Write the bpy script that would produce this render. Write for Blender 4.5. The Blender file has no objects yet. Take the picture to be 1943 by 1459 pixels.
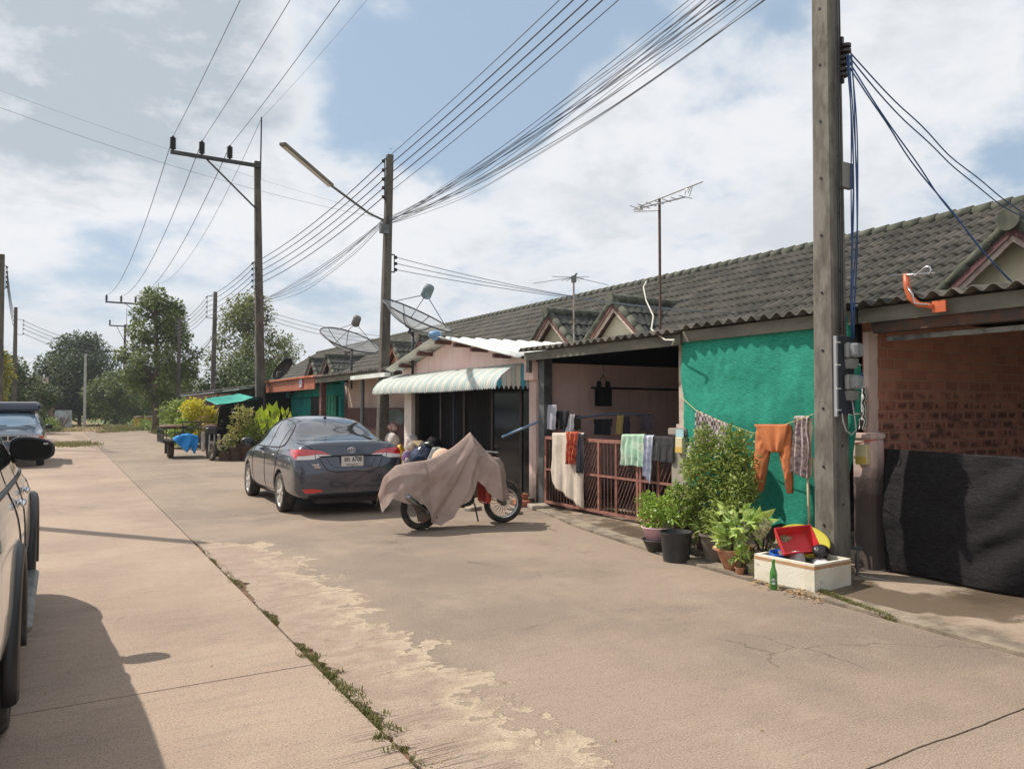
import bpy, bmesh, math, random
from math import sin, cos, tan, pi, radians, atan2, sqrt, hypot, exp
from mathutils import Vector, Matrix, noise
from mathutils.bvhtree import BVHTree
SC = bpy.context.scene
COL = SC.collection
random.seed(7)
V = Vector

# ------------------------------------------------------------------ camera
CAM_H = 1.6
YAW, PITCH, F = radians(30.4), math.atan(45.5/1460), 1460.0
cam_d = bpy.data.cameras.new('camera'); cam = bpy.data.objects.new('camera', cam_d); COL.objects.link(cam)
cam_d.sensor_width = 36; cam_d.lens = 36*F/1943; cam_d.clip_start = 0.05; cam_d.clip_end = 3000
cam.location = (0, 0, CAM_H); cam.rotation_euler = (pi/2+PITCH, 0, -YAW)
SC.camera = cam
_cf = V((sin(YAW)*cos(PITCH), cos(YAW)*cos(PITCH), sin(PITCH)))
_cr = V((cos(YAW), -sin(YAW), 0)); _cu = _cr.cross(_cf)
def ray(px, py): return _cf + _cr*((px-971.5)/F) - _cu*((py-729.5)/F)
C0 = V((0, 0, CAM_H))
def atX(px, py, X): d = ray(px, py); return C0 + d*(X/d.x)
def atY(px, py, Y): d = ray(px, py); return C0 + d*(Y/d.y)
def gnd(px, py, z=0.0): d = ray(px, py); return C0 + d*((z-CAM_H)/d.z)

# ------------------------------------------------------------------ sky, sun, exposure
SUN_EL, SUN_TO = radians(50), (0.60, -0.80)      # shadows fall towards SUN_TO
w = bpy.data.worlds.new("World"); SC.world = w; w.use_nodes = True
nt = w.node_tree; nt.nodes.clear(); N = nt.nodes.new; L = nt.links.new
def mth(op, a, b=None, c=None, clamp=False):
    n = N('ShaderNodeMath'); n.operation = op; n.use_clamp = clamp
    for i, v in enumerate((a, b, c)):
        if v is None: continue
        if isinstance(v, (int, float)): n.inputs[i].default_value = v
        else: L(v, n.inputs[i])
    return n.outputs[0]
def smooth(x, a, b):
    n = N('ShaderNodeMapRange'); n.interpolation_type = 'SMOOTHSTEP'
    L(x, n.inputs[0]); n.inputs[1].default_value = a; n.inputs[2].default_value = b
    return n.outputs[0]
def mixc(f, a, b):
    n = N('ShaderNodeMix'); n.data_type = 'RGBA'
    for s, v in ((0, f), (6, a), (7, b)):
        if isinstance(v, (int, float)): n.inputs[s].default_value = v
        elif isinstance(v, tuple): n.inputs[s].default_value = (*v, 1)
        else: L(v, n.inputs[s])
    return n.outputs[2]
tc = N('ShaderNodeTexCoord'); D = tc.outputs['Generated']
sep = N('ShaderNodeSeparateXYZ'); L(D, sep.inputs[0])
zz = mth('ADD', mth('MAXIMUM', sep.outputs[2], 0.0), 0.30)
cmb = N('ShaderNodeCombineXYZ')
L(mth('DIVIDE', sep.outputs[0], zz), cmb.inputs[0]); L(mth('DIVIDE', sep.outputs[1], zz), cmb.inputs[1])
def fbm(scale, off, detail=9, rough=.55, dist=.15, dim='3D'):
    mp = N('ShaderNodeMapping'); mp.inputs['Location'].default_value = off; L(cmb.outputs[0], mp.inputs[0])
    n = N('ShaderNodeTexNoise'); n.inputs['Scale'].default_value = scale; n.inputs['Detail'].default_value = detail
    n.inputs['Roughness'].default_value = rough; n.inputs['Distortion'].default_value = dist
    L(mp.outputs[0], n.inputs['Vector']); return n.outputs[0]
def blob(px, py, r):
    d = ray(px, py).normalized(); vm = N('ShaderNodeVectorMath'); vm.operation = 'DOT_PRODUCT'
    nn = N('ShaderNodeVectorMath'); nn.operation = 'NORMALIZE'; L(D, nn.inputs[0]); L(nn.outputs[0], vm.inputs[0])
    vm.inputs[1].default_value = d
    return smooth(vm.outputs['Value'], cos(radians(r)), cos(radians(r*.15)))
n1 = fbm(1.9, (3.1, 1.7, 0), 10, .58); n2 = fbm(3.9, (9.2, 4.4, 2), 10, .6); n3 = fbm(1.1, (0.4, 6.1, 5), 6)
dens = mth('ADD', mth('MULTIPLY', n1, .70), mth('MULTIPLY', n2, .38))
for px, py, r, a in ((830, 90, 12, -.17), (1000, 20, 9, -.10), (640, 300, 5, -.05), (250, 450, 6, -.06), (120, 430, 6, -.05), (1150, 30, 6, -.06), (1390, 230, 9, -.07), (1900, 120, 8, -.06), (1700, 250, 7, -.04),
                     (180, 90, 13, .20), (500, 60, 7, .12), (300, 200, 10, .05), (1150, 200, 6, .10), (1350, 400, 14, .08), (1750, 120, 9, .08), (650, 230, 5, .08), (420, 330, 9, .08), (60, 330, 8, .08)):
    dens = mth('ADD', dens, mth('MULTIPLY', blob(px, py, r), a))
mask = smooth(dens, .40, .585)
n4 = fbm(2.3, (7.7, 2.2, 8), 10, .62)
shade = mth('MULTIPLY', mth('ADD', mth('MULTIPLY', blob(260, 70, 12), 1.15), mth('MULTIPLY', blob(60, 200, 8), .4)), smooth(n4, .30, .72))
shade = mth('ADD', shade, mth('MULTIPLY', smooth(n4, .44, .62), .52))
shade = mth('MULTIPLY', shade, smooth(dens, .50, .66), clamp=True)
sky = N('ShaderNodeTexSky'); sky.sky_type = 'NISHITA'; sky.sun_disc = False
sky.sun_elevation = SUN_EL; sky.sun_rotation = atan2(-SUN_TO[0], -SUN_TO[1]); sky.air_density = 1.0; sky.dust_density = 2.0; sky.ozone_density = 1.5
SKY_K = 0.10
cloud = mixc(shade, (8.6, 8.7, 8.9), (4.8, 5.35, 5.85))
bl = mixc(.7, sky.outputs[0], (4.3, 5.7, 7.2))
c1 = mixc(mth('MULTIPLY', mask, .93), bl, cloud)
hz = mth('SUBTRACT', 1.0, smooth(sep.outputs[2], 0.0, .22))
c2 = mixc(mth('MULTIPLY', hz, .55), c1, (6.6, 7.0, 7.4))
bg = N('ShaderNodeBackground'); bg.inputs[1].default_value = SKY_K; L(c2, bg.inputs[0])
out = N('ShaderNodeOutputWorld'); L(bg.outputs[0], out.inputs[0])
sd = bpy.data.lights.new('sun', 'SUN'); sd.energy = 4.7; sd.angle = radians(.55); sd.color = (1, .93, .83)
sun = bpy.data.objects.new('sun', sd); COL.objects.link(sun)
sdir = V((SUN_TO[0]*cos(SUN_EL), SUN_TO[1]*cos(SUN_EL), -sin(SUN_EL)))
sun.rotation_euler = sdir.to_track_quat('-Z', 'Y').to_euler(); sun.location = (-10, 20, 30)
SC.view_settings.view_transform = 'Standard'; SC.view_settings.look = 'None'; SC.view_settings.exposure = 0.08; SC.view_settings.gamma = 1
SC.render.engine = 'CYCLES'; SC.cycles.use_denoising = True
SC.cycles.max_bounces = 8; SC.cycles.transparent_max_bounces = 24

# ------------------------------------------------------------------ materials
def S(r, g, b):
    return tuple(((c/255)/12.92 if c <= 10 else ((c/255+.055)/1.055)**2.4) for c in (r, g, b))
MATS = {}
def mk(name):
    m = bpy.data.materials.new(name); m.use_nodes = True; MATS[name] = m
    return m
class NT:
    def __init__(s, m): s.t = m.node_tree; s.b = s.t.nodes['Principled BSDF']; s.out = s.t.nodes['Material Output']; s.m = m
    def n(s, typ, **k):
        x = s.t.nodes.new(typ)
        for a, v in k.items(): setattr(x, a, v)
        return x
    def l(s, a, b): s.t.links.new(a, b)
    def coord(s, scale=(1, 1, 1), loc=(0, 0, 0), world=False):
        if world: o = s.n('ShaderNodeNewGeometry').outputs['Position']
        else: o = s.n('ShaderNodeTexCoord').outputs['Object']
        mp = s.n('ShaderNodeMapping'); mp.inputs['Scale'].default_value = scale; mp.inputs['Location'].default_value = loc
        s.l(o, mp.inputs[0]); return mp.outputs[0]
    def noise(s, co, scale, detail=5, rough=.55, dist=0):
        x = s.n('ShaderNodeTexNoise'); x.inputs['Scale'].default_value = scale; x.inputs['Detail'].default_value = detail
        x.inputs['Roughness'].default_value = rough; x.inputs['Distortion'].default_value = dist
        s.l(co, x.inputs['Vector']); return x.outputs[0]
    def math(s, op, a, b=None, clamp=False):
        x = s.n('ShaderNodeMath', operation=op); x.use_clamp = clamp
        for i, v in enumerate((a, b)):
            if v is None: continue
            if isinstance(v, (int, float)): x.inputs[i].default_value = v
            else: s.l(v, x.inputs[i])
        return x.outputs[0]
    def sm(s, x, a, b):
        q = s.n('ShaderNodeMapRange', interpolation_type='SMOOTHSTEP'); s.l(x, q.inputs[0])
        q.inputs[1].default_value = a; q.inputs[2].default_value = b; return q.outputs[0]
    def mix(s, f, a, b, bt='MIX'):
        q = s.n('ShaderNodeMix', data_type='RGBA', blend_type=bt)
        for i, v in ((0, f), (6, a), (7, b)):
            if isinstance(v, (int, float)): q.inputs[i].default_value = v
            elif isinstance(v, tuple): q.inputs[i].default_value = (*v, 1)
            else: s.l(v, q.inputs[i])
        return q.outputs[2]
    def bump(s, h, strength=.3, dist=.02, prev=None):
        q = s.n('ShaderNodeBump'); q.inputs['Strength'].default_value = strength; q.inputs['Distance'].default_value = dist
        s.l(h, q.inputs['Height'])
        if prev is not None: s.l(prev, q.inputs['Normal'])
        s.l(q.outputs[0], s.b.inputs['Normal']); return q.outputs[0]
    def col(s, c):
        if isinstance(c, tuple): s.b.inputs['Base Color'].default_value = (*c, 1)
        else: s.l(c, s.b.inputs['Base Color'])
def pm(name, c, c2=None, sc=3, rough=.7, metal=0, bump=0, bsc=40, stretch=(1, 1, 1), lo=.4, hi=.62, dirt=None, dsc=1.2, dlo=.5, dhi=.75, spec=.5, coat=0, world=False, trans=0, alpha=1, transl=0, detail=6):
    m = mk(name); t = NT(m); b = t.b
    b.inputs['Roughness'].default_value = rough; b.inputs['Metallic'].default_value = metal
    b.inputs['Specular IOR Level'].default_value = spec; b.inputs['Coat Weight'].default_value = coat; b.inputs['Coat Roughness'].default_value = .06
    b.inputs['Transmission Weight'].default_value = trans; b.inputs['Alpha'].default_value = alpha
    co = t.coord(stretch, world=world)
    x = c
    if c2 is not None: x = t.mix(t.sm(t.noise(co, sc, detail), lo, hi), c, c2)
    if dirt is not None: x = t.mix(t.math('MULTIPLY', t.sm(t.noise(t.coord(stretch, (5, 3, 1), world), dsc, 8, .62), dlo, dhi), .85), x, dirt)
    t.col(x)
    if bump: t.bump(t.noise(co, bsc, 4), bump, .01)
    if transl:
        tr = t.n('ShaderNodeBsdfTranslucent'); ms = t.n('ShaderNodeMixShader'); ms.inputs[0].default_value = transl
        if isinstance(x, tuple): tr.inputs[0].default_value = (*x, 1)
        else: t.l(x, tr.inputs[0])
        t.l(b.outputs[0], ms.inputs[1]); t.l(tr.outputs[0], ms.inputs[2]); t.l(ms.outputs[0], t.out.inputs[0])
    return m
def leafmat(name, cols, rough=.5, transl=.3, vein=None):
    m = mk(name); t = NT(m); t.b.inputs['Roughness'].default_value = rough; t.b.inputs['Specular IOR Level'].default_value = .35
    g = t.n('ShaderNodeNewGeometry'); rmp = t.n('ShaderNodeValToRGB'); rmp.color_ramp.interpolation = 'LINEAR'
    e = rmp.color_ramp.elements
    while len(e) < len(cols): e.new(.5)
    for i, c in enumerate(cols): e[i].position = i/(len(cols)-1); e[i].color = (*c, 1)
    mix = t.math('ADD', t.math('MULTIPLY', g.outputs['Random Per Island'], .7), t.math('MULTIPLY', t.noise(t.coord(), 1.3, 3), .3))
    t.l(mix, rmp.inputs[0]); x = rmp.outputs[0]
    if vein: x = t.mix(t.math('MULTIPLY', t.sm(t.noise(t.coord(), 60, 3), .5, .6), 1.0), x, vein)
    t.col(x)
    tr = t.n('ShaderNodeBsdfTranslucent'); t.l(x, tr.inputs[0]); ms = t.n('ShaderNodeMixShader'); ms.inputs[0].default_value = transl
    t.l(t.b.outputs[0], ms.inputs[1]); t.l(tr.outputs[0], ms.inputs[2]); t.l(ms.outputs[0], t.out.inputs[0])
    return m
def glassy(name, c, rough=.05, spec=.8, metal=0):
    return pm(name, c, rough=rough, spec=spec, metal=metal, coat=.3)

# ------------------------------------------------------------------ mesh builder
ORG = {}
def T(loc=(0, 0, 0), rz=0, rx=0, ry=0):
    return Matrix.Translation(V(loc)) @ Matrix.Rotation(rz, 4, 'Z') @ Matrix.Rotation(ry, 4, 'Y') @ Matrix.Rotation(rx, 4, 'X')
class MB:
    def __init__(s): s.v = []; s.f = []; s.mi = []; s.m = 0; s.sm = []; s.smooth = False; s.x = None
    def add(s, vs, fs):
        o = len(s.v)
        s.v += [(s.x @ V(p)) if s.x is not None else V(p) for p in vs]
        for f in fs: s.f.append(tuple(i+o for i in f)); s.mi.append(s.m); s.sm.append(s.smooth)
        return s
    def box(s, a, b):
        (x0, y0, z0), (x1, y1, z1) = a, b
        return s.add([(x0, y0, z0), (x1, y0, z0), (x1, y1, z0), (x0, y1, z0), (x0, y0, z1), (x1, y0, z1), (x1, y1, z1), (x0, y1, z1)],
                     [(0, 3, 2, 1), (4, 5, 6, 7), (0, 1, 5, 4), (1, 2, 6, 5), (2, 3, 7, 6), (3, 0, 4, 7)])
    def cbox(s, c, d): return s.box([c[i]-d[i]/2 for i in range(3)], [c[i]+d[i]/2 for i in range(3)])
    def bbox(s, c, d, bev):   # box with chamfered vertical and horizontal edges
        hx, hy, hz = d[0]/2, d[1]/2, d[2]/2; bv = bev; R = []
        for z, i in ((-hz, bv), (-hz+bv, 0), (hz-bv, 0), (hz, bv)):
            a, b_ = hx-i, hy-i
            R.append([(c[0]+x, c[1]+y, c[2]+z) for x, y in ((a-bv, -b_), (a, -b_+bv), (a, b_-bv), (a-bv, b_), (-a+bv, b_), (-a, b_-bv), (-a, -b_+bv), (-a+bv, -b_))])
        return s.rings(R, True, True)
    def rings(s, R, cap0=False, cap1=False, closed=True):
        n = len(R[0]); vs = [p for r in R for p in r]; fs = []
        for i in range(len(R)-1):
            for j in range(n if closed else n-1):
                k = (j+1) % n; fs.append((i*n+j, i*n+k, (i+1)*n+k, (i+1)*n+j))
        if cap0: fs.append(tuple(reversed(range(n))))
        if cap1: fs.append(tuple((len(R)-1)*n+j for j in range(n)))
        return s.add(vs, fs)
    def tube(s, pts, r, seg=6, caps=True):
        pts = [V(p) for p in pts]; rs = r if isinstance(r, (list, tuple)) else [r]*len(pts); R = []; up = None
        for i, p in enumerate(pts):
            t = (pts[min(i+1, len(pts)-1)]-pts[max(i-1, 0)])
            if t.length < 1e-9: t = V((0, 0, 1))
            t.normalize()
            if up is None: up = V((0, 0, 1)) if abs(t.z) < .9 else V((1, 0, 0))
            a = (up - t*up.dot(t))
            if a.length < 1e-4: a = t.orthogonal()
            a.normalize(); b = t.cross(a); up = a
            R.append([p + a*(cos(2*pi*k/seg)*rs[i]) + b*(sin(2*pi*k/seg)*rs[i]) for k in range(seg)])
        return s.rings(R, caps, caps)
    def bar(s, p, q, wd, ht=None, up=(0, 0, 1)):   # square bar
        p, q = V(p), V(q); ht = ht or wd; t = (q-p).normalized(); u = V(up)
        if abs(t.dot(u)) > .95: u = V((1, 0, 0)) if abs(t.x) < .9 else V((0, 1, 0))
        a = t.cross(u).normalized(); b = a.cross(t)
        R = [[c+a*(i*wd/2)+b*(j*ht/2) for i, j in ((-1, -1), (1, -1), (1, 1), (-1, 1))] for c in (p, q)]
        return s.rings(R, True, True)
    def lathe(s, prof, c=(0, 0, 0), seg=16, cap=True, axis='Z', squash=1):
        R = []
        for r, z in prof:
            ring = []
            for k in range(seg):
                a = 2*pi*k/seg; x, y = r*cos(a), r*sin(a)*squash
                p = (x, y, z) if axis == 'Z' else ((z, x, y) if axis == 'X' else (y, z, x))
                ring.append((c[0]+p[0], c[1]+p[1], c[2]+p[2]))
            R.append(ring)
        return s.rings(R, cap, cap)
    def ell(s, c, r, nu=12, nv=8):
        return s.lathe_e(c, r, nu, nv)
    def lathe_e(s, c, r, nu, nv):
        R = []
        for i in range(nv+1):
            a = -pi/2+pi*i/nv; a = max(-pi/2+.02, min(pi/2-.02, a))
            R.append([(c[0]+r[0]*cos(a)*cos(2*pi*k/nu), c[1]+r[1]*cos(a)*sin(2*pi*k/nu), c[2]+r[2]*sin(a)) for k in range(nu)])
        return s.rings(R, True, True)
    def grid(s, fn, nu, nv, closed=False):
        vs = [fn(i/nu, j/nv) for j in range(nv+1) for i in range(nu+1)]; n = nu+1
        return s.add(vs, [(j*n+i, j*n+i+1, (j+1)*n+i+1, (j+1)*n+i) for j in range(nv) for i in range(nu)])
    def slab(s, fn, nu, nv, th):  # grid with thickness (offset by vector or function)
        tv = th if callable(th) else (lambda u, v: V(th))
        n = nu+1; top = [V(fn(i/nu, j/nv)) for j in range(nv+1) for i in range(nu+1)]
        bot = [p+V(tv((k % n)/nu, (k//n)/nv)) for k, p in enumerate(top)]; m = len(top)
        fs = [(j*n+i, j*n+i+1, (j+1)*n+i+1, (j+1)*n+i) for j in range(nv) for i in range(nu)]
        fs += [(m+j*n+i, m+(j+1)*n+i, m+(j+1)*n+i+1, m+j*n+i+1) for j in range(nv) for i in range(nu)]
        ed = [i for i in range(nu)]+[j*n+nu for j in range(nv)]+[nv*n+i for i in range(nu, 0, -1)]+[j*n for j in range(nv, 0, -1)]
        for a in range(len(ed)):
            p, q = ed[a], ed[(a+1) % len(ed)]; fs.append((q, p, m+p, m+q))
        return s.add(top+bot, fs)
    def prism(s, poly, lo, hi, axis='X'):
        def f(u, v, w_): return (w_, u, v) if axis == 'X' else ((u, w_, v) if axis == 'Y' else (u, v, w_))
        n = len(poly); a = [f(u, v, lo) for u, v in poly]; b = [f(u, v, hi) for u, v in poly]
        return s.add(a+b, [tuple(range(n)), tuple(range(2*n-1, n-1, -1))]+[(i, (i+1) % n+0, n+(i+1) % n, n+i) for i in range(n)])
    def leaf(s, p, d, nrm, ln, wd, bend=.15):
        d = V(d).normalized(); side = d.cross(V(nrm))
        if side.length < 1e-3: side = d.orthogonal()
        side.normalize(); up = side.cross(d); p = V(p)
        a = p; b = p+d*ln*.5+up*ln*bend*.6; c = p+d*ln-up*ln*bend*.4
        return s.add([a, b+side*wd*.5-up*wd*.12, c, b-side*wd*.5-up*wd*.12, b+up*wd*.05], [(0, 1, 4), (1, 2, 4), (2, 3, 4), (3, 0, 4)])
    def build(s, name, mats, parent=None, loc=None, bevel=0, smooth=None, subsurf=0):
        if parent is not None: org = ORG[parent.name]
        elif loc is not None: org = V(loc)
        else:
            xs = [p.x for p in s.v]; ys = [p.y for p in s.v]; zs = [p.z for p in s.v]
            org = V(((min(xs)+max(xs))/2, (min(ys)+max(ys))/2, min(zs)))
        me = bpy.data.meshes.new(name); me.from_pydata([p-org for p in s.v], [], s.f)
        if not isinstance(mats, (list, tuple)): mats = [mats]
        for m in mats: me.materials.append(m)
        if len(mats) > 1: me.polygons.foreach_set('material_index', s.mi)
        if smooth is None: me.polygons.foreach_set('use_smooth', s.sm)
        elif smooth: me.polygons.foreach_set('use_smooth', [True]*len(s.f))
        me.update()
        o = bpy.data.objects.new(name, me); COL.objects.link(o)
        if parent is not None: o.parent = parent; ORG[o.name] = org
        else: o.location = org; ORG[o.name] = org
        if bevel:
            bm = bmesh.new(); bm.from_mesh(me); bmesh.ops.remove_doubles(bm, verts=bm.verts, dist=1e-5)
            ed = [e for e in bm.edges if len(e.link_faces) == 2 and e.calc_face_angle(0) > .5]
            bmesh.ops.bevel(bm, geom=ed, offset=bevel, segments=2, affect='EDGES', clamp_overlap=True); bm.to_mesh(me); bm.free()
        if subsurf:
            md = o.modifiers.new('subsurf', 'SUBSURF'); md.levels = md.render_levels = subsurf
        return o
def tag(o, label=None, cat=None, group=None, kind=None):
    if label: o['label'] = label
    if cat: o['category'] = cat
    if group: o['group'] = group
    if kind: o['kind'] = kind
    return o
def thing(name, label, cat, loc, group=None):
    o = bpy.data.objects.new(name, None); o.empty_display_size = .1; COL.objects.link(o); o.location = V(loc); ORG[o.name] = V(loc)
    return tag(o, label, cat, group)
def dup(root, loc, rz=0, label=None, scale=None):
    r = root.copy(); COL.objects.link(r); r.location = V(loc); r.rotation_euler = (0, 0, rz)
    if scale: r.scale = (scale,)*3
    if label: r['label'] = label
    def rec(a, b):
        for ch in a.children:
            c = ch.copy(); COL.objects.link(c); c.parent = b; rec(ch, c)
    rec(root, r); return r
def part(fn, name, mats, parent, **k):
    mb = MB(); fn(mb); return mb.build(name, mats, parent, **k)
def text_mb(mb, txt, size, M4, depth=.002, align='CENTER', bold=0, sx=1):
    c = bpy.data.curves.new('t', 'FONT'); c.body = txt; c.size = size; c.align_x = align; c.align_y = 'CENTER'; c.extrude = depth; c.offset = bold
    o = bpy.data.objects.new('t', c); COL.objects.link(o); dg = bpy.context.evaluated_depsgraph_get()
    me = bpy.data.meshes.new_from_object(o.evaluated_get(dg))
    mb.add([M4 @ V((v.co.x*sx, v.co.y, v.co.z)) for v in me.vertices], [tuple(p.vertices) for p in me.polygons])
    bpy.data.objects.remove(o); bpy.data.meshes.remove(me); bpy.data.curves.remove(c)
def rnd(a, b): return random.uniform(a, b)
def nz(x, y=0, z=0): return noise.noise(V((x, y, z)))
def lerp(a, b, t): return a+(b-a)*t
def interp(x, pts):
    if x <= pts[0][0]: return pts[0][1]
    for (a, b), (c, d) in zip(pts, pts[1:]):
        if x <= c: return b+(d-b)*(x-a)/(c-a) if c > a else d
    return pts[-1][1]
def sinterp(x, pts):
    if x <= pts[0][0]: return pts[0][1]
    for (a, b), (c, d) in zip(pts, pts[1:]):
        if x <= c:
            t = (x-a)/(c-a); t = t*t*(3-2*t); return b+(d-b)*t
    return pts[-1][1]
# ------------------------------------------------------------------ materials of the place
XF = 6.9; XE = 6.65; XB = 11.6; RX, RZ, EX, EZ = 15.4, 5.41, 11.45, 3.10
def road_mat():
    m = mk('concrete_road'); t = NT(m); t.b.inputs['Roughness'].default_value = .85; t.b.inputs['Specular IOR Level'].default_value = .25
    pos = t.n('ShaderNodeNewGeometry').outputs['Position']; sp = t.n('ShaderNodeSeparateXYZ'); t.l(pos, sp.inputs[0]); X, Y = sp.outputs[0], sp.outputs[1]
    big = t.noise(t.coord((1, 1, 1), world=True), .45, 6, .6); mid = t.noise(t.coord((1, .7, 1), (4, 2, 0), True), 1.7, 8, .65); fine = t.noise(t.coord(world=True), 90, 3, .7)
    stre = t.noise(t.coord((1.2, 9, 1), world=True), 1.6, 6, .6); broom = t.noise(t.coord((2.6, 52, 1), world=True), 1.0, 2, .5)
    left = t.mix(t.sm(big, .35, .65), S(188, 165, 146), S(164, 143, 127)); right = t.mix(t.sm(big, .4, .62), S(166, 148, 131), S(143, 127, 114))
    side = t.sm(X, 1.38, 1.44); c = t.mix(side, left, right)
    c = t.mix(t.math('MULTIPLY', t.sm(mid, .5, .72), .4), c, S(184, 168, 150))
    c = t.mix(t.math('MULTIPLY', t.sm(t.noise(t.coord((1, 1, 1), (11, 7, 0), True), .9, 8, .68), .55, .74), .6), c, S(118, 104, 94))
    c = t.mix(t.math('MULTIPLY', t.sm(stre, .5, .66), .28), c, S(138, 122, 110))
    # pale scaled patch along the joint
    ed = t.noise(t.coord((1, 1, 1), (3, 3, 3), True), 2.6, 9, .68, .6); edge = t.math('ADD', t.math('MULTIPLY', ed, 1.9), 1.22)
    yf = t.math('MULTIPLY', t.sm(Y, 10.6, 9.2), 1.0)
    d = t.math('SUBTRACT', t.math('SUBTRACT', edge, X), t.math('MULTIPLY', t.math('SUBTRACT', 1.0, yf), 1.2))
    scal = t.noise(t.coord((1, 1.6, 1), (1, 8, 0), True), 3.4, 9, .7, .5)
    pm_ = t.math('MULTIPLY', t.sm(d, 0.0, .03), side); rim = t.math('MULTIPLY', t.math('MULTIPLY', pm_, t.sm(d, .38, .0)), t.sm(scal, .36, .52))
    pc = t.mix(t.sm(scal, .42, .60), S(168, 147, 130), S(184, 164, 146))
    c = t.mix(t.math('MULTIPLY', pm_, .95), c, pc); c = t.mix(t.math('MULTIPLY', rim, .85), c, S(208, 190, 164)); c = t.mix(t.math('MULTIPLY', t.math('MULTIPLY', pm_, t.sm(t.noise(t.coord((1, 2.2, 1), (9, 9, 0), True), 7, 6, .7), .58, .64)), .5), c, S(128, 110, 96))
    # small pale spots and dark flecks
    c = t.mix(t.math('MULTIPLY', t.sm(t.noise(t.coord((1, 1.4, 1), (21, 5, 0), True), 1.5, 6, .6), .70, .74), .7), c, S(196, 182, 160))
    c = t.mix(t.math('MULTIPLY', t.sm(fine, .54, .66), .75), c, S(92, 82, 74)); c = t.mix(t.math('MULTIPLY', t.sm(fine, .44, .32), .55), c, S(214, 200, 184))
    vf = t.noise(t.coord(world=True), 260, 2, .8); c = t.mix(t.math('MULTIPLY', t.sm(vf, .56, .66), .75), c, S(84, 74, 68)); c = t.mix(t.math('MULTIPLY', t.sm(vf, .44, .34), .6), c, S(212, 200, 186))
    c = t.mix(t.math('MULTIPLY', t.sm(t.noise(t.coord(world=True), 22, 4, .6), .45, .75), .18), c, S(120, 104, 92))
    vo = t.n('ShaderNodeTexVoronoi'); vo.feature = 'DISTANCE_TO_EDGE'; vo.inputs['Scale'].default_value = .33; mpv = t.n('ShaderNodeVectorMath', operation='ADD'); t.l(t.coord((1, 1, 1), (2, 6, 0), True), mpv.inputs[0]); nv = t.n('ShaderNodeTexNoise'); nv.inputs['Scale'].default_value = 2.2; nv.inputs['Detail'].default_value = 6; t.l(t.coord(world=True), nv.inputs['Vector']); sv = t.n('ShaderNodeVectorMath', operation='SCALE'); sv.inputs['Scale'].default_value = .5; t.l(nv.outputs[1], sv.inputs[0]); t.l(sv.outputs[0], mpv.inputs[1]); t.l(mpv.outputs[0], vo.inputs['Vector'])
    crk = t.math('MULTIPLY', t.sm(vo.outputs[0], .0035, .0012), t.sm(big, .52, .60)); c = t.mix(t.math('MULTIPLY', crk, .45), c, S(78, 68, 60))
    gro = t.math('MULTIPLY', t.math('MULTIPLY', t.sm(t.math('ABSOLUTE', t.math('SUBTRACT', X, 1.4)), .5, .05), t.sm(Y, 4.2, 3.3)), t.sm(t.noise(t.coord(world=True), 1.6, 4), .42, .55))
    c = t.mix(t.math('MULTIPLY', t.math('MULTIPLY', gro, t.sm(broom, .52, .60)), .7), c, S(70, 60, 54))
    c = t.mix(1.0, c, (.80, .785, .765), 'MULTIPLY')
    t.col(c)
    nb = t.bump(broom, .25, .006); nb = t.bump(fine, .45, .004, nb); t.bump(t.math('ADD', t.math('MULTIPLY', pm_, t.math('SUBTRACT', scal, .2)), t.math('MULTIPLY', mid, .3)), .7, .02, nb)
    return m
ROAD = road_mat()
def apron_mat():
    m = mk('stained_concrete'); t = NT(m); big = t.noise(t.coord(world=True), .9, 8, .65); fine = t.noise(t.coord(world=True), 60, 3, .7)
    c = t.mix(t.sm(big, .4, .6), S(160, 142, 124), S(112, 98, 84)); wet = t.sm(t.noise(t.coord((1, 1, 1), (7, 1, 0), True), .75, 7, .6), .46, .52)
    c = t.mix(t.math('MULTIPLY', wet, .7), c, S(74, 62, 46)); c = t.mix(t.math('MULTIPLY', t.sm(fine, .6, .7), .4), c, S(60, 54, 46)); t.col(c)
    t.l(t.mix(wet, (.85, .85, .85), (.45, .45, .45)), t.b.inputs['Roughness']); t.bump(fine, .5, .006)
    return m
APRON = apron_mat()
DIRT = pm('red_dirt', S(150, 112, 82), S(120, 96, 66), 1.2, .95, bump=.6, bsc=9, dirt=S(92, 104, 48), dsc=.35, dlo=.42, dhi=.6, world=True)
GRASS_GROUND = pm('rough_grass_ground', S(98, 112, 48), S(70, 88, 34), .8, .95, bump=.8, bsc=12, dirt=S(132, 110, 70), dsc=.3, dlo=.5, dhi=.7, world=True)
TILE = pm('weathered_cement_tile', S(74, 69, 61), S(54, 51, 45), 2.2, .85, bump=.35, bsc=30, dirt=S(36, 35, 30), dsc=1.6, dlo=.45, dhi=.72)
TILE_D = pm('mossy_cement_tile', S(66, 65, 60), S(42, 43, 39), 3, .85, bump=.4, bsc=30, dirt=S(84, 88, 70), dsc=2.5, dlo=.5, dhi=.7)
CAPM = pm('mossy_ridge_cap', S(92, 92, 80), S(66, 68, 57), 4, .9, bump=.4, bsc=30, dirt=S(52, 54, 44), dsc=3)
CREAM = pm('cream_gable_plaster', S(214, 206, 184), S(202, 192, 166), 1.5, .9, dirt=S(170, 160, 132), dsc=2)
MAROON = pm('maroon_painted_board', S(104, 66, 62), S(82, 52, 50), 6, .7, dirt=S(160, 120, 112), dsc=8, stretch=(1, 4, 1), dlo=.55, dhi=.7)
SOFFIT = pm('brown_soffit_planks', S(104, 74, 68), S(88, 60, 56), 9, .8, stretch=(1, 8, 1))
PALEB = pm('pale_worn_board', S(196, 180, 166), S(170, 152, 140), 5, .8, dirt=S(120, 90, 84), dsc=6)
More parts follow.
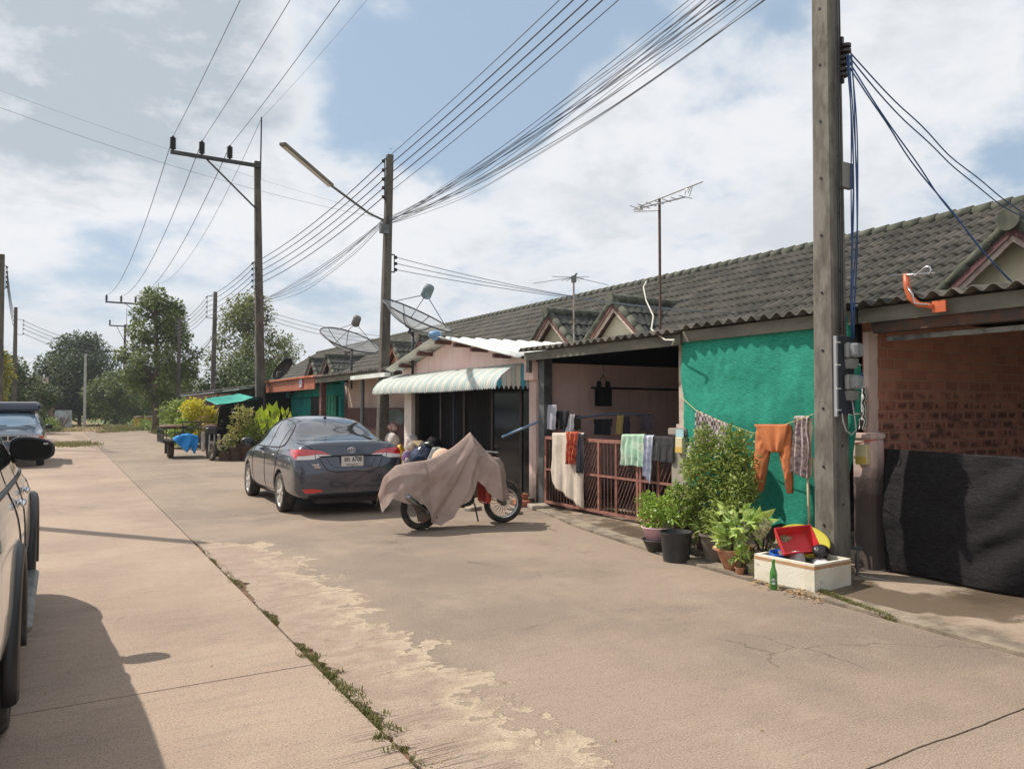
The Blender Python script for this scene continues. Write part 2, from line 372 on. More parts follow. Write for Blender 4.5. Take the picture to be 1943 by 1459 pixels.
FIBRE = pm('grey_fibre_cement_sheet', S(104, 99, 91), S(72, 69, 63), 3, .9, bump=.4, bsc=50, dirt=S(54, 52, 46), dsc=2.2, dlo=.42, dhi=.66)
ORSHEET = pm('orange_roof_sheet', S(196, 112, 76), S(176, 92, 60), 3, .8, dirt=S(120, 84, 66), dsc=4)
WHITESH = pm('white_painted_roof_sheet', S(226, 228, 222), S(206, 208, 200), 2, .45, dirt=S(168, 160, 140), dsc=2.4, dlo=.56, dhi=.75)
FASC = pm('grey_fascia_board', S(118, 114, 102), S(92, 90, 82), 3, .75, dirt=S(60, 58, 52), dsc=3, stretch=(1, .3, 1))
DARKST = pm('dark_rusty_steel', S(62, 54, 50), S(84, 56, 42), 7, .6, metal=.3, dirt=S(110, 66, 44), dsc=6)
GREYP = pm('grey_painted_pipe', S(104, 106, 106), S(84, 86, 86), 6, .5, metal=.4)
def wallmat(name, c, c2, grime, pink=None, hi_=1.15):
    m = mk(name); t = NT(m); t.b.inputs['Roughness'].default_value = .9; t.b.inputs['Specular IOR Level'].default_value = .2
    pos = t.n('ShaderNodeNewGeometry').outputs['Position']; sp = t.n('ShaderNodeSeparateXYZ'); t.l(pos, sp.inputs[0]); Z = sp.outputs[2]
    x = t.mix(t.sm(t.noise(t.coord(world=True), 1.6, 7), .4, .65), c, c2)
    st = t.noise(t.coord((5, 5, .6), world=True), 1.5, 8, .65); x = t.mix(t.math('MULTIPLY', t.sm(st, .52, .72), .55), x, grime)
    low = t.math('MULTIPLY', t.sm(t.math('ADD', Z, t.math('MULTIPLY', t.noise(t.coord(world=True), 3, 8, .7), .9)), hi_, hi_-.6), .9); x = t.mix(low, x, S(60, 54, 50))
    x = t.mix(t.math('MULTIPLY', t.sm(t.noise(t.coord(world=True), 14, 4, .7), .66, .7), .7), x, grime)
    t.col(x); t.bump(t.noise(t.coord(world=True), 25, 6), .35, .01); return m
PINK = wallmat('pink_house_paint', S(246, 212, 206), S(236, 202, 196), S(200, 164, 156))
PINKL = wallmat('pale_pink_plaster', S(226, 202, 196), S(206, 180, 172), S(140, 122, 112))
WHITEP = wallmat('white_pillar_paint', S(222, 214, 206), S(206, 196, 186), S(150, 140, 130))
GREYC = wallmat('mouldy_grey_cement', S(160, 152, 140), S(128, 120, 110), S(70, 66, 60))
CREAMW = wallmat('beige_pink_wall', S(196, 174, 162), S(184, 160, 148), S(140, 122, 112))
TEALW = wallmat('teal_house_paint', S(52, 158, 150), S(40, 140, 134), S(30, 100, 98))
def brickmat():
    m = mk('hollow_brick_wall'); t = NT(m); t.b.inputs['Roughness'].default_value = .95
    mp = t.n('ShaderNodeMapping'); pos = t.n('ShaderNodeNewGeometry').outputs['Position']; sp = t.n('ShaderNodeSeparateXYZ'); t.l(pos, sp.inputs[0])
    cb = t.n('ShaderNodeCombineXYZ'); t.l(t.math('ADD', sp.outputs[0], sp.outputs[1]), cb.inputs[0]); t.l(sp.outputs[2], cb.inputs[1])
    b = t.n('ShaderNodeTexBrick'); t.l(cb.outputs[0], b.inputs[0]); b.inputs['Scale'].default_value = 1
    b.inputs['Brick Width'].default_value = .225; b.inputs['Row Height'].default_value = .105; b.inputs['Mortar Size'].default_value = .010; b.inputs['Mortar Smooth'].default_value = .6; b.inputs['Bias'].default_value = 0
    for i, c in ((1, S(200, 136, 114)), (2, S(172, 112, 94)), (3, S(190, 146, 126))): b.inputs[i].default_value = (*c, 1)
    st = t.noise(t.coord((3, 3, 6), world=True), 1.3, 6, .65); mold = t.math('MULTIPLY', t.sm(st, .5, .68), t.sm(sp.outputs[2], 1.9, 1.3))
    b2 = t.n('ShaderNodeTexBrick'); t.l(cb.outputs[0], b2.inputs[0]); b2.inputs['Scale'].default_value = 1; b2.inputs['Brick Width'].default_value = .225; b2.inputs['Row Height'].default_value = .105; b2.inputs['Mortar Size'].default_value = .045; b2.inputs['Mortar Smooth'].default_value = 1
    blo = t.math('MULTIPLY', t.math('MULTIPLY', t.math('SUBTRACT', 1.0, b2.outputs[1]), t.sm(t.noise(t.coord(world=True), 5, 4, .6), .42, .56)), t.sm(sp.outputs[2], 2.0, 1.6))
    x = t.mix(t.math('MULTIPLY', t.math('MAXIMUM', mold, blo), .8), b.outputs[0], S(58, 40, 36)); x = t.mix(t.math('MULTIPLY', t.sm(t.noise(t.coord(world=True), 2, 6), .5, .7), .3), x, S(176, 120, 92))
    t.col(x); nb = t.bump(t.math('SUBTRACT', 1.0, b.outputs[1]), .8, .012); t.bump(t.noise(t.coord(world=True), 30, 4), .4, .01, nb); return m
BRICK = brickmat()
def netmat(name, c, c2, transl, a=1):
    m = mk(name); t = NT(m); t.b.inputs['Roughness'].default_value = .75; t.b.inputs['Specular IOR Level'].default_value = .3
    n_ = t.noise(t.coord((7, 7, 75), world=True), 2.2, 5, .7); n2 = t.noise(t.coord((60, 60, 22), world=True), 4, 4, .6); f = t.math('ADD', t.math('MULTIPLY', n_, .6), t.math('MULTIPLY', n2, .4))
    x = t.mix(t.sm(f, .38, .66), c, c2); x = t.mix(t.math('MULTIPLY', t.sm(t.noise(t.coord(world=True), 1.2, 6), .45, .7), .35), x, tuple(v*.7 for v in c)); t.col(x); t.bump(f, .9, .012)
    tr = t.n('ShaderNodeBsdfTranslucent'); t.l(x, tr.inputs[0]); ms = t.n('ShaderNodeMixShader'); ms.inputs[0].default_value = transl
    t.l(t.b.outputs[0], ms.inputs[1]); t.l(tr.outputs[0], ms.inputs[2])
    t.l(ms.outputs[0], t.out.inputs[0]); return m
NETG = netmat('green_shade_net', S(20, 140, 116), S(72, 188, 162), .2)
NETB = netmat('black_shade_net', S(16, 14, 17), S(52, 50, 52), .05); NETB.node_tree.nodes['Principled BSDF'].inputs['Roughness'].default_value = .5; NETB.node_tree.nodes['Principled BSDF'].inputs['Specular IOR Level'].default_value = .15
def dimmat(name, c, rough=.6): return pm(name, c, rough=rough)
BLACKM = dimmat('black_paint', S(22, 22, 24), .5); DARKW = dimmat('shade_darkened_wall', S(44, 38, 36), .9)  # room wall colour is darkened to stand for interior shade
DGLASS = pm('dark_tinted_glass', S(12, 13, 16), rough=.12, spec=.3); DBROWN = pm('dark_brown_frame', S(44, 34, 29), S(34, 26, 22), 8, .55)
GATEC = pm('salmon_gate_paint', S(156, 106, 92), S(134, 90, 78), 12, .6, dirt=S(96, 60, 46), dsc=9, dlo=.52, dhi=.7)
CONC = pm('weathered_pole_concrete', S(124, 119, 111), S(100, 95, 88), 7, .92, bump=.8, bsc=24, stretch=(1, 1, .35), dirt=S(84, 78, 70), dsc=11, dlo=.48, dhi=.7)
CONC_D = pm('dark_pole_concrete', S(98, 91, 83), S(72, 67, 61), 5, .92, bump=.5, bsc=24, stretch=(1, 1, .3), dirt=S(52, 48, 44), dsc=3)
CERAM = pm('brown_ceramic', S(46, 34, 32), rough=.25); STEEL = pm('galvanised_steel', S(120, 122, 122), S(96, 98, 98), 8, .45, metal=.6); STEEL_D = pm('dark_steel', S(56, 56, 58), rough=.5, metal=.4)

# ------------------------------------------------------------------ ground and road
mb = MB(); R = 700
mb.add([(-R, -R, -.10), (R, -R, -.10), (R, R, -.10), (-R, R, -.10)], [(0, 1, 2, 3)])
tag(mb.build('ground', GRASS_GROUND, loc=(0, 0, -.1)), kind='structure')
mb = MB(); mb.grid(lambda u, v: (lerp(-8, 5.9, u), lerp(-14, 61, v), -.07), 6, 30)
tag(mb.build('dirt_bed', pm('joint_dirt', S(112, 84, 62), S(84, 62, 46), 9, .95, bump=.6, bsc=40, world=True), loc=(0, 0, -.07)), kind='structure')
def kerbx(y): return interp(y, [(-14, 5.3), (2, 5.34), (3.5, 5.42), (4.9, 5.52), (6.2, 5.62), (8.5, 6.0), (9.8, 6.35), (11, 6.6), (14, 6.75), (20, 6.4), (30, 5.6), (62, 5.3)])
def slabpanel(mb, x0, x1, y0, y1, jx0=0, jx1=0, jy0=0, jy1=0, ny=None, kerb=False):
    ny = ny or max(2, int((y1-y0)/.035)) if (jx0 or jx1) else max(2, int((y1-y0)/.5)); nx = 60 if (jy0 or jy1) else 8
    def fn(u, v):
        y = lerp(y0, y1, v); X1 = kerbx(y) if kerb else x1
        a = x0+jx0*max(0, nz(y*1.7, 1.1)+.22*nz(y*13, 3)+.10*nz(y*41, 6)+.14)*smoothf(y); b = X1+jx1*nz(y*2, 5.5)
        x = lerp(a, b, u)
        if v == 0: y += jy0*(nz(x*2.4, 7)+.4*nz(x*11, 2))
        if v == 1: y += jy1*(nz(x*2.4, 7)+.4*nz(x*11, 2))
        return (x, y, 0)
    mb.slab(fn, nx, ny, (0, 0, -.09))
def smoothf(y): return max(0, min(1, (10.5-y)/3)) if y > 2 else 1
mb = MB()
LJ = [-14, -5.2, 4.83, 14.9, 25, 35, 45, 55, 61]; RJ = [-14, -7.9, 2.2, 12.05, 22.1, 32, 42, 52, 61]
for a, b in zip(LJ, LJ[1:]):
    slabpanel(mb, -3.2, 1.392, a+.006, b-.006); slabpanel(mb, -8, -3.212, a+.006, b-.006)
for a, b in zip(RJ, RJ[1:]):
    near = a < 12
    slabpanel(mb, 1.408, 5.5, a+(.007 if a == 2.2 else .006), b-.006, jx0=.24 if near else 0, jy0=.012 if a == 2.2 else 0, jy1=.012 if b == 2.2 else 0, kerb=True)
tag(mb.build('road', ROAD, loc=(0, 0, 0)), kind='structure')
mb = MB()   # house-side apron and carport floors
mb.grid(lambda u, v: (lambda y: (lerp(kerbx(y)-.03+.03*nz(y*3), 11.6, u**1.4), y, -.012+.05*min(1, u*3)+.006*nz(y*1.2, u*3)))(lerp(-14, 61, v)), 10, 240)
tag(mb.build('apron', APRON, loc=(6, 0, 0)), kind='structure')
mb = MB(); mb.slab(lambda u, v: (lambda y: (lerp(kerbx(y)+.02, kerbx(y)+.26+.03*nz(y), u), y, .022))(lerp(2.5, 10.6, v)), 1, 80, (0, 0, -.05))
tag(mb.build('kerb', pm('kerb_cement', S(150, 136, 118), S(118, 106, 92), 4, .9, bump=.6, bsc=30, dirt=S(80, 72, 56), dsc=3, world=True), loc=(5.6, 6, 0)), kind='structure')
mb = MB(); mb.smooth = True; mb.grid(lambda u, v: (lerp(1.37, 1.72, u), lerp(2, 11, v), -.022+.010*nz(u*5, v*70)+.006*nz(u*19, v*240)), 10, 400); mb.grid(lambda u, v: (lerp(1.72, 5.3, u), lerp(2.1, 2.3, v), -.016+.008*nz(u*40, v*5)), 120, 6)
tag(mb.build('joint_earth', MATS['joint_dirt'], loc=(1.4, 6, 0)), kind='structure')
mb = MB(); mb.grid(lambda u, v: (lerp(-.5, 3.6, u)+1.6*sin(v*2.2)-3.0*v*v+.5*nz(v*6, u), 61+v*60, -.085+.01*nz(u*9, v*9)), 6, 30)
tag(mb.build('dirt_track', DIRT, loc=(1, 61, -.09)), kind='structure')

# ------------------------------------------------------------------ row-house pieces
_t = NT(TILE); _g = _t.n('ShaderNodeNewGeometry'); _s = _t.n('ShaderNodeSeparateXYZ'); _t.l(_g.outputs['Position'], _s.inputs[0]); _c = _t.n('ShaderNodeCombineXYZ'); _t.l(_t.math('FLOOR', _t.math('MULTIPLY', _s.outputs[1], 5.0)), _c.inputs[0]); _t.l(_t.math('FLOOR', _t.math('MULTIPLY', _t.math('SUBTRACT', _s.outputs[0], EX), 2.57)), _c.inputs[1]); _w = _t.n('ShaderNodeTexWhiteNoise'); _w.noise_dimensions = '2D'; _t.l(_c.outputs[0], _w.inputs['Vector'])
_src = TILE.node_tree.nodes['Principled BSDF'].inputs['Base Color'].links[0].from_socket; _v = _t.math('ADD', .72, _t.math('MULTIPLY', _w.outputs[0], .5)); _cc = _t.n('ShaderNodeCombineXYZ'); [_t.l(_v, _cc.inputs[i]) for i in range(3)]; _t.col(_t.mix(1.0, _src, _cc.outputs[0], 'MULTIPLY'))
def tile_z(x): return EZ+(x-EX)*(RZ-EZ)/(RX-EX)
SL = hypot(RX-EX, RZ-EZ)
def tile_slope(mb, y0, y1, ox, oz, dx, dz, length, course=.452, seg=6, pitch=.2, amp=.055, ydir=1):
    """courses run up from (ox,oz) along unit (dx,dz) in XZ; waves along Y"""
    n = max(2, int(round((y1-y0)/pitch*seg))); nc = max(1, int(round(length/course))); cl = length/nc; nx_, nz_ = -dz, dx
    for c in range(nc):
        R = []
        for s_, up in ((c*cl-.06, .050), (c*cl, .046), ((c+1)*cl, .004)):
            row = []
            for i in range(n+1):
                y = lerp(y0, y1, i/n); h = amp*(.5+.5*cos(2*pi*y/pitch))**.8+up; j = .006*nz(math.floor(y/pitch)*3.3, c*1.7)
                row.append((ox+dx*s_+nx_*(h+j), y, oz+dz*s_+nz_*(h+j)))
            R.append(row)
        lowrow = [(p[0]-nx_*.045, p[1], p[2]-nz_*.045) for p in R[0]]
        mb.rings([lowrow]+R, closed=False)
def caps_line(mb, p, q, r, step=.33, seg=8, up=.02):
    p, q = V(p), V(q); n = max(1, int(round((q-p).length/step)))
    for i in range(n):
        a, b = p.lerp(q, i/n), p.lerp(q, (i+1.12)/n); rr = r*(1+.05*nz(i*1.7, p.y))
        mb.tube([a+V((0, 0, up*.2)), b+V((0, 0, up*.0))], [rr*1.1, rr*.9], seg)
def main_roof(par, y0, y1, seg=6):
    u = ((RX-EX)/SL, (RZ-EZ)/SL)
    mb = MB(); mb.smooth = True; tile_slope(mb, y0, y1, EX, EZ, *u, SL, seg=seg)
    mb.smooth = False; mb.add([(EX, y0, EZ-.06), (RX, y0, RZ-.04), (RX, y1, RZ-.04), (EX, y1, EZ-.06)], [(0, 1, 2, 3)])
    mb.add([(RX, y0, RZ), (2*RX-EX, y0, EZ), (2*RX-EX, y1, EZ), (RX, y1, RZ)], [(0, 1, 2, 3)])
    r = mb.build('roof', TILE, par)
    mb = MB(); mb.smooth = True; caps_line(mb, (RX, y0, RZ+.03), (RX, y1, RZ+.03), .13, .36, 8); mb.build('ridge_cap', CAPM, r)
    return r
def dormer(par, yc, seg=6, hw=1.2, drop=1.0, za=4.17):
    """small gable facing the street"""
    xo, xw = 11.3, 11.62; sl = hypot(hw, drop); uy, uz = hw/sl, drop/sl
    mb = MB(); mb.smooth = True
    for sgn in (-1, 1):
        nc = 3; cl = sl/nc
        xi = lambda s_: EX+(za-uz*s_-EZ)*(RX-EX)/(RZ-EZ)+.25
        for c in range(nc):
            R = []
            for s_, up in (((c+1)*cl+.04, .036), ((c+1)*cl, .034), (c*cl, .004)):
                row = []; n = int(1.9/.2*seg)
                for i in range(n+1):
                    x = lerp(xo, xi(s_), i/n); h = .04*(.5+.5*cos(2*pi*(x-xo-.1)/.2))**.8+up
                    row.append((x, yc+sgn*(uy*s_+uz*h), za-uz*s_+uy*h))
                R.append(row)
            low = [(p[0], p[1]-sgn*uz*.03, p[2]-uy*.03) for p in R[0]]
            mb.rings([low]+R, closed=False)
    d = mb.build('dormer', TILE_D, par)
    mb = MB()
    for sgn in (-1, 1):
        mb.add([(xo+.02, yc, za-.03), (13.4, yc, za-.03), (12.0, yc+sgn*hw, za-drop-.03), (xo+.02, yc+sgn*hw, za-drop-.03)], [(0, 1, 2, 3)])
    mb.build('soffit', SOFFIT, d)
    mb = MB(); mb.smooth = True
    caps_line(mb, (xo, yc, za+.04), (13.35, yc, za+.04), .12, .36)
    for sgn in (-1, 1): caps_line(mb, (xo+.03, yc, za+.02), (xo+.03, yc+sgn*(hw+.03), za-drop+.02), .075, .36)
    mb.smooth = False; mb.lathe([(.155, -.03), (.155, .03)], (xo-.07, yc, za+.03), 14, True, 'X')
    mb.build('ridge_cap', CAPM, d)
    mb = MB()
    for sgn in (-1, 1):
        o = .035; mb.prism([(yc, za-.06), (yc, za-.17), (yc+sgn*hw, za-drop-.17), (yc+sgn*hw, za-drop-.06)], xo+.0, xo+.03)
    mb.build('barge_board', MAROON, d)
    mb = MB()
    for sgn in (-1, 1): mb.prism([(yc, za-.17), (yc, za-.26), (yc+sgn*hw*.96, za-drop-.22), (yc+sgn*hw*.96, za-drop-.13)], xo+.03, xo+.06)
    mb.build('barge_trim', PALEB, d)
    mb = MB(); mb.prism([(yc, za-.08), (yc-hw*.93, za-drop-.02), (yc+hw*.93, za-drop-.02)], xw, xw+.08); mb.build('gable_wall', CREAM, d)
    return d
def corr(mb, y0, y1, x0, z0, x1, z1, pitch=.17, amp=.028, th=.01, seg=8, jag=.03, nv=3):
    n = int((y1-y0)/pitch*seg)
    mb.smooth = True
    mb.slab(lambda u, v: (lambda y: (lerp(x0+jag*nz(math.floor(y/.85)*7.7), x1, v), y, lerp(z0, z1, v)+amp*cos(2*pi*y/pitch)+.012*nz(math.floor(y/.85)*5.1)))(lerp(y0, y1, u)), n, nv, (0, 0, -th)); mb.smooth = False
def shell(par, y0, y1, wm, door=True):
    """party walls, front wall and back wall of one house behind its carport"""
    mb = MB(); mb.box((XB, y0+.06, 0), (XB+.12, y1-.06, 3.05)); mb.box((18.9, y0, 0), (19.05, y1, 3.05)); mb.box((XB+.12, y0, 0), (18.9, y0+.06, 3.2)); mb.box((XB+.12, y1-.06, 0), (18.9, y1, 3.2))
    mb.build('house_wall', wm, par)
    if door:
        f = part(lambda b: (b.box((XB-.04, y0+1.0, 0), (XB-.002, y0+1.9, 2.1))), 'door', DBROWN, par)
        part(lambda b: (b.box((XB-.03, y0+2.6, .9), (XB-.002, y0+4.4, 2.0))), 'window', DGLASS, par)
def carport(par, y0, y1, z=2.6, mat=None, fm=None, z1=3.08, fh=.13, name='carport_roof', jag=.03):
    mb = MB(); corr(mb, y0, y1, XE-.10, z, XB+.25, z1, jag=jag); r = mb.build(name, mat or FIBRE, par)
    part(lambda b: b.box((XE, y0+.01, z-.05-fh), (XE+.035, y1-.01, z-.045)), 'fascia', fm or FASC, r)
    def raf(b):
        n = int((y1-y0)/1.2)
        for i in range(n+1):
            y = lerp(y0+.1, y1-.1, i/n); b.bar((XE+.04, y, z-.10), (XB, y, z1-.12), .05, .1)
        for x in (7.9, 9.1, 10.3): b.bar((x, y0+.02, z+(z1-z)*(x-XE)/(XB-XE)-.06), (x, y1-.02, z+(z1-z)*(x-XE)/(XB-XE)-.06), .05, .05)
    part(raf, 'rafter', DARKST, r)
    return r
HY = [-7.3, -1.3, 4.75, 10.85, 16.8, 22.95, 29.0, 35.05, 41.1, 47.1, 53.1]

# ---- house 1: brick carport on the right
H = thing('row_house', 'row house with open carport, bare red brick side wall and black net gate', 'house', (9, 1.5, 0), 'row houses under one tiled roof')
main_roof(H, -4.0, HY[2]); 
dormer(H, 2.8)
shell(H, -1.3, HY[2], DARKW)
cp = carport(H, -2.5, 4.72, 2.6)
part(lambda b: b.box((XE+.04, -2.4, 2.32), (XE+.16, 4.6, 2.45)), 'beam', DARKST, H)
part(lambda b: b.box((6.96, 4.80, 0), (XB, 4.89, 2.52)), 'brick_wall', BRICK, H)
def jag_strip(b):
    n = 60
    for s_ in range(n):
        z0, z1 = lerp(1.28, 2.36, s_/n), lerp(1.28, 2.36, (s_+1)/n); e = 7.05+.03*nz(math.floor(z0/.105)*3.1, 4)+.015*nz(z0*9)
        b.box((6.93, 4.782, z0), (e, 4.80, z1)); 
    b.box((6.90, 4.78, 1.28), (6.957, 4.835, 2.36))
part(jag_strip, 'plaster_edge', PINKL, H)
part(lambda b: (b.bar((6.98, 4.62, 2.28), (6.98, -2.4, 2.28), .045), b.bar((6.98, 4.62, 2.42), (6.98, -2.4, 2.46), .045), b.bar((6.98, 3.3, 2.25), (6.98, 3.3, 2.45), .03), b.bar((6.98, 3.28, 2.27), (6.98, .5, 2.5), .03)), 'roof_truss', pm('brightened_grey_pipe', S(164, 166, 170), S(120, 122, 124), 7, .5, metal=.2), H)  # pipe grey lightened in place of sunlight that the eave blocks
def pil(b):
    b.box((6.80, 4.69, 0), (7.0, 4.90, 1.30)); b.box((6.785, 4.675, 1.30), (7.01, 4.915, 1.36))
part(pil, 'gate_pillar', wallmat('mould_blackened_pink_plaster', S(222, 196, 190), S(204, 176, 168), S(110, 92, 86), hi_=1.75), H, bevel=.012)
# ---- house 2: green net and salmon gate
H2 = thing('row_house', 'row house with a salmon metal gate and a green shade net', 'house', (9, 7.8, 0), 'row houses under one tiled roof')
main_roof(H2, HY[2], HY[3]); dormer(H2, 5.62)
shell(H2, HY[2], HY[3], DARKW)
carport(H2, 4.74, 7.16, 2.60); carport(H2, 7.18, 10.95, 2.57, jag=.05)
part(lambda b: b.box((6.95, 10.80, 0), (XB, 10.92, 2.36)), 'side_wall', PINK, H2)
part(lambda b: b.prism([(7.02, 2.362), (XB, 2.362), (XB, 3.05), (7.02, 2.56)], 10.93, 10.96, 'Y'), 'roof_shade_panel', BLACKM, H2)  # black panel added for the dark under the carport roof
part(lambda b: (b.box((6.84, 10.62, 0), (7.0, 10.79, 2.5))), 'gate_post', GREYP, H2)
ym = atX(1300, 800, XF).y
part(lambda b: (b.box((6.80, ym-.12, 0), (7.04, ym+.16, 1.26)), b.box((6.77, ym-.15, 1.26), (7.07, ym+.19, 1.35))), 'gate_pillar', GREYC, H2, bevel=.012)
part(lambda b: (b.box((6.88, ym+.0, 1.35), (6.98, ym+.09, 2.42)), b.box((6.86, ym-.03, 1.35), (7.0, ym+.12, 1.40))), 'roof_post', PALEB, H2)
part(lambda b: (b.box((6.86, 4.95, 1.35), (6.97, 5.05, 2.42)),), 'roof_post', GREYP, H2)
part(lambda b: b.box((6.92, 4.95, 0), (7.03, ym-.15, .36)), 'low_wall', GREYC, H2)
# ---- house 3: pink gable with awning
H3 = thing('row_house', 'pink row house with a white sheet gable roof and a striped awning', 'house', (9, 13.8, 0), 'row houses under one tiled roof')
main_roof(H3, HY[3], HY[4], seg=5); dormer(H3, 14.55, 5); 
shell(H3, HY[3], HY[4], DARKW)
ya, za = 13.95, 3.03; ye1, ye2, ze = 11.02, 16.65, 2.47
def sheet(sgn, ye):
    mb = MB(); mb.smooth = True; n = 15*8; x0 = 6.40
    def fn(u, v):
        x = lerp(x0, 11.7, u); h = .018*max(-1, min(1, 2.2*cos(2*pi*(x-x0)/.33)))
        return (x, lerp(ya, ye, v), lerp(za, ze, v)+h+.005*nz(x, v*5))
    mb.slab(fn, n, 3, (0, 0, -.006)); return mb
g = sheet(-1, ye1).build('gable_roof', WHITESH, H3); sheet(1, ye2).build('gable_roof', WHITESH, H3)
for y, zz_ in [(ya-1.45, lerp(za, ze, .5)), (ya-.75, lerp(za, ze, .26)), (ya-2.3, lerp(za, ze, .79)), (ya+.1, za-.03), (ya+1.0, lerp(za, ze, .37)), (ya+2.0, lerp(za, ze, .74))]: part(lambda b: b.box((6.46, y-.04, zz_-.11), (7.3, y+.04, zz_-.035)), 'purlin', MAROON, g)
def pinkfront(b):
    b.prism([(HY[3]+.05, 2.08), (16.6, 2.08), (16.6, 2.45), (ya, 2.97), (11.1, 2.42), (HY[3]+.05, 2.42)], 6.80, 6.90)
part(pinkfront, 'gable_wall', wallmat('brightened_pink_gable', S(246, 216, 208), S(238, 206, 198), S(206, 172, 164)), H3)  # house pink lightened to offset the shade under the roof overhang
part(lambda b: (b.box((6.88, 10.93, 0), (7.08, 11.16, 2.1)),), 'pillar', PINKL, H3, bevel=.008)
part(lambda b: (b.box((6.86, 10.90, 2.38), (7.1, 11.1, 2.50)), b.tube([(6.75, 10.95, 2.44), (6.75, 10.95, 2.2)], .05)), 'gutter_end', GREYP, H3)
part(lambda b: (b.box((6.86, 16.2, .55), (7.06, 16.62, 2.06)), b.box((6.84, 16.1, 0), (7.08, 16.72, .55))), 'pillar', WHITEP, H3, bevel=.008)
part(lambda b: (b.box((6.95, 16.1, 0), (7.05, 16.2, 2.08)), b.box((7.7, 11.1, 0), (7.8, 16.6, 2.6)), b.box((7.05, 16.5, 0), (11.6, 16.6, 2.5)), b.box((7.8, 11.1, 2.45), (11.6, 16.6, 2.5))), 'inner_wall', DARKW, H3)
def frames(b):
    for y in (11.2, 11.55, 12.6, 13.75, 14.85, 16.05): b.box((6.97, y, 0.05), (7.03, y+.07, 2.08))
    b.box((6.965, 11.2, .05), (7.035, 16.1, .14)); b.box((6.965, 11.2, 2.0), (7.035, 16.1, 2.079))
part(frames, 'shutter_frame', DBROWN, H3)
part(lambda b: [b.box((7.25, 12.65+i*.07, .1), (7.265, 12.65+i*.07+.012, 2.0)) for i in range(48)], 'folding_grille', BLACKM, H3)
for a, b_ in ((11.27, 11.55), (11.62, 12.6)): part(lambda b: b.box((6.99, a, .14), (7.0, b_, 2.0)), 'door_glass', DGLASS, H3)
part(lambda b: b.box((7.3, 14.9, .1), (7.36, 14.98, 1.9)), 'inner_post', pm('faded_blue_post', S(96, 116, 140), rough=.6), H3)
part(lambda b: (b.box((6.5, 11.0, 0.0), (6.9, 16.6, .10))), 'door_step', APRON, H3)
# awning
AW = [pm('awning_white', S(192, 196, 190), S(170, 178, 172), 3, .7), pm('awning_teal', S(172, 190, 188), S(158, 178, 178), 5, .7), pm('awning_cream', S(206, 200, 188), rough=.6), pm('awning_blue', S(66, 160, 184), rough=.5)]
ay0, ay1 = 11.2, 17.1
def awn(b):
    n = 66; prof = [(6.90, 2.385), (6.72, 2.345), (6.53, 2.27), (6.38, 2.16), (6.29, 2.05), (6.265, 1.95)]
    for i in range(n):
        y0, y1 = lerp(ay0, ay1, i/n), lerp(ay0, ay1, (i+1)/n); b.m = (0, 1, 0, 2)[i % 4]; R = []
        for k, (x, z) in enumerate(prof):
            z -= .03*nz(y0*.4)*k/5; row = []
            for t_, hh in ((0, 0), (.15, .012), (.5, .016), (.85, .012), (1, 0)): row.append((x-hh, lerp(y0, y1, t_), z+hh*.8))
            R.append(row)
        d = .035*max(.3, 1+.5*nz(i*.7, 3)); R.append([(6.262, lerp(y0, y1, t_), prof[-1][1]-.03*nz(y0*.4)-d*sin(pi*t_)-.005) for t_ in (0, .15, .5, .85, 1)])
        b.rings(R, closed=False)
aw = part(awn, 'awning', AW, H3, smooth=True)
def awend(b, yy):
    n = 7
    for i in range(n):
        x0, x1 = lerp(6.275, 6.93, i/n), lerp(6.275, 6.93, (i+1)/n)-.008; b.m = (3, 0, 2)[(i+(i > 2)) % 3]
        top = lambda x: interp(x, [(6.265, 2.02), (6.29, 2.05), (6.38, 2.16), (6.53, 2.27), (6.72, 2.345), (6.9, 2.385)])-.004
        m_ = (x0+x1)/2; P_ = [(x0, top(x0)), (x1, top(x1)), (x1, 1.985), (x1*.75+x0*.25, 1.975), (x1*.7+x0*.3, 1.945), (m_, 1.925), (x0*.7+x1*.3, 1.945), (x0*.75+x1*.25, 1.975), (x0, 1.985)]
        q = len(P_); b.add([(x, yy, z) for x, z in P_]+[(x, yy+.004, z) for x, z in P_], [tuple(range(q)), tuple(range(2*q-1, q-1, -1))])
for yy in (ay0-.006, ay1+.004): part(lambda b: awend(b, yy), 'side_flap', AW, aw)
part(lambda b: [b.bar((6.88, y, 1.95), (6.3, y, 1.97), .025) for y in (11.3, 14, 16.95)]+[b.bar((6.3, 11.22, 1.99), (6.3, 17.05, 1.99), .025)], 'awning_frame', DARKST, aw)
# ---- house 4: beige
H4 = thing('row_house', 'beige row house with a brown screen panel and two thin pillars beyond the awning', 'house', (9, 20, 0), 'row houses under one tiled roof')
main_roof(H4, HY[4], HY[5], seg=4); dormer(H4, 17.35, 5)
carport(H4, 16.9, 23.1, 2.55, z1=3.05); shell(H4, HY[4], HY[5], CREAMW, False)
part(lambda b: (b.box((7.6, 17.0, 0), (7.72, 22.9, 2.5)),), 'front_wall', CREAMW, H4)
part(lambda b: (b.box((7.3, 17.2, .3), (7.36, 22.3, 1.62)),), 'screen_panel', pm('brown_red_panel', S(74, 40, 34), S(60, 32, 28), 3, .7), H4)
part(lambda b: (b.tube([(6.85, 19.45, .7), (6.85, 19.45, 2.4)], .055, 8),), 'pillar', GREYP, H4)
part(lambda b: (b.box((6.72, 19.25, 0), (6.98, 19.65, .95)), b.box((6.8, 17.4, 0), (6.95, 19.2, .8))), 'low_wall', PINKL, H4)
part(lambda b: (b.box((6.8, 23.0, 0), (6.96, 23.2, 2.4)),), 'pillar', MAROON, H4)
part(lambda b: b.box((6.5, 16.95, 2.34), (6.72, 19.4, 2.44)), 'gutter', WHITESH, H4)
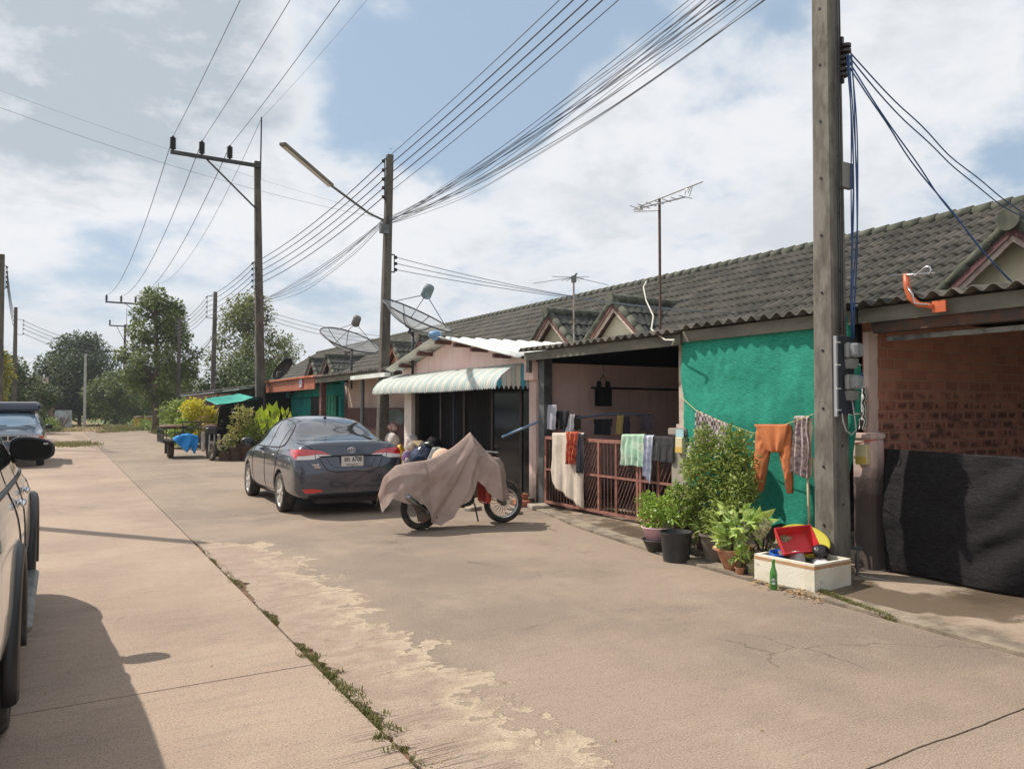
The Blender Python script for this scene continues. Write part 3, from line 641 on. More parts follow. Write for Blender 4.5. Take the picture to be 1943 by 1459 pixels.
# ---- house 5: teal with orange fascia
H5 = thing('row_house', 'teal row house with an orange fascia and orange roof sheet', 'house', (9, 26, 0), 'row houses under one tiled roof')
main_roof(H5, HY[5], HY[6], seg=3); dormer(H5, 25.9, 4); dormer(H5, 28.75, 4)
carport(H5, 23.2, 29.6, 2.58, ORSHEET, pm('orange_fascia', S(168, 96, 68), S(150, 84, 58), 3, .6), 3.05, .34); shell(H5, HY[5], HY[6], TEALW, False)
part(lambda b: (b.box((7.5, 23.3, 0), (7.62, 29.2, 2.5)), b.box((7.3, 26.1, 1.99), (7.5, 29.2, 2.2)), b.box((7.3, 23.3, 2.0), (7.5, 26.1, 2.35))), 'front_wall', TEALW, H5)
part(lambda b: (b.box((7.44, 25.1, .05), (7.5, 26.4, 2.0)),), 'doorway_shade_panel', BLACKM, H5)  # solid black panel paints the shade inside the opening
part(lambda b: [b.box((7.40-(i % 2)*.02, 23.5+i*.16, .05), (7.43, 23.5+i*.16+.15, 2.0)) for i in range(10)], 'shutter_door', pm('green_shutter', S(46, 150, 118), S(36, 126, 98), 4, .6), H5)
hn = part(lambda b: b.box((6.615, 24.55, 2.28), (6.635, 24.80, 2.53)), 'number_plate', pm('number_plate_white', S(190, 194, 214), rough=.5), H5)
mb = MB(); text_mb(mb, '51', .2, Matrix.Translation((6.61, 24.675, 2.405)) @ Matrix.Rotation(-pi/2, 4, 'Z') @ Matrix.Rotation(pi/2, 4, 'X'), .002); mb.build('number', pm('number_blue', S(40, 50, 120), rough=.5), hn)
part(lambda b: b.box((6.62, 24.42, 2.26), (6.635, 24.50, 2.54)), 'red_plate', pm('red_plate_paint', S(170, 40, 36), rough=.5), H5)
# ---- houses 6-9 beyond
for i, (lab, wm) in enumerate((('low row house just beyond the teal one, half behind the tall pole', GREYC), ('row house second beyond the teal one, its roof only', CREAMW), ('row house third beyond the teal one, its roof only', WHITEP), ('farthest house of the tiled row', PINKL))):
    y0, y1 = HY[6+i], HY[7+i]
    Hx = thing('row_house', lab, 'house', (9, (y0+y1)/2, 0), 'row houses under one tiled roof')
    main_roof(Hx, y0, y1, seg=3)
    if i == 1: dormer(Hx, 37.4, 3); dormer(Hx, 40.2, 3)
    carport(Hx, y0+.6, y1, 2.5, z1=3.0)
    shell(Hx, y0, y1, wm, False); part(lambda b: b.box((7.8, y0+.1, 0), (7.92, y1-.1, 2.4)), 'front_wall', wm, Hx)
# ------------------------------------------------------------------ poles
def spool(b, c, d, r=.045, h=.075):   # spool insulator about a vertical axis
    b.lathe([(r*.6, -h/2), (r, -h*.38), (r, -h*.12), (r*.5, 0), (r, h*.12), (r, h*.38), (r*.6, h/2)], c, 8)
def insul(b, c):
    b.lathe([(.05, 0), (.03, .02)]+[(r_, .06+.06*i+dz) for i in range(7) for r_, dz in ((.055, 0), (.105, .015), (.105, .03), (.055, .045))]+[(.04, .52)], c, 10)
SHAFT_LEAN = {}
def pole(label, x, y, h, wb=.24, wt=.15, lean=(0, 0), holes=True, mat=CONC, group='concrete power poles', rz=0):
    p = thing('power_pole', label, 'power pole', (x, y, 0), group)
    def sh(b):
        R = []
        for i in range(13):
            z = h*i/12-.1*(i == 0); w_ = lerp(wb, wt, i/12)/2; cx, cy = x+lean[0]*z/h, y+lean[1]*z/h; c_ = w_*.82
            R.append([(cx+a*cos(rz)-e*sin(rz), cy+a*sin(rz)+e*cos(rz), z) for a, e in ((-c_, -w_), (c_, -w_), (w_, -c_), (w_, c_), (c_, w_), (-c_, w_), (-w_, c_), (-w_, -c_))])
        b.rings(R, True, True)
    def full(b):
        sh(b)
        if holes: b.m = 1; ho(b)
    if True:
        def ho(b):
            for k in range(int(h/.55)):
                z = .5+k*.55; w_ = lerp(wb, wt, z/h)/2+.001; cx, cy = x+lean[0]*z/h, y+lean[1]*z/h
                b.lathe([(.013, -.006), (.013, .0005)], (cx-w_, cy, z), 8, True, 'X'); b.lathe([(.013, -.0005), (.013, .006)], (cx, cy-w_, z+.2), 8, True, 'Y')
    part(full, 'pole_shaft', [mat, BLACKM], p)
    return p
def rack(p, x, y, zs, side=-1, off=.16):
    def fr(b): b.bar((x+side*(off-.01), y, min(zs)-.06), (x+side*(off-.01), y, max(zs)+.06), .018, .018); [b.bar((x, y, z), (x+side*off, y, z), .02, .03) for z in (min(zs)-.06, max(zs)+.06)]
    part(fr, 'insulator_bracket', STEEL_D, p)
    for z in zs: part(lambda b: spool(b, (x+side*(off+.02), y, z), 0), 'insulator', CERAM, p)
P1 = (6.35, 4.80); P2 = (6.60, 17.4); P3 = (6.4, 29.2); P4 = (6.7, 41.8); P5 = (6.65, 54.5); P6 = (6.7, 69.5)
top = lambda px, py, P: atX(px, py, P[0]).z
p1 = pole('thick weathered concrete pole with electricity meters beside the foam box', *P1, 8.2, .245, .175, rz=radians(2))
p2 = pole('concrete pole with five insulators behind the left end of the striped awning', *P2, 7.72, .25, .15, lean=(.18, 0), mat=CONC_D)
p3 = pole('tall concrete pole with a long crossarm and three dark insulators behind the grey sedan', *P3, 10.75, .34, .2, lean=(-.24, 0), mat=CONC_D)
p4 = pole('slim concrete pole rising behind the teal tarpaulin', *P4, 7.6, .26, .17, lean=(.1, 0), holes=False, mat=CONC_D)
p5 = pole('thin concrete pole beside the big roadside tree', *P5, 7.5, .26, .17, holes=False, mat=CONC_D)
p6 = pole('far tall pole with a crossarm poking out of the big tree top', *P6, 10.3, .3, .2, holes=False, mat=CONC_D)
P7 = (5.6, 88); p7 = pole('farthest pole with a short crossarm and tilted lamp, half hidden by the big tree', *P7, 10.2, .3, .2, holes=False, mat=CONC_D)
pl = gnd(30, 806); PLx = (-2.45, 56); pL = pole('dark concrete pole above the dark pickup with wires to the right', *PLx, 7.8, .28, .18, holes=False, mat=CONC_D)
PM = (-2.12, 37); pM = pole('pole at the left picture edge with insulators', *PM, 7.8, .26, .18, holes=False, mat=CONC_D)
PW = (1.95, 82); pW = pole('slim pale grey pole at the end of the road', *PW, 6.7, .26, .2, holes=False, mat=pm('pale_pole_concrete', S(178, 176, 168), S(160, 158, 150), 3))
PS = (-2.55, 15.2); pS = pole('pole standing just outside the left of the picture, seen by its shadow', *PS, 8.0, .25, .16)
Z1 = [7.9, 7.72, 7.54, 7.36, 7.18]
rack(p1, *P1, Z1)
rack(p2, P2[0]+.17, P2[1], [7.55, 7.33, 7.11, 6.90, 6.68], off=.13)
rack(p3, P3[0]-.15, P3[1], [6.94, 6.74, 6.52, 6.3, 6.08], off=.2); rack(p4, *P4, [7.3, 7.05, 6.8, 6.55, 6.3], off=.3); rack(p5, *P5, [7.1, 6.9, 6.7, 6.5], off=.3)
rack(p3, P3[0]-.1, P3[1], [5.2, 5.05, 4.9], side=1, off=.3)
rack(p2, P2[0]+.12, P2[1], [5.25, 5.10, 4.95], side=1, off=.2)
rack(pL, *PLx, [7.0, 6.75, 6.5, 6.2], side=1, off=.4); rack(pM, *PM, [7.3, 7.1, 6.9, 6.7, 6.5], side=1, off=.15)
def crossarm(p, P, z, xs, lean=0, ins=True, hw=.12):
    x0 = P[0]+lean
    part(lambda b: b.bar((x0+.1, P[1]-.16, z), (xs[0]-.08, P[1]-.16, z+.02), hw, hw), 'crossarm', STEEL_D, p)
    part(lambda b: b.bar((x0, P[1]-.16, z-1.65), ((xs[0]*2+x0)/3+.15, P[1]-.16, z-.05), .05, .05), 'brace', STEEL_D, p)
    part(lambda b: b.bar((x0+.12, P[1], z-.5), (x0+.14, P[1], z+1.9), .045, .045), 'earth_spike', STEEL_D, p)
    for x in xs: part(lambda b: insul(b, (x, P[1]-.16, z+.07)), 'insulator', BLACKM, p)
X3 = [atY(328, 290, P3[1]-.16).x, atY(383, 290, P3[1]-.16).x, atY(436, 300, P3[1]-.16).x]
crossarm(p3, P3, 10.55, X3, -.24)
X6 = [3.05, 4.1, 5.15]; crossarm(p6, P6, 10.1, X6)
X7 = [4.2]; crossarm(p7, P7, 10.0, X7)
def hardware(b):
    for z in (6.05, 6.15): b.bbox((P1[0], P1[1], z), (.25, .25, .05), .01)
part(hardware, 'clamp', STEEL_D, p1)
zc = atX(1590, 115, P1[0]).z
part(lambda b: [b.lathe([(.02, -.05), (.05, -.04), (.05, -.012), (.025, 0), (.05, .012), (.05, .04), (.02, .05)], (P1[0]+.10, P1[1]-.14+.02*i, zc+.13-.11*i), 10) for i in range(3)]+[b.bar((P1[0]+.08, P1[1]-.11, zc-.2), (P1[0]+.08, P1[1]-.11, zc+.25), .03)], 'spool_rack', CERAM, p1)
bx = atX(1583, 335, P1[0]).z
part(lambda b: b.box((P1[0]-.0, P1[1]-.16, bx-.12), (P1[0]+.16, P1[1]-.105, bx+.12)), 'junction_box', pm('grey_box', S(128, 126, 120), rough=.6), p1)
zb0, zb1 = atX(1585, 790, P1[0]).z, atX(1585, 640, P1[0]).z
part(lambda b: b.box((P1[0]-.11, P1[1]-.155, zb0+.02), (P1[0]+.14, P1[1]-.135, zb1)), 'meter_board', pm('meter_board_grey', S(54, 58, 68), S(40, 44, 52), 5, .7), p1)
part(lambda b: b.box((P1[0]-.135, P1[1]-.165, zb0), (P1[0]-.112, P1[1]-.135, zb1+.0)), 'conduit', pm('conduit_grey', S(150, 152, 156), rough=.5), p1)
def marks(b):
    for z in (zb0+.06, zb0+.26, zb0+.48, zb1-.06): b.cbox((P1[0]-.115, P1[1]-.17, z), (.06, .01, .012))
part(marks, 'strap', pm('white_strap', S(210, 210, 206)), p1)
# meters
MG = pm('meter_case_grey', S(148, 150, 146), S(130, 132, 128), 6, .5); MCLR = pm('meter_clear_cover', (.5, .53, .53), rough=.06, alpha=.4, spec=.8); METAL = pm('bright_metal', S(190, 190, 190), rough=.25, metal=.9)
for i, (pyt, pyb, lab) in enumerate(((655, 700, 'upper electricity meter on the board of the near pole'), (708, 760, 'lower electricity meter on the board of the near pole'))):
    zt, zb_ = atX(1596, pyt, P1[0]).z, atX(1596, pyb, P1[0]).z; xm = P1[0]+.045
    m = thing('electricity_meter', lab, 'electricity meter', (xm, P1[1]-.16, zb_), 'electricity meters')
    part(lambda b: (b.bbox((xm, P1[1]-.185, zb_+.17), (.15, .05, .15), .015)), 'meter_body', MG, m)
    part(lambda b: b.prism([(xm-.06, zb_+.09), (xm+.06, zb_+.09), (xm+.04, zb_), (xm-.04, zb_)], P1[1]-.23, P1[1]-.16, 'Y'), 'terminal_box', MG, m)
    part(lambda b: b.bbox((xm, P1[1]-.25, zb_+.17), (.13, .085, .13), .02), 'meter_cover', MCLR, m)
    part(lambda b: (b.lathe([(.045, 0), (.045, .012)], (xm, P1[1]-.235, zb_+.185), 16, True, 'Y'), b.box((xm-.04, P1[1]-.245, zb_+.12), (xm+.04, P1[1]-.235, zb_+.15))), 'dial', METAL, m)
# street lamp on P2
L0 = V((P2[0]+.02, P2[1]-.05, top(718, 440, P2))); La, Lb = atY(628, 352, P2[1]-1.6), atY(536, 273, P2[1]-3.0)
Lm = atY(700, 405, P2[1]-.35)
sl = thing('street_lamp', 'long tube street lamp on a bent arm fixed to the awning-side pole', 'street lamp', L0)
part(lambda b: b.tube([L0, L0+V((-.02, 0, .22)), Lm, La, lerp(La, Lb, .2)], .028, 8), 'lamp_arm', STEEL, sl)
part(lambda b: b.box(L0-V((.1, .05, .1)), L0+V((.12, .05, .12))), 'lamp_bracket', STEEL, sl)
part(lambda b: b.bar(La, Lb, .13, .05), 'lamp_housing', pm('lamp_housing_grey', S(120, 112, 102), S(96, 90, 82), 8, .7), sl)
part(lambda b: b.tube([lerp(La, Lb, .03)-V((0, 0, .03)), lerp(La, Lb, .97)-V((0, 0, .03))], .035, 8), 'lamp_tube', pm('frosted_tube', S(206, 196, 182), rough=.4), sl)
# ------------------------------------------------------------------ wires
WBLK = pm('black_cable', S(34, 35, 40), rough=.6); WCOM = pm('dark_slate_cable', S(48, 50, 60), rough=.6); WGREY = pm('grey_cable', S(86, 90, 98), rough=.5, metal=.2); WBLUE = pm('blue_cable', S(58, 92, 146), S(48, 78, 124), 5, .5)
def wire(a, b, sag, r, name, mat, label, cat='power line', group=None, n=24, wob=0):
    a, b = V(a), V(b); pts = []
    for i in range(n+1):
        t = i/n; p = a.lerp(b, t); p.z -= sag*4*t*(1-t)
        if wob: p += V((nz(t*5, a.z*9), 0, nz(t*4, a.z*13+5)))*wob*sin(pi*t)
        pts.append(p)
    mb = MB(); mb.tube(pts, r, 5); o = mb.build(name, mat, smooth=True); return tag(o, label, cat, group)
OR_ = ('topmost', 'second from top', 'middle', 'second from bottom', 'lowest')
zz2 = [7.55, 7.33, 7.11, 6.90, 6.68]; zz3 = [6.94, 6.74, 6.52, 6.3, 6.08]; zz4 = [7.3, 7.05, 6.8, 6.55, 6.3]; zz5 = [7.2, 7.0, 6.8, 6.6, 6.4]
for i in range(5):
    thick = .011 if i in (1, 2, 3) else .007
    wire((P1[0]-.2, P1[1], Z1[i]), (P2[0]+.02, P2[1], zz2[i]), .10, thick, 'power_line', WBLK, OR_[i]+' black line from the near pole to the awning-side pole', group='lines between near pole and awning-side pole')
    wire((P2[0]+.02, P2[1], zz2[i]), (P3[0]-.37, P3[1], zz3[i]), .22, .012, 'power_line', WBLK, OR_[i]+' black line from the awning-side pole to the tall pole', group='lines between awning-side pole and tall pole')
    wire((P3[0]-.37, P3[1], zz3[i]), (P4[0]-.32, P4[1], zz4[i]), .15, .013, 'power_line', WGREY, OR_[i]+' thin line from the tall pole to the slim pole beyond it', group='lines between tall pole and slim pole')
    wire((P4[0]-.32, P4[1], zz4[i]), (P5[0]-.32, P5[1], zz5[i]), .3, .013, 'power_line', WGREY, OR_[i]+' thin line running to the pole beside the big tree', group='lines to the pole by the tree')
for i in range(3):
    wire((X3[i], P3[1]-.16, 11.12), (X3[i]+.2, -9.5, 11.25), .55, .009, 'power_line', WGREY, ('high line from the outer crossarm insulator of the tall pole', 'high line from the middle crossarm insulator of the tall pole', 'high line from the inner crossarm insulator of the tall pole')[i], group='high voltage lines', n=40)
    wire((X3[i], P3[1]-.16, 11.12), (X6[i], P6[1]-.16, 10.7), 1.3, .014, 'power_line', WGREY, ('sagging outer high line between the two crossarm poles', 'sagging middle high line between the two crossarm poles', 'sagging inner high line between the two crossarm poles')[i], group='high voltage lines', n=40)
wire((P3[0]-.1, P3[1], 12.4), (P6[0]+.14, P6[1], 11.9), 1.4, .009, 'power_line', WGREY, 'thin earth wire between the spikes of the two crossarm poles', n=40)
wire((P3[0]-.1, P3[1], 12.4), (7.4, -9.5, 13.4), .8, .004, 'power_line', WGREY, 'thin earth wire from the tall pole spike toward the camera', n=40)
for i in range(4):
    wire((PLx[0]+.42, PLx[1], (7.0, 6.75, 6.5, 6.2)[i]), (5.2, 79, (7.2, 6.9, 6.6, 6.2)[i]), .5, .016, 'power_line', WGREY, ('topmost', 'second from top', 'third from top', 'lowest')[i]+' thin line crossing the far end of the road', group='lines crossing the far road')
    wire((PLx[0], PLx[1], (7.2, 6.95, 6.7, 6.4)[i]), (PM[0]+.17, PM[1], (7.3, 7.1, 6.9, 6.7)[i]), .4, .013, 'power_line', WGREY, ('topmost', 'second from top', 'third from top', 'lowest')[i]+' thin line at the left edge between two poles', group='lines on the left side')
wire((P2[0]+.02, P2[1]-.1, top(712, 425, P2)), (-2.4, 15.3, 7.0), .25, .003, 'communication_cable', WGREY, 'thin cable crossing the street to the left, upper one', 'cable')
wire((P2[0]+.02, P2[1]-.1, top(712, 420, P2)), (-2.4, 15.3, 7.25), .12, .002, 'communication_cable', WGREY, 'thinner cable crossing the street to the left, just above its neighbour', 'cable')
random.seed(5)
zb2 = top(722, 420, P2)
for i in range(18):
    z1_ = 5.9+i*.04; sg = rnd(.12, .5)
    wire((P1[0]-.13+rnd(-.03, .03), P1[1]+.02, z1_), (P2[0]+.12, P2[1]-.1, zb2+rnd(-.10, .06)), sg, rnd(.0028, .006), 'communication_cable', WCOM, 'black cable in the sagging bundle from the near pole to the awning-side pole', 'cable', 'cable bundle near pole to awning-side pole', 30, .05)
for i in range(8):
    wire((P2[0]+.05, P2[1]+.1, zb2+rnd(-.1, .05)), (P3[0]-.05, P3[1]-.2, 5.55+rnd(-.08, .08)), rnd(.15, .7), rnd(.004, .007), 'communication_cable', WCOM, 'thin cable in the sagging bundle from the awning-side pole to the tall pole', 'cable', 'cable bundle awning-side pole to tall pole', 24, .06)
for i in range(4):
    wire((P3[0], P3[1]+.2, 5.5+rnd(-.1, .1)), (P4[0], P4[1]-.2, 5.3+rnd(-.1, .1)), rnd(.2, .5), .008, 'communication_cable', WBLK, 'thin cable in the bundle from the tall pole to the slim pole beyond it', 'cable', 'cable bundle tall pole to slim pole', 20, .05)
    wire((P4[0], P4[1], 5.3+rnd(-.1, .1)), (P5[0], P5[1]-.2, 5.2+rnd(-.1, .1)), rnd(.3, .6), .009, 'communication_cable', WBLK, 'thin cable in the bundle ending at the pole beside the big tree', 'cable', 'cable bundle to the pole by the tree', 20, .05)
# service drops
for i in range(3):
    wire((P2[0]+.35, P2[1]-.02, (5.25, 5.1, 4.95)[i]), (11.9, 12.9-.8*i, 3.75-.1*i), .12, .008, 'service_cable', WGREY, ('upper', 'middle', 'lower')[i]+' thin service cable from the awning-side pole down to the tiled roof', 'cable', 'service cables to the pink house', 20)
    wire((P3[0]+.2, P3[1]-.02, (5.2, 5.05, 4.9)[i]), (11.9, 22.5+i, 3.9), .35, .009, 'service_cable', WGREY, ('upper', 'middle', 'lower')[i]+' thin service cable from the tall pole to the beige house roof', 'cable', 'service cables to the beige house', 20)
spz = V((P1[0]+.12, P1[1]-.16, zc+.10))
ends = [atX(1943, 405, 10.6), atX(1943, 412, 10.6), atX(1925, 540, 8.3), atX(1915, 532, 8.3)]
sg = [.25, .42, .28, .22]
for i, e in enumerate(ends):
    wire(spz-V((0, 0, .05*i)), e, sg[i]*.45, .007, 'service_cable', WBLUE, 'blue cable drooping from the near pole to the roof on the right, one of a pair', 'cable', 'blue service cables (upper pair)' if i < 2 else 'blue service cables (lower pair)', 24, .05)
for o in [o for o in COL.objects if o.get('group') == 'blue service cables (upper pair)']: o['label'] = 'blue cable of the upper pair running from the near pole to the right roof ridge'
for o in [o for o in COL.objects if o.get('group') == 'blue service cables (lower pair)']: o['label'] = 'blue cable of the lower pair drooping from the near pole to the right carport eave'
for i in range(6):   # blue cables hanging down the pole to the meters
    y_ = P1[1]-.17; pts = []; ph = i*1.3
    z0, z1_ = zc+.05, zb1-.02
    for k in range(17):
        t = k/16; bul = sin(pi*min(1, t*1.15))
        pts.append((P1[0]+.09+.015*sin(ph)+bul*(.03+.035*(i % 3))+.012*sin(t*9+ph), y_-.02*(i % 2), lerp(z0, z1_, t)))
    mb = MB(); mb.tube(pts, .006, 6); tag(mb.build('meter_cable', WBLUE, smooth=True), 'blue cable hanging down the near pole to the meters', 'cable', 'blue meter cables')
for i in range(3):
    x_ = P1[0]-.06+.03*i; mb = MB(); mb.tube([(x_+.012*nz(k*.4, i), P1[1]-.125-.02, lerp(8.0, zb1+.02, k/24)) for k in range(25)], .0055, 5)
    tag(mb.build('pole_cable', WBLK, smooth=True), 'black cable running down the shaded face of the near pole', 'cable', 'black cables on the near pole')
mz = atX(1600, 700, P1[0]).z
mb = MB(); zl = atX(1580, 790, P1[0]).z
mb.tube([(P1[0]+.04, P1[1]-.2, mz-.30), (P1[0]+.06, P1[1]-.21, zl-.02), (P1[0]+.08, P1[1]-.21, zl-.13), (P1[0]+.02, P1[1]-.2, zl-.17), (P1[0]-.04, P1[1]-.19, zl-.13), (P1[0]-.07, P1[1]-.18, zl-.04), (P1[0]-.07, P1[1]-.17, zl+.03)], .007, 8)
tag(mb.build('meter_lead', pm('pale_grey_lead', S(170, 172, 170), rough=.5), smooth=True), 'pale grey lead looping under the lower electricity meter', 'cable')
mb = MB(); [mb.tube([(P1[0]+.12+dx, P1[1]-.2, mz-.06), (P1[0]+.15+dx, P1[1]-.215, mz-.1), (P1[0]+.19+dx, P1[1]-.2, mz-.1), (P1[0]+.20+dx, P1[1]-.18, mz-.03)], .007, 6) for dx in (0, .02)]
tag(mb.build('meter_lead', WBLUE, smooth=True), 'short blue lead curling between the two electricity meters', 'cable')
# ------------------------------------------------------------------ vehicles
def loft_body(st, arches, arch_r, arch_in, lv=2):
    vs, fs = [], []
    for (y, zb, zm, xw, sh, g, r, zt) in st:
        half = [(0, zb), (xw*.86, zb), (xw*.985, zb+.1), (xw, zm), sh, g, r, (r[0]*.55, zt-.008), (0, zt)]
        ring = [(x, y, z) for x, z in half]+[(-x, y, z) for x, z in half[-2:0:-1]]
        vs += ring
    n = 16
    for i in range(len(st)-1):
        for j in range(n): k = (j+1) % n; fs.append((i*n+j, (i+1)*n+j, (i+1)*n+k, i*n+k))
    fs.append(tuple(range(n))); fs.append(tuple((len(st)-1)*n+j for j in reversed(range(n))))
    me = bpy.data.meshes.new('t'); me.from_pydata(vs, [], fs); o = bpy.data.objects.new('t', me); COL.objects.link(o)
    bm = bmesh.new(); bm.from_mesh(me); bmesh.ops.recalc_face_normals(bm, faces=bm.faces); bm.to_mesh(me); bm.free()
    md = o.modifiers.new('s', 'SUBSURF'); md.levels = md.render_levels = lv
    dg = bpy.context.evaluated_depsgraph_get(); m1 = bpy.data.meshes.new_from_object(o.evaluated_get(dg))
    bvh = BVHTree.FromPolygons([v.co.copy() for v in m1.vertices], [tuple(p.vertices) for p in m1.polygons])
    cutters = []
    for (yw, zw) in arches:
        for sx in (-1, 1):
            b = MB(); xa, xb = sx*arch_in, sx*1.3
            if xa > xb: xa, xb = xb, xa
            b.lathe([(arch_r, xa), (arch_r, xb)], (0, yw, zw), 40, True, 'X')
            if False: pass
            cme = bpy.data.meshes.new('c'); cme.from_pydata(b.v, [], b.f); bm = bmesh.new(); bm.from_mesh(cme); bmesh.ops.recalc_face_normals(bm, faces=bm.faces); bm.to_mesh(cme); bm.free()
            c = bpy.data.objects.new('c', cme); COL.objects.link(c); cutters.append(c)
            bo = o.modifiers.new('b', 'BOOLEAN'); bo.operation = 'DIFFERENCE'; bo.object = c; bo.solver = 'EXACT'
    dg = bpy.context.evaluated_depsgraph_get(); dg.update(); m2 = bpy.data.meshes.new_from_object(o.evaluated_get(dg))
    V2, F2 = [v.co.copy() for v in m2.vertices], [tuple(p.vertices) for p in m2.polygons]
    for c in cutters+[o]: bpy.data.objects.remove(c)
    return V2, F2, bvh
def polyat(P, t):
    ls = [(V(b)-V(a)).length for a, b in zip(P, P[1:])]; tot = sum(ls) or 1; d = t*tot
    for (a, b), l in zip(zip(P, P[1:]), ls):
        if d <= l+1e-9: return V(a).lerp(V(b), d/l if l else 0)
        d -= l
    return V(P[-1])
class Car:
    def __init__(s, st, arches, arch_r, arch_in, M4, lv=2):
        s.V, s.F, s.bvh = loft_body(st, arches, arch_r, arch_in, lv); s.M = M4
    def hit(s, a, b, view, off=.004):
        o, d = {'L': ((-3, a, b), (1, 0, 0)), 'R': ((3, a, b), (-1, 0, 0)), 'B': ((a, -3, b), (0, 1, 0)), 'F': ((a, 9, b), (0, -1, 0)), 'T': ((a, b, 4), (0, 0, -1))}[view]
        h = s.bvh.ray_cast(V(o), V(d))
        if h[0] is None:
            h = s.bvh.find_nearest(V(o)+V(d)*3)
        n = h[1]
        if n.dot(V(d)) > 0: n = -n
        return h[0]+n*off
    def body(s, par, mat, name='body'):
        mb = MB(); mb.x = s.M; mb.add(s.V, s.F); o = mb.build(name, mat, par, smooth=True)
        o.data.set_sharp_from_angle(angle=radians(38)); return o
    def patch(s, mb, top, bot, view, n=12, m=6, off=.005, th=.0):
        mb.x = s.M; mb.smooth = True
        mb.grid(lambda u, v: s.hit(*(polyat(top, u).lerp(polyat(bot, u), v)), view, off), n, m)
    def seam(s, mb, path, view, r=.004, n=24, off=.001):
        mb.x = s.M; mb.smooth = True; mb.tube([s.hit(*polyat(path, i/n), view, off) for i in range(n+1)], r, 5)
PAINT = pm('grey_metallic_paint', S(68, 72, 84), rough=.25, metal=.55, coat=1.0, dirt=S(120, 112, 104), dsc=2.2, dlo=.5, dhi=.9)
GLASSD = pm('tinted_car_glass', S(30, 34, 40), rough=.04, spec=1.0, coat=.8); BLKP = pm('black_plastic', S(26, 26, 28), rough=.45); RUBBER = pm('tyre_rubber', S(40, 38, 36), S(74, 66, 58), 9, .85, bump=.3, bsc=60)
SILV = pm('silver_wheel_paint', S(196, 192, 184), S(170, 162, 150), 6, .45, metal=.1); CHROME = pm('chrome', S(220, 220, 222), rough=.12, metal=1); REDL = pm('red_lens', S(190, 14, 22), rough=.08, spec=.9, coat=1); CLRL = pm('clear_lens', S(214, 206, 204), rough=.1, spec=.9, coat=1)
SEAMM = pm('panel_gap', S(12, 12, 14), rough=.9); PLATEW = pm('white_plate', S(212, 210, 204), S(196, 192, 184), 6, .5); INKB = pm('black_ink', S(20, 20, 22), rough=.6)
def wheel(par, M4, c, r, w, rr, side, ns=8, hub=True, knob=False):
    """side=+1: outer face towards +x"""
    mt = MB(); mt.x = M4; mt.smooth = True; h = w/2
    mt.lathe([(rr, -h*.9), (r*.93, -h), (r*.99, -h*.8), (r, -h*.4), (r, h*.4), (r*.99, h*.8), (r*.93, h), (rr, h*.9)], c, 40, False, 'X')
    if knob:
        mt.smooth = False
    w_ = mt.build('wheel', RUBBER, par)
    m = MB(); m.x = M4; m.smooth = True
    f = side*h*.82
    m.lathe([(rr+.006, side*h*.9), (rr, f), (rr*.93, side*h*.7), (rr*.9, side*h*.3), (rr*.9, -side*h*.5), (.02, -side*h*.5)], c, 36, False, 'X')
    m.smooth = False
    for k in range(ns):
        a = 2*pi*k/ns
        for d in (-.11, .11):
            pass
        def P(rad, ang, x): return (c[0]+x, c[1]+rad*cos(ang), c[2]+rad*sin(ang))
        wi, wo = .26, .15; xo = f*.98; xi = f*.55
        m.add([P(rr*.16, a-wi*2, f*.85), P(rr*.16, a+wi*2, f*.85), P(rr*.93, a+wo, xo), P(rr*.93, a-wo, xo), P(rr*.16, a-wi*2, xi), P(rr*.16, a+wi*2, xi), P(rr*.93, a+wo, xi), P(rr*.93, a-wo, xi)],
              [(0, 1, 2, 3), (0, 3, 7, 4), (1, 5, 6, 2), (3, 2, 6, 7)])
    m.smooth = True; m.lathe([(.001, f*1.02), (rr*.2, f*1.0), (rr*.24, f*.85), (rr*.24, f*.5)], c, 20, False, 'X')
    m.build('rim', SILV, w_)
    return w_
# ---- grey sedan
cx, y0 = 3.80, 11.22
Ms = T((cx, y0, 0), radians(-1.0))
st = [(-.03, .34, .50, .60, (.58, .62), (.5, .67), (.3, .69), .69), (.02, .28, .52, .75, (.73, .74), (.62, .80), (.4, .82), .82), (.07, .26, .55, .82, (.80, .88), (.72, .97), (.5, 1.0), 1.01),
      (.12, .25, .58, .85, (.825, .95), (.74, 1.065), (.5, 1.10), 1.115), (.28, .23, .6, .868, (.845, .96), (.75, 1.065), (.5, 1.095), 1.11), (.60, .22, .6, .876, (.86, .95), (.75, 1.07), (.58, 1.11), 1.13),
      (.95, .21, .6, .88, (.865, .94), (.745, 1.10), (.60, 1.25), 1.285), (1.32, .20, .6, .882, (.868, .93), (.74, 1.08), (.60, 1.375), 1.425), (1.75, .19, .6, .882, (.868, .92), (.74, 1.03), (.60, 1.42), 1.475),
      (2.3, .19, .6, .882, (.868, .91), (.745, .99), (.60, 1.425), 1.485), (2.75, .19, .6, .882, (.866, .90), (.75, .97), (.60, 1.35), 1.42), (3.12, .19, .6, .88, (.862, .88), (.75, .95), (.62, 1.15), 1.22),
      (3.42, .2, .6, .876, (.85, .86), (.75, .93), (.6, .995), 1.02), (3.9, .21, .58, .86, (.82, .82), (.7, .885), (.45, .915), .925), (4.2, .22, .5, .82, (.76, .73), (.62, .78), (.4, .80), .81), (4.38, .25, .45, .68, (.6, .60), (.5, .64), (.3, .65), .65), (4.43, .32, .45, .5, (.45, .5), (.38, .54), (.25, .55), .55)]
sed = Car(st, [(.95, .30), (3.50, .30)], .365, .60, Ms)
SD = thing('parked_car', 'dark grey sedan parked with its rear toward the camera beside the covered motorcycle', 'car', (cx, y0+2.2, 0))
body = sed.body(SD, PAINT)
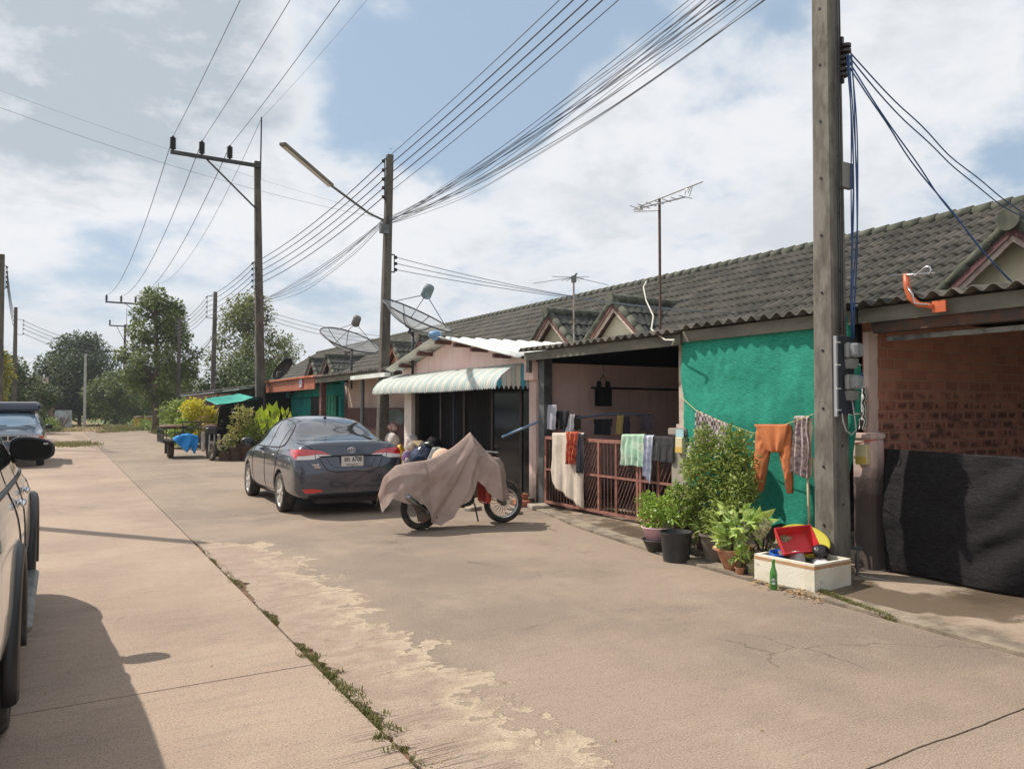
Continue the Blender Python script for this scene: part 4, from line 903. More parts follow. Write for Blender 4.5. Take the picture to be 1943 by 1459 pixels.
b = MB(); sed.patch(b, [(-.54, 1.385), (-.3,1.41), (0, 1.418), (.3,1.41), (.54, 1.385)], [(-.715, 1.108), (0, 1.122), (.715, 1.108)], 'B', 22, 12, .004); b.build('rear_window', GLASSD, SD)
b = MB(); sed.patch(b, [(-.56, 1.36), (0, 1.38), (.56, 1.36)], [(-.68, 1.03), (0, 1.05), (.68, 1.03)], 'F', 20, 10, .004); b.build('windscreen', GLASSD, SD)
for vw in ('L', 'R'):
    for P_, Q_ in (([(1.98, 1.395), (1.6, 1.38), (1.28, 1.315)], [(1.98, .975), (1.6, .985), (1.22, .995)]), ([(3.10, 1.05), (2.75, 1.29), (2.45, 1.365), (2.04, 1.395)], [(3.13, .955), (2.75, .96), (2.45, .965), (2.04, .975)]), ([(1.22, 1.29), (1.1, 1.215), (.96, 1.10)], [(1.17, 1.00), (1.1, 1.005), (.94, 1.04)])):
        b = MB(); sed.patch(b, P_, Q_, vw, 14, 8, .005); b.build('side_window', GLASSD, SD)
b = MB()
for vw in ('L', 'R'):
    sed.seam(b, [(3.16, .945), (2.6, .952), (1.98, .965), (1.2, .985), (.90, 1.03), (1.05, 1.21), (1.25, 1.33), (1.6, 1.40), (2.04, 1.415), (2.5, 1.38), (2.8, 1.28), (3.16, .97)], vw, .009, 60, .004)
b.build('window_trim', BLKP, SD)
b = MB()
for vw in ('L', 'R'):
    sed.seam(b, [(2.02, 1.0), (2.02, .8), (1.98, .3), (2.9, .27), (3.02, .5), (3.04, .95)], vw, .004, 50)
    sed.seam(b, [(1.98, .3), (1.36, .3), (1.30, .5), (1.18, .72), (1.14, 1.0)], vw, .004, 40); sed.seam(b, [(1.3, .23), (2.2, .22), (3.1, .23)], vw, .006)
sed.seam(b, [(-.70, 1.075), (-.56, .98), (-.50, .93), (-.49, .86), (-.40, .70), (-.25, .655), (.25, .655), (.40, .70), (.49, .86), (.50, .93), (.56, .98), (.70, 1.075)], 'B', .0055, 90)
sed.seam(b, [(-.48, .885), (0, .895), (.48, .885)], 'B', .012, 40, .0); sed.seam(b, [(-.38, .86), (-.30, .73), (.30, .73), (.38, .86)], 'B', .003, 40)  # wide dark band paints the shade of the plate recess
b.build('panel_seam', SEAMM, SD)
for sx in (-1, 1):
    def mx(P): return [(sx*p[0], p[1]) for p in P]
    sd_ = 'L' if sx < 0 else 'R'
    b = MB(); sed.patch(b, mx([(-.845, .985), (-.72, 1.0), (-.55, .985)]), mx([(-.845, .90), (-.72, .90), (-.55, .915)]), 'B', 12, 5, .008); tl = b.build('tail_light', REDL, SD)
    b = MB(); sed.patch(b, mx([(-.545, .985), (-.45, .965), (-.33, .915)]), mx([(-.545, .925), (-.45, .92), (-.33, .905)]), 'B', 10, 4, .006); b.build('inner_lens', REDL, tl)
    b = MB(); sed.patch(b, [(.10, .99), (.25, .99), (.46, .975)], [(.10, .85), (.18, .87), (.42, .962)], sd_, 12, 5, .008); b.build('side_lens', REDL, tl)
    b = MB(); sed.patch(b, mx([(-.83, .90), (-.72, .90), (-.555, .915)]), mx([(-.82, .846), (-.7, .846), (-.555, .85)]), 'B', 12, 4, .006); b.build('clear_lens', CLRL, tl)
    b = MB(); sed.patch(b, mx([(-.545, .922), (-.45, .918), (-.30, .905)]), mx([(-.545, .862), (-.45, .88), (-.32, .90)]), 'B', 10, 3, .005); b.build('reverse_lens', CLRL, tl)
    b = MB(); sed.patch(b, mx([(-.74, .42), (-.6, .425), (-.45, .40)]), mx([(-.70, .365), (-.6, .36), (-.47, .375)]), 'B', 10, 3, .008); b.build('reflector', REDL, SD)
    b = MB(); sed.patch(b, mx([(-.62, .64), (-.5, .66), (-.36, .62)]), mx([(-.62, .57), (-.5, .52), (-.34, .56)]), 'F', 8, 4, .008); b.build('headlight', CLRL, SD)
    vw = 'L' if sx < 0 else 'R'
    for yh in (2.14, 1.36):
        p = sed.hit(yh, .865, vw, .0); b = MB(); b.x = Ms; b.smooth = True; b.lathe_e((p.x+sx*.022, p.y, p.z), (.014, .085, .016), 10, 6); b.lathe_e((p.x+sx*.01, p.y+.06, p.z), (.02, .018, .012), 8, 4); b.build('door_handle', CHROME, SD)
    b = MB(); b.x = Ms; b.smooth = True; b.lathe_e((sx*.97, 2.98, 1.02), (.12, .075, .075), 14, 10); b.tube([(sx*.86, 3.0, .96), (sx*.93, 2.99, .98)], .025, 6); mi = b.build('wing_mirror', BLKP, SD)
    b = MB(); b.x = Ms; b.lathe([(.062, 0), (.062, .003)], (sx*.975, 2.905, 1.02), 16, True, 'Y'); b.build('mirror_glass', GLASSD, mi)
    for yw in (.95, 3.50): wheel(SD, Ms, (sx*.775, yw, .30), .302, .19, .218, sx, 8)
b = MB(); sed.patch(b, [(-.66, .325), (0, .34), (.66, .325)], [(-.6, .27), (0, .28), (.6, .27)], 'B', 20, 3, .006); b.build('bumper_valance', BLKP, SD)
b = MB(); b.x = Ms; b.box((-.70, .5, .16), (.70, 4.0, .24)); b.box((-.5, .1, .19), (.5, .6, .3)); b.build('underbody', BLKP, SD)
# licence plate, emblem, badge
yp = sed.hit(0, .815, 'B').y-.012
b = MB(); b.x = Ms; b.bbox((0, yp+.004, .805), (.365, .012, .185), .004); fr = b.build('plate_frame', BLKP, SD)
b = MB(); b.x = Ms; b.box((-.17, yp-.008, .735), (.17, yp-.003, .885)); b.build('licence_plate', PLATEW, fr)
R_ = Ms @ Matrix.Translation((0, yp-.0095, 0)) @ Matrix.Rotation(pi/2, 4, 'X')
b = MB(); text_mb(b, 'ขท', .088, R_ @ Matrix.Translation((-.085, .838, 0)), .001, bold=.002, sx=.85); text_mb(b, '6708', .1, R_ @ Matrix.Translation((.07, .838, 0)), .001, bold=.002, sx=.74)
text_mb(b, 'สุราษฎร์ธานี', .04, R_ @ Matrix.Translation((0, .762, 0)), .001, sx=.95); b.build('plate_lettering', INKB, fr)
b = MB(); b.x = Ms; b.smooth = True; zc_, ye = .975, sed.hit(0, .975, 'B').y-.006
def ellp(cx_, cz, a, c_, r): b.tube([(cx_+a*cos(2*pi*k/28), ye-.003, cz+c_*sin(2*pi*k/28)) for k in range(29)], r, 6, False)
ellp(0, zc_, .060, .040, .0050); ellp(0, zc_+.013, .040, .014, .0040); ellp(0, zc_, .0150, .037, .0040); b.build('emblem', CHROME, SD)
b = MB(); yb = sed.hit(-.42, .72, 'B').y-.003; R2 = Ms @ Matrix.Translation((0, yb-.004, 0)) @ Matrix.Rotation(pi/2, 4, 'X')
text_mb(b, 'YARIS', .04, R2 @ Matrix.Translation((-.62, .77, 0)), .0015, 'LEFT', .0012, 1.1); text_mb(b, 'ATIV', .04, R2 @ Matrix.Translation((-.58, .733, 0)), .0015, 'LEFT', .0012, 1.1); b.build('badge', CHROME, SD)
pr = sed.hit(0, 1.50, 'T', 0); b = MB(); b.x = Ms; b.smooth = True; b.lathe([(.03, 0), (.022, .02), (.01, .035)], (0, 1.5, pr.z), 10); b.tube([(0, 1.5, pr.z+.02), (0, 1.44, pr.z+.11), (.0, 1.38, pr.z+.20)], [.006, .004, .003], 6); b.build('aerial', BLKP, SD)
# ---- champagne pickup at the left edge
CHAMP = pm('champagne_metallic_paint', S(216, 208, 192), rough=.25, metal=.0, coat=1, dirt=S(176, 164, 144), dsc=9, dlo=.55, dhi=.9)
xp, yp0 = -1.105, 3.52; Mp = T((xp, yp0, 0), radians(0))
W_ = .93
st = [(0, .5, .7, .80, (.78, 1.05), (.76, 1.15), (.66, 1.5), 1.52), (.04, .45, .7, .90, (.88, 1.08), (.86, 1.18), (.72, 1.62), 1.66), (.16, .42, .7, .93, (.92, 1.08), (.86, 1.18), (.74, 1.70), 1.76), (.8, .4, .7, W_+.01, (W_, 1.08), (.86, 1.18), (.73, 1.74), 1.80),
      (1.6, .4, .7, W_+.01, (W_, 1.07), (.86, 1.17), (.72, 1.75), 1.82), (2.3, .4, .7, W_, (W_-.005, 1.06), (.86, 1.16), (.70, 1.73), 1.81), (2.7, .4, .7, W_, (W_-.005, 1.06), (.86, 1.15), (.68, 1.62), 1.70), (3.2, .4, .7, W_, (W_-.005, 1.05), (.86, 1.13), (.72, 1.32), 1.38),
      (3.5, .4, .7, W_, (W_-.01, 1.04), (.85, 1.11), (.7, 1.13), 1.15), (4.1, .4, .7, W_, (W_-.02, .98), (.80, 1.05), (.5, 1.08), 1.09), (4.55, .42, .65, .90, (.86, .88), (.7, .96), (.4, .98), .99), (4.75, .45, .6, .75, (.7, .7), (.6, .8), (.3, .82), .83)]
pk = Car(st, [(1.12, .39), (3.87, .39)], .45, .6, Mp)
PK = thing('parked_car', 'champagne off-road car at the left picture edge, its black mirror and chrome handles showing', 'car', (xp, yp0+2.4, 0))
pk.body(PK, CHAMP)
b = MB(); pk.patch(b, [(-.58, 1.60), (0, 1.64), (.58, 1.60)], [(-.68, 1.22), (0, 1.22), (.68, 1.22)], 'B', 16, 8, .006); b.build('rear_window', GLASSD, PK)
b = MB(); pk.patch(b, [(-.62, 1.60), (0, 1.64), (.62, 1.60)], [(-.72, 1.20), (0, 1.2), (.72, 1.20)], 'F', 16, 8, .006); b.build('windscreen', GLASSD, PK)
for vw, sx in (('R', 1), ('L', -1)):
    for P_, Q_ in (([(3.22, 1.24), (2.9, 1.50), (2.6, 1.62), (2.12, 1.66)], [(3.24, 1.165), (2.9, 1.17), (2.6, 1.175), (2.12, 1.185)]), ([(2.06, 1.66), (1.25, 1.66)], [(2.06, 1.185), (1.25, 1.20)]), ([(1.17, 1.66), (.3, 1.62)], [(1.17, 1.20), (.3, 1.22)])):
        b = MB(); pk.patch(b, P_, Q_, vw, 12, 8, .005); b.build('side_window', GLASSD, PK)
    b = MB(); pk.seam(b, [(3.3, 1.15), (2.3, 1.165), (.3, 1.20)], vw, .014, 40, .004); b.build('window_trim', BLKP, PK)
    b = MB(); pk.seam(b, [(2.09, 1.17), (2.09, .45), (3.2, .45), (3.27, 1.13)], vw, .004, 40); pk.seam(b, [(2.09, .45), (1.6, .45), (1.48, .8), (1.22, 1.17)], vw, .004, 40); b.build('panel_seam', SEAMM, PK)
    b = MB(); pk.patch(b, [(.03, 1.22), (.22, 1.20), (.42, 1.13)], [(.03, 1.03), (.22, 1.02), (.40, 1.07)], vw, 10, 5, .012); b.build('tail_light', pm('smoky_lens', S(150, 160, 160), rough=.08, coat=1), PK)
    for yh in (2.36, 1.55):
        p = pk.hit(yh, 1.075, vw, .0); b = MB(); b.x = Mp; b.smooth = True; b.lathe_e((p.x+sx*.03, p.y, p.z), (.016, .10, .022), 12, 8); b.lathe_e((p.x+sx*.012, p.y+.07, p.z), (.025, .022, .016), 8, 4); b.lathe_e((p.x+sx*.004, p.y, p.z-.0), (.008, .08, .035), 12, 6); b.build('door_handle', CHROME, PK)
    for yw in (1.12, 3.87):
        wheel(PK, Mp, (sx*.79, yw, .385), .388, .24, .24, sx, 6)
        b = MB(); b.x = Mp; R = []
        for k in range(25):
            a = lerp(-.25, pi+.25, k/24); R.append([(sx*x_, yw+r_*cos(a), .40+r_*sin(a)) for x_, r_ in ((.88, .44), (.955, .45), (.965, .47), (.955, .51), (.93, .53), (.90, .53))])
        b.smooth = True; b.rings(R, True, True); b.build('fender_flare', BLKP, PK)
    b = MB(); b.x = Mp; b.bbox((sx*.90, 2.5, .36), (.17, 1.75, .06), .02); b.build('side_step', STEEL, PK)
b = MB(); b.x = Mp; b.box((-.7, .4, .3), (.7, 4.7, .5)); b.build('underbody', BLKP, PK)
# mirror (glass towards the rear)
b = MB(); b.smooth = True; zc_ = atY(65, 851, 6.38).z
def mirprof(th, k=1.0):
    return
R = []
for (dy, k) in ((-.045, .90), (-.04, 1.0), (0, 1.02), (.04, .95), (.075, .7), (.09, .3)):
    ring = []
    for i in range(28):
        a = 2*pi*i/28; ca, sa = cos(a), sin(a); x = .135*math.copysign(abs(ca)**.6, ca); z = .082*math.copysign(abs(sa)**.7, sa)
        z *= (1-.18*max(0, x)/.145); ring.append((-.165+x*k, 6.38+dy, zc_+z*k-.012*(x/.145)))
    R.append(ring)
b.rings(R, True, True); b.tube([(-.36, 6.45, zc_-.07), (-.26, 6.42, zc_-.06)], [.05, .035], 8); mi = b.build('wing_mirror', BLKP, PK); mi.data.set_sharp_from_angle(angle=radians(50))
b = MB(); n_ = 28; pts = []
for i in range(n_):
    a = 2*pi*i/n_; ca, sa = cos(a), sin(a); x = .135*math.copysign(abs(ca)**.6, ca); z = .082*math.copysign(abs(sa)**.7, sa); z *= (1-.18*max(0, x)/.145); pts.append((-.165+x*.86, 6.38-.047, zc_+z*.84-.012*(x/.145)))
b.add(pts, [tuple(range(n_))]); b.build('mirror_glass', pm('dark_mirror', S(5, 5, 7), rough=.2, spec=.25), mi)
b = MB(); b.box((-.098, 6.329, zc_+.030), (-.070, 6.3315, zc_+.040)); b.build('mirror_label', PLATEW, mi)
# ---- old dark blue-black pickup facing the camera
DKP = pm('old_dark_blue_paint', S(60, 80, 100), S(50, 68, 86), 3, .3, metal=.2, coat=.8, dirt=S(96, 100, 100), dsc=2.5)
Mo = T((-1.20, 24.7, 0), 0)
st = [(0, .40, .5, .78, (.76, .66), (.7, .74), (.5, .80), .81), (.06, .38, .5, .83, (.81, .80), (.76, .90), (.5, .93), .94), (.5, .38, .6, .84, (.82, .86), (.78, .94), (.5, .97), .98), (1.15, .38, .6, .84, (.82, .92), (.78, 1.0), (.6, 1.02), 1.03),
      (1.35, .38, .6, .845, (.83, .93), (.77, 1.02), (.66, 1.12), 1.14), (1.85, .38, .6, .845, (.83, .94), (.77, 1.03), (.62, 1.46), 1.49), (2.4, .38, .6, .845, (.83, .95), (.77, 1.03), (.62, 1.49), 1.53), (3.0, .38, .6, .845, (.83, .95), (.77, 1.05), (.66, 1.52), 1.56), (4.6, .38, .6, .845, (.83, .95), (.77, 1.05), (.66, 1.5), 1.55), (4.7, .45, .6, .8, (.8, .9), (.75, 1.0), (.6, 1.3), 1.35)]
op = Car(st, [(.85, .33), (3.6, .33)], .40, .58, Mo)
OP = thing('parked_pickup', 'old dark blue pickup with a canopy facing the camera beyond the mirror', 'pickup', (-1.2, 26.9, 0))
op.body(OP, DKP)
b = MB(); op.patch(b, [(-.60, 1.42), (0, 1.44), (.60, 1.42)], [(-.70, 1.09), (0, 1.09), (.70, 1.09)], 'B', 14, 10, .006); b.build('windscreen', pm('sky_lit_windscreen', S(96, 120, 140), rough=.06, spec=1, coat=1), OP)
b = MB(); b.x = Mo; b.bbox((0, 3.3, 1.64), (1.36, 2.7, .22), .05); b.box((-.66, 2.0, 1.52), (.66, 2.1, 1.56)); cn = b.build('canopy', pm('canopy_dark', S(52, 62, 84), rough=.3, coat=.6), OP)
b = MB(); b.x = Mo; b.bbox((0, 3.3, 1.77), (1.2, 2.6, .05), .02); b.build('canopy_top', pm('faded_canopy_top', S(176, 176, 180), rough=.5), cn)
b = MB(); b.x = Mo; b.box((-.80, -.03, .72), (.80, .0, .735)); b.box((-.80, -.03, .86), (.80, .0, .875)); [b.box((x_-.012, -.03, .735), (x_+.012, -.002, .86)) for x_ in (-.46, -.23, 0, .23, .46)]; b.build('grille_frame', CHROME, OP)
b = MB(); b.x = Mo; b.box((-.48, -.012, .735), (.48, .01, .86)); b.build('grille', BLKP, OP)
for sx in (-1, 1):
    b = MB(); b.x = Mo; b.box((sx*.6-.10, -.02, .745), (sx*.6+.10, .02, .85)); hl = b.build('headlight', CLRL, OP)
    b = MB(); b.x = Mo; b.box((sx*.765-.06, -.012, .745), (sx*.765+.06, .03, .85)); b.build('indicator', pm('amber_lens', S(190, 80, 30), rough=.15), OP)
    b = MB(); b.x = Mo; b.bbox((sx*.93, 1.45, 1.08), (.16, .08, .13), .02); b.build('wing_mirror', BLKP, OP)
    for yw in (.85, 3.6): wheel(OP, Mo, (sx*.73, yw, .335), .335, .2, .2, sx, 6)
    b = MB(); op.patch(b, [(1.85, 1.42), (2.4, 1.44)], [(1.5, 1.08), (2.4, 1.08)], 'R' if sx > 0 else 'L', 8, 6, .005); b.build('side_window', GLASSD, OP)
b = MB(); b.x = Mo; b.bbox((0, -.03, .52), (1.66, .16, .16), .03); b.build('bumper', STEEL, OP)
b = MB(); b.x = Mo; b.tube([(-.62, 1.30, 1.10), (-.1, 1.28, 1.13)], .008, 5); b.tube([(.05, 1.29, 1.10), (.6, 1.28, 1.13)], .008, 5); b.build('wiper', BLKP, OP)
# ------------------------------------------------------------------ covered motorcycle
YB = 9.42
def bx_(px, py=900): return atY(px, py, YB-.25).x
def bz_(px, py): return atY(px, py, YB-.25).z
BK = thing('motorcycle', 'motorcycle under a dusty pink cloth cover, standing before the pink house', 'motorcycle', (4.7, YB, 0))
xr, xf = gnd(783, 1000).x, gnd(941, 988).x; wr = .285
def bwheel(x, steer=0):
    Mw = T((x, YB, wr), steer)
    def P(r, a, y): return Mw @ V((r*cos(a), y, r*sin(a)))
    b = MB(); b.x = Mw; b.smooth = True; b.lathe([(wr-.075, -.03), (wr-.04, -.045), (wr-.01, -.03), (wr, 0), (wr-.01, .03), (wr-.04, .045), (wr-.075, .03)], (0, 0, 0), 40, False, 'Y'); w_ = b.build('wheel', RUBBER, BK)
    b = MB(); b.x = Mw; b.smooth = True; b.lathe([(wr-.066, -.028), (wr-.060, -.036), (wr-.088, -.022), (wr-.088, .022), (wr-.060, .036), (wr-.066, .028)], (0, 0, 0), 40, False, 'Y'); b.build('rim', CHROME, w_)
    b = MB(); b.smooth = True
    for k in range(36):
        a = 2*pi*k/36; s_ = (-1)**k; b.tube([P(.035, a+.5*s_, .03*s_), P(wr-.08, a, 0)], .0026, 4)
    b.x = Mw; b.lathe([(.02, -.07), (.04, -.05), (.045, -.03), (.045, .03), (.04, .05), (.02, .07)], (0, 0, 0), 16, True, 'Y'); b.build('spoke', STEEL, w_)
    return w_
bwheel(xr); bwheel(xf, radians(-12))
part(lambda b: (b.tube([(xr, YB-.1, .285), (xr+.35, YB-.12, .27), (xr+.62, YB-.1, .30)], .022, 8), b.bbox((xr+.66, YB+.03, .36), (.26, .18, .18), .04), b.tube([(xr, YB+.1, .285), (xr+.5, YB+.1, .30)], .02, 8), b.bbox((xr+.1, YB-.085, .30), (.26, .03, .10), .01)), 'engine', STEEL_D, BK)
part(lambda b: (b.tube([(xf-.03, YB-.08, .28), (xf-.20, YB-.08, .78)], .017, 8), b.tube([(xf-.03, YB+.08, .28), (xf-.20, YB+.08, .78)], .017, 8), b.tube([(xf-.25, YB-.30, 1.0), (xf-.25, YB+.30, 1.0)], .014, 8)), 'front_fork', STEEL, BK)
b = MB(); b.smooth = True; b.tube([atY(833, 985, YB-.16), atY(812, 972, YB-.2), atY(775, 945, YB-.24), atY(771, 941, YB-.24)], [.022, .032, .043, .036], 12); b.build('exhaust', pm('muffler_chrome', S(150, 150, 152), S(90, 88, 86), 7, .2, metal=.9), BK)
REDP = pm('red_bike_plastic', S(190, 44, 36), rough=.3, coat=.6)
part(lambda b: (b.bbox((xf-.30, YB, .60), (.08, .30, .62), .03), b.bbox((xf-.22, YB-.02, .78), (.12, .22, .2), .03)), 'leg_shield', REDP, BK)
part(lambda b: b.grid(lambda u, v: (xf+(wr+.03)*cos(lerp(.3, 2.5, u)), YB+lerp(-.05, .05, v), wr+(wr+.03)*sin(lerp(.3, 2.5, u))), 14, 3), 'front_fender', BLKP, BK)
part(lambda b: (b.bbox((xr+.42, YB, .72), (.62, .22, .10), .04), b.bbox((xr-.06, YB, .62), (.22, .18, .16), .04), b.tube([(xr+.85, YB-.02, .05), (xr+.8, YB, .3)], .012)), 'seat', BLKP, BK)
CLOTH = pm('dusty_pink_cloth', S(172, 149, 139), S(156, 134, 125), 3, .9, bump=.25, bsc=120, dirt=S(150, 120, 110), dsc=2.5, dlo=.5, dhi=.8, transl=.06)
def ZB(px, py, yy): return atY(px, py, yy)
topL = [(722, 940), (733, 905), (755, 884), (780, 878), (812, 874), (838, 864), (864, 849), (882, 834), (897, 820), (907, 832), (925, 855), (940, 867), (953, 869), (961, 880)]
hemL = [(722, 962), (734, 976), (752, 948), (778, 957), (807, 957), (821, 975), (822, 993), (843, 998), (864, 982), (876, 962), (893, 950), (904, 936), (911, 912), (920, 922), (934, 942), (948, 950), (961, 950)]
TX = [(ZB(a, b_, YB-.08).x, ZB(a, b_, YB-.08).z) for a, b_ in topL]; HX = [(ZB(a, b_, YB-.30).x, ZB(a, b_, YB-.30).z) for a, b_ in hemL]
x0c, x1c = TX[0][0], TX[-1][0]
def cloth(u, v):
    """u along the bike, v 0..1: near hem -> top -> far hem"""
    x = lerp(x0c, x1c, u); side = -1 if v < .5 else 1; d = abs(v-.5)*2
    zt = interp(x, TX); px_ = x+(.0 if side < 0 else .04*sin(x*9)); zh = interp(px_, HX) if side < 0 else interp(px_, HX)+.04*sin(x*7+1)
    peak = exp(-((x-(xf-.25))/.14)**2)
    half = lerp(.13, .30, peak)*(1 if x < xf else .8)*min(1, .15+6*min(u, 1-u+.02)); half = max(.03, half)
    ww = half+.05*d+.12*max(0, d-.3)*(.4+.6*sin(x*4.2+.6)**2)
    prof = min(1, (d*3.2)**.8) if d < .32 else 1
    zz_ = lerp(zt, zh, d**1.12) if d > .0 else zt
    y = side*ww*prof
    ph = (x-(xf-.25)); r = hypot(ph, zt-zz_+.25); a = atan2(ph, zt-zz_+.12)
    f = .020*sin(a*19+2.4*nz(x*2, zz_*2))*min(1, r*1.3)*min(1, d*1.6)+.008*sin(a*43+3*nz(x*3, zz_*2, 7))*min(1, r*1.5)*d+.012*sin(x*30+4*nz(x*2, zz_*2))*d**3+.022*nz(x*2.6, zz_*3, 2)*d
    f += .004*nz(x*9+zz_*5, zz_*3, 5)
    return (x+.012*nz(x*6, zz_*7, 9)*d, YB+y+side*f, zz_)
b = MB(); b.smooth = True; b.slab(cloth, 150, 96, (0, 0, -.004)); cv = b.build('cloth_cover', CLOTH, loc=(4.7, YB, 0))
tag(cv, 'dusty pink cloth draped over the motorcycle, peaked at the handlebars', 'cloth cover')
b = MB(); b.smooth = True; hm = ZB(848, 858, YB+.1); b.lathe_e((hm.x, hm.y+.15, hm.z-.12), (.15, .14, .17), 18, 12)
tag(b.build('cushion', pm('peach_cushion', S(214, 180, 156), S(204, 168, 146), 4, .9, bump=.3, bsc=30)), 'pale peach rounded cushion showing just behind the cloth-covered motorcycle', 'cushion')
# ------------------------------------------------------------------ satellite dishes
MESH = pm('dish_mesh', S(176, 178, 176), rough=.6, alpha=.42); MESHD = pm('dark_dish', S(26, 21, 20), S(20, 17, 17), 4, .9, spec=.05)
FEED = pm('feed_cover_grey', S(120, 140, 150), S(104, 116, 120), 6, .6)
def dish(label, c, rad, depth, tilt_axis, normal, mastfoot, mesh=True, nr=8, feedcol=None, feedh=.9):
    c = V(c); n = V(normal).normalized(); a = n.orthogonal().normalized() if False else V((n.y, -n.x, 0)).normalized(); b2 = n.cross(a)
    R3 = Matrix((a, b2, n)).transposed().to_4x4(); M = Matrix.Translation(c) @ R3
    d = thing('satellite_dish', label, 'satellite dish', mastfoot, 'satellite dishes')
    b = MB(); b.x = M; b.smooth = True; b.grid(lambda u, v: (rad*v*cos(2*pi*u), rad*v*sin(2*pi*u), depth*v*v-depth), 40, 8); b.build('reflector_mesh', MESH if mesh else MESHD, d)
    b = MB(); b.x = M; b.smooth = True; b.tube([(rad*cos(2*pi*k/40), rad*sin(2*pi*k/40), 0) for k in range(41)], .016*rad/.8, 6, False)
    if mesh:
        for k in range(nr):
            t_ = 2*pi*k/nr+.2; b.tube([(rad*v/8*cos(t_), rad*v/8*sin(t_), depth*(v/8)**2-depth-.008) for v in range(1, 9)], .012, 5)
        b.tube([(rad*.16*cos(2*pi*k/16), rad*.16*sin(2*pi*k/16), -depth-.01) for k in range(17)], .02, 6, False)
    b.build('rim_frame', STEEL_D, d)
    b = MB(); b.smooth = True; hub = M @ V((0, 0, -depth-.05)); b.tube([hub, hub-n*.08, V(mastfoot)+V((0, 0, (hub.z-mastfoot[2])*.93))], .035, 8); b.tube([V(mastfoot), V(mastfoot)+V((0, 0, (hub.z-mastfoot[2])*.94))], .032, 8); b.build('mast', STEEL_D, d)
    b = MB(); b.x = M; b.smooth = True
    if mesh:
        for k in range(3): t_ = 2*pi*k/3+.4; b.tube([(rad*.93*cos(t_), rad*.93*sin(t_), -.02), (.05*cos(t_), .05*sin(t_), rad*feedh*.62)], .009, 5)
        b.build('feed_leg', STEEL_D, d)
        b = MB(); b.x = M; b.smooth = True; h0 = rad*feedh*.6; b.lathe([(.05, h0-.05), (.12, h0), (.115, h0+.22), (.09, h0+.27), (.03, h0+.29)], (0, 0, 0), 16); b.build('feed_horn', feedcol or FEED, d)
    else:
        b.tube([(0, -rad*.95, .0), (0, -rad*.35, rad*1.0)], .015, 6); b.lathe_e((0, -rad*.3, rad*1.05), (.04, .04, .07), 8, 6); b.build('feed_arm', STEEL, d)
    return d
c1_ = atX(791, 598, 6.75); dish('large mesh satellite dish above the pink gable, its feed cover grey blue', c1_, .84, .30, 0, (.30, -.40, .95), (6.72, atX(783, 700, 6.72).y, 2.25), feedcol=FEED)
c2_ = atX(664, 645, 7.2); dish('mesh satellite dish between the two poles, above the beige house roof', c2_, .88, .30, 0, (.18, -.46, .95), (7.0, atX(667, 720, 7.0).y, 2.15), feedcol=pm('feed_cover_brown', S(116, 112, 108), rough=.6))
c3_ = atX(536, 700, 7.2); dish('small dark solid satellite dish on the orange roof', c3_, .52, .12, 0, (-.75, -.25, .55), (7.0, atX(526, 730, 7.0).y, 2.35), mesh=False)
b = MB(); b.smooth = True; p_ = atX(826, 638, 6.42); b.lathe_e((p_.x, p_.y, p_.z+.02), (.13, .12, .1), 14, 9)
for v in b.v: v += V((nz(v.x*14, v.y*14, v.z*14), nz(v.x*13+5, v.y*12, v.z*10), nz(v.z*16, v.x*13, 4)))*.03
tag(b.build('plastic_bag', pm('blue_plastic_bag', S(120, 156, 190), S(92, 130, 172), 12, .4)), 'crumpled blue bag wrapped over the tip of the white gable roof', 'bag')
part(lambda b: (b.bar((6.72, c1_.y+.2, 2.26), (6.9, c1_.y+.2, 2.26), .05), b.bar((6.62, atX(783, 690, 6.72).y, 2.28), (6.9, atX(783, 690, 6.72).y-.5, 2.28), .06, .09), b.box((6.84, c1_.y-.5, 2.12), (6.9, c1_.y-.4, 2.5))), 'dish_bracket', MAROON, H3)
# ------------------------------------------------------------------ aerials
def rod(b, p, q, r=.006): b.tube([p, q], r, 5)
A1 = atX(1253, 640, 7.0); t1_ = atX(1247, 385, 7.0)
an = thing('tv_aerial', 'tall slotted mast television aerial standing on the carport roof behind the salmon gate', 'aerial', (A1.x, A1.y, A1.z-.1), 'television aerials')
part(lambda b: rod(b, (A1.x, A1.y, A1.z-.15), (A1.x, A1.y-.0, t1_.z+.05), .02), 'mast', pm('rusty_mast', S(70, 58, 54), S(96, 66, 52), 9, .7), an)
bl_, br_ = atX(1200, 399, 6.9), atX(1330, 350, 6.9); hub = V((7.0, A1.y, t1_.z))
def yagi(b):
    dv = V((0.5, -.80, .22)).normalized()
    L_ = atY(1203, 398, A1.y+.35); R_ = atY(1300, 374, A1.y-.45); b.tube([L_, R_], .012, 6)
    b.tube([L_+V((.02, 0, .02)), atY(1334, 345, A1.y-.75)], .008, 5)
    for t_ in (.05, .2, .35, .5, .65, .8, .95):
        c = L_.lerp(R_, t_); h = .10+.10*(1-t_); b.tube([c+V((-h, -h*.5, .0)), c+V((h, h*.5, .03))], .006, 5)
    b.tube([L_+V((0, 0, -.03)), hub+V((0, 0, -.12))], .006, 5); b.tube([R_, atY(1313, 377, A1.y-.55)], .007, 5)
    for k in range(5): c = R_+V((.0, 0, .03)); b.tube([c+V((0, -.02*k, .05*sin(k))), c+V((.02, -.03*k, .09))], .006, 5)
    b.cbox(L_.lerp(R_, .12), (.05, .07, .05))
part(yagi, 'antenna_boom', METAL, an)
mb = MB(); mb.smooth = True; w0 = atX(1221, 545, 7.2); mb.tube([w0+V((.1, .05, .1)), w0, atX(1226, 570, 7.1), atX(1240, 600, 7.0), atX(1236, 625, 6.8), atX(1262, 645, 6.55), atX(1280, 645, 6.5), atX(1275, 655, 6.5)], .011, 6)
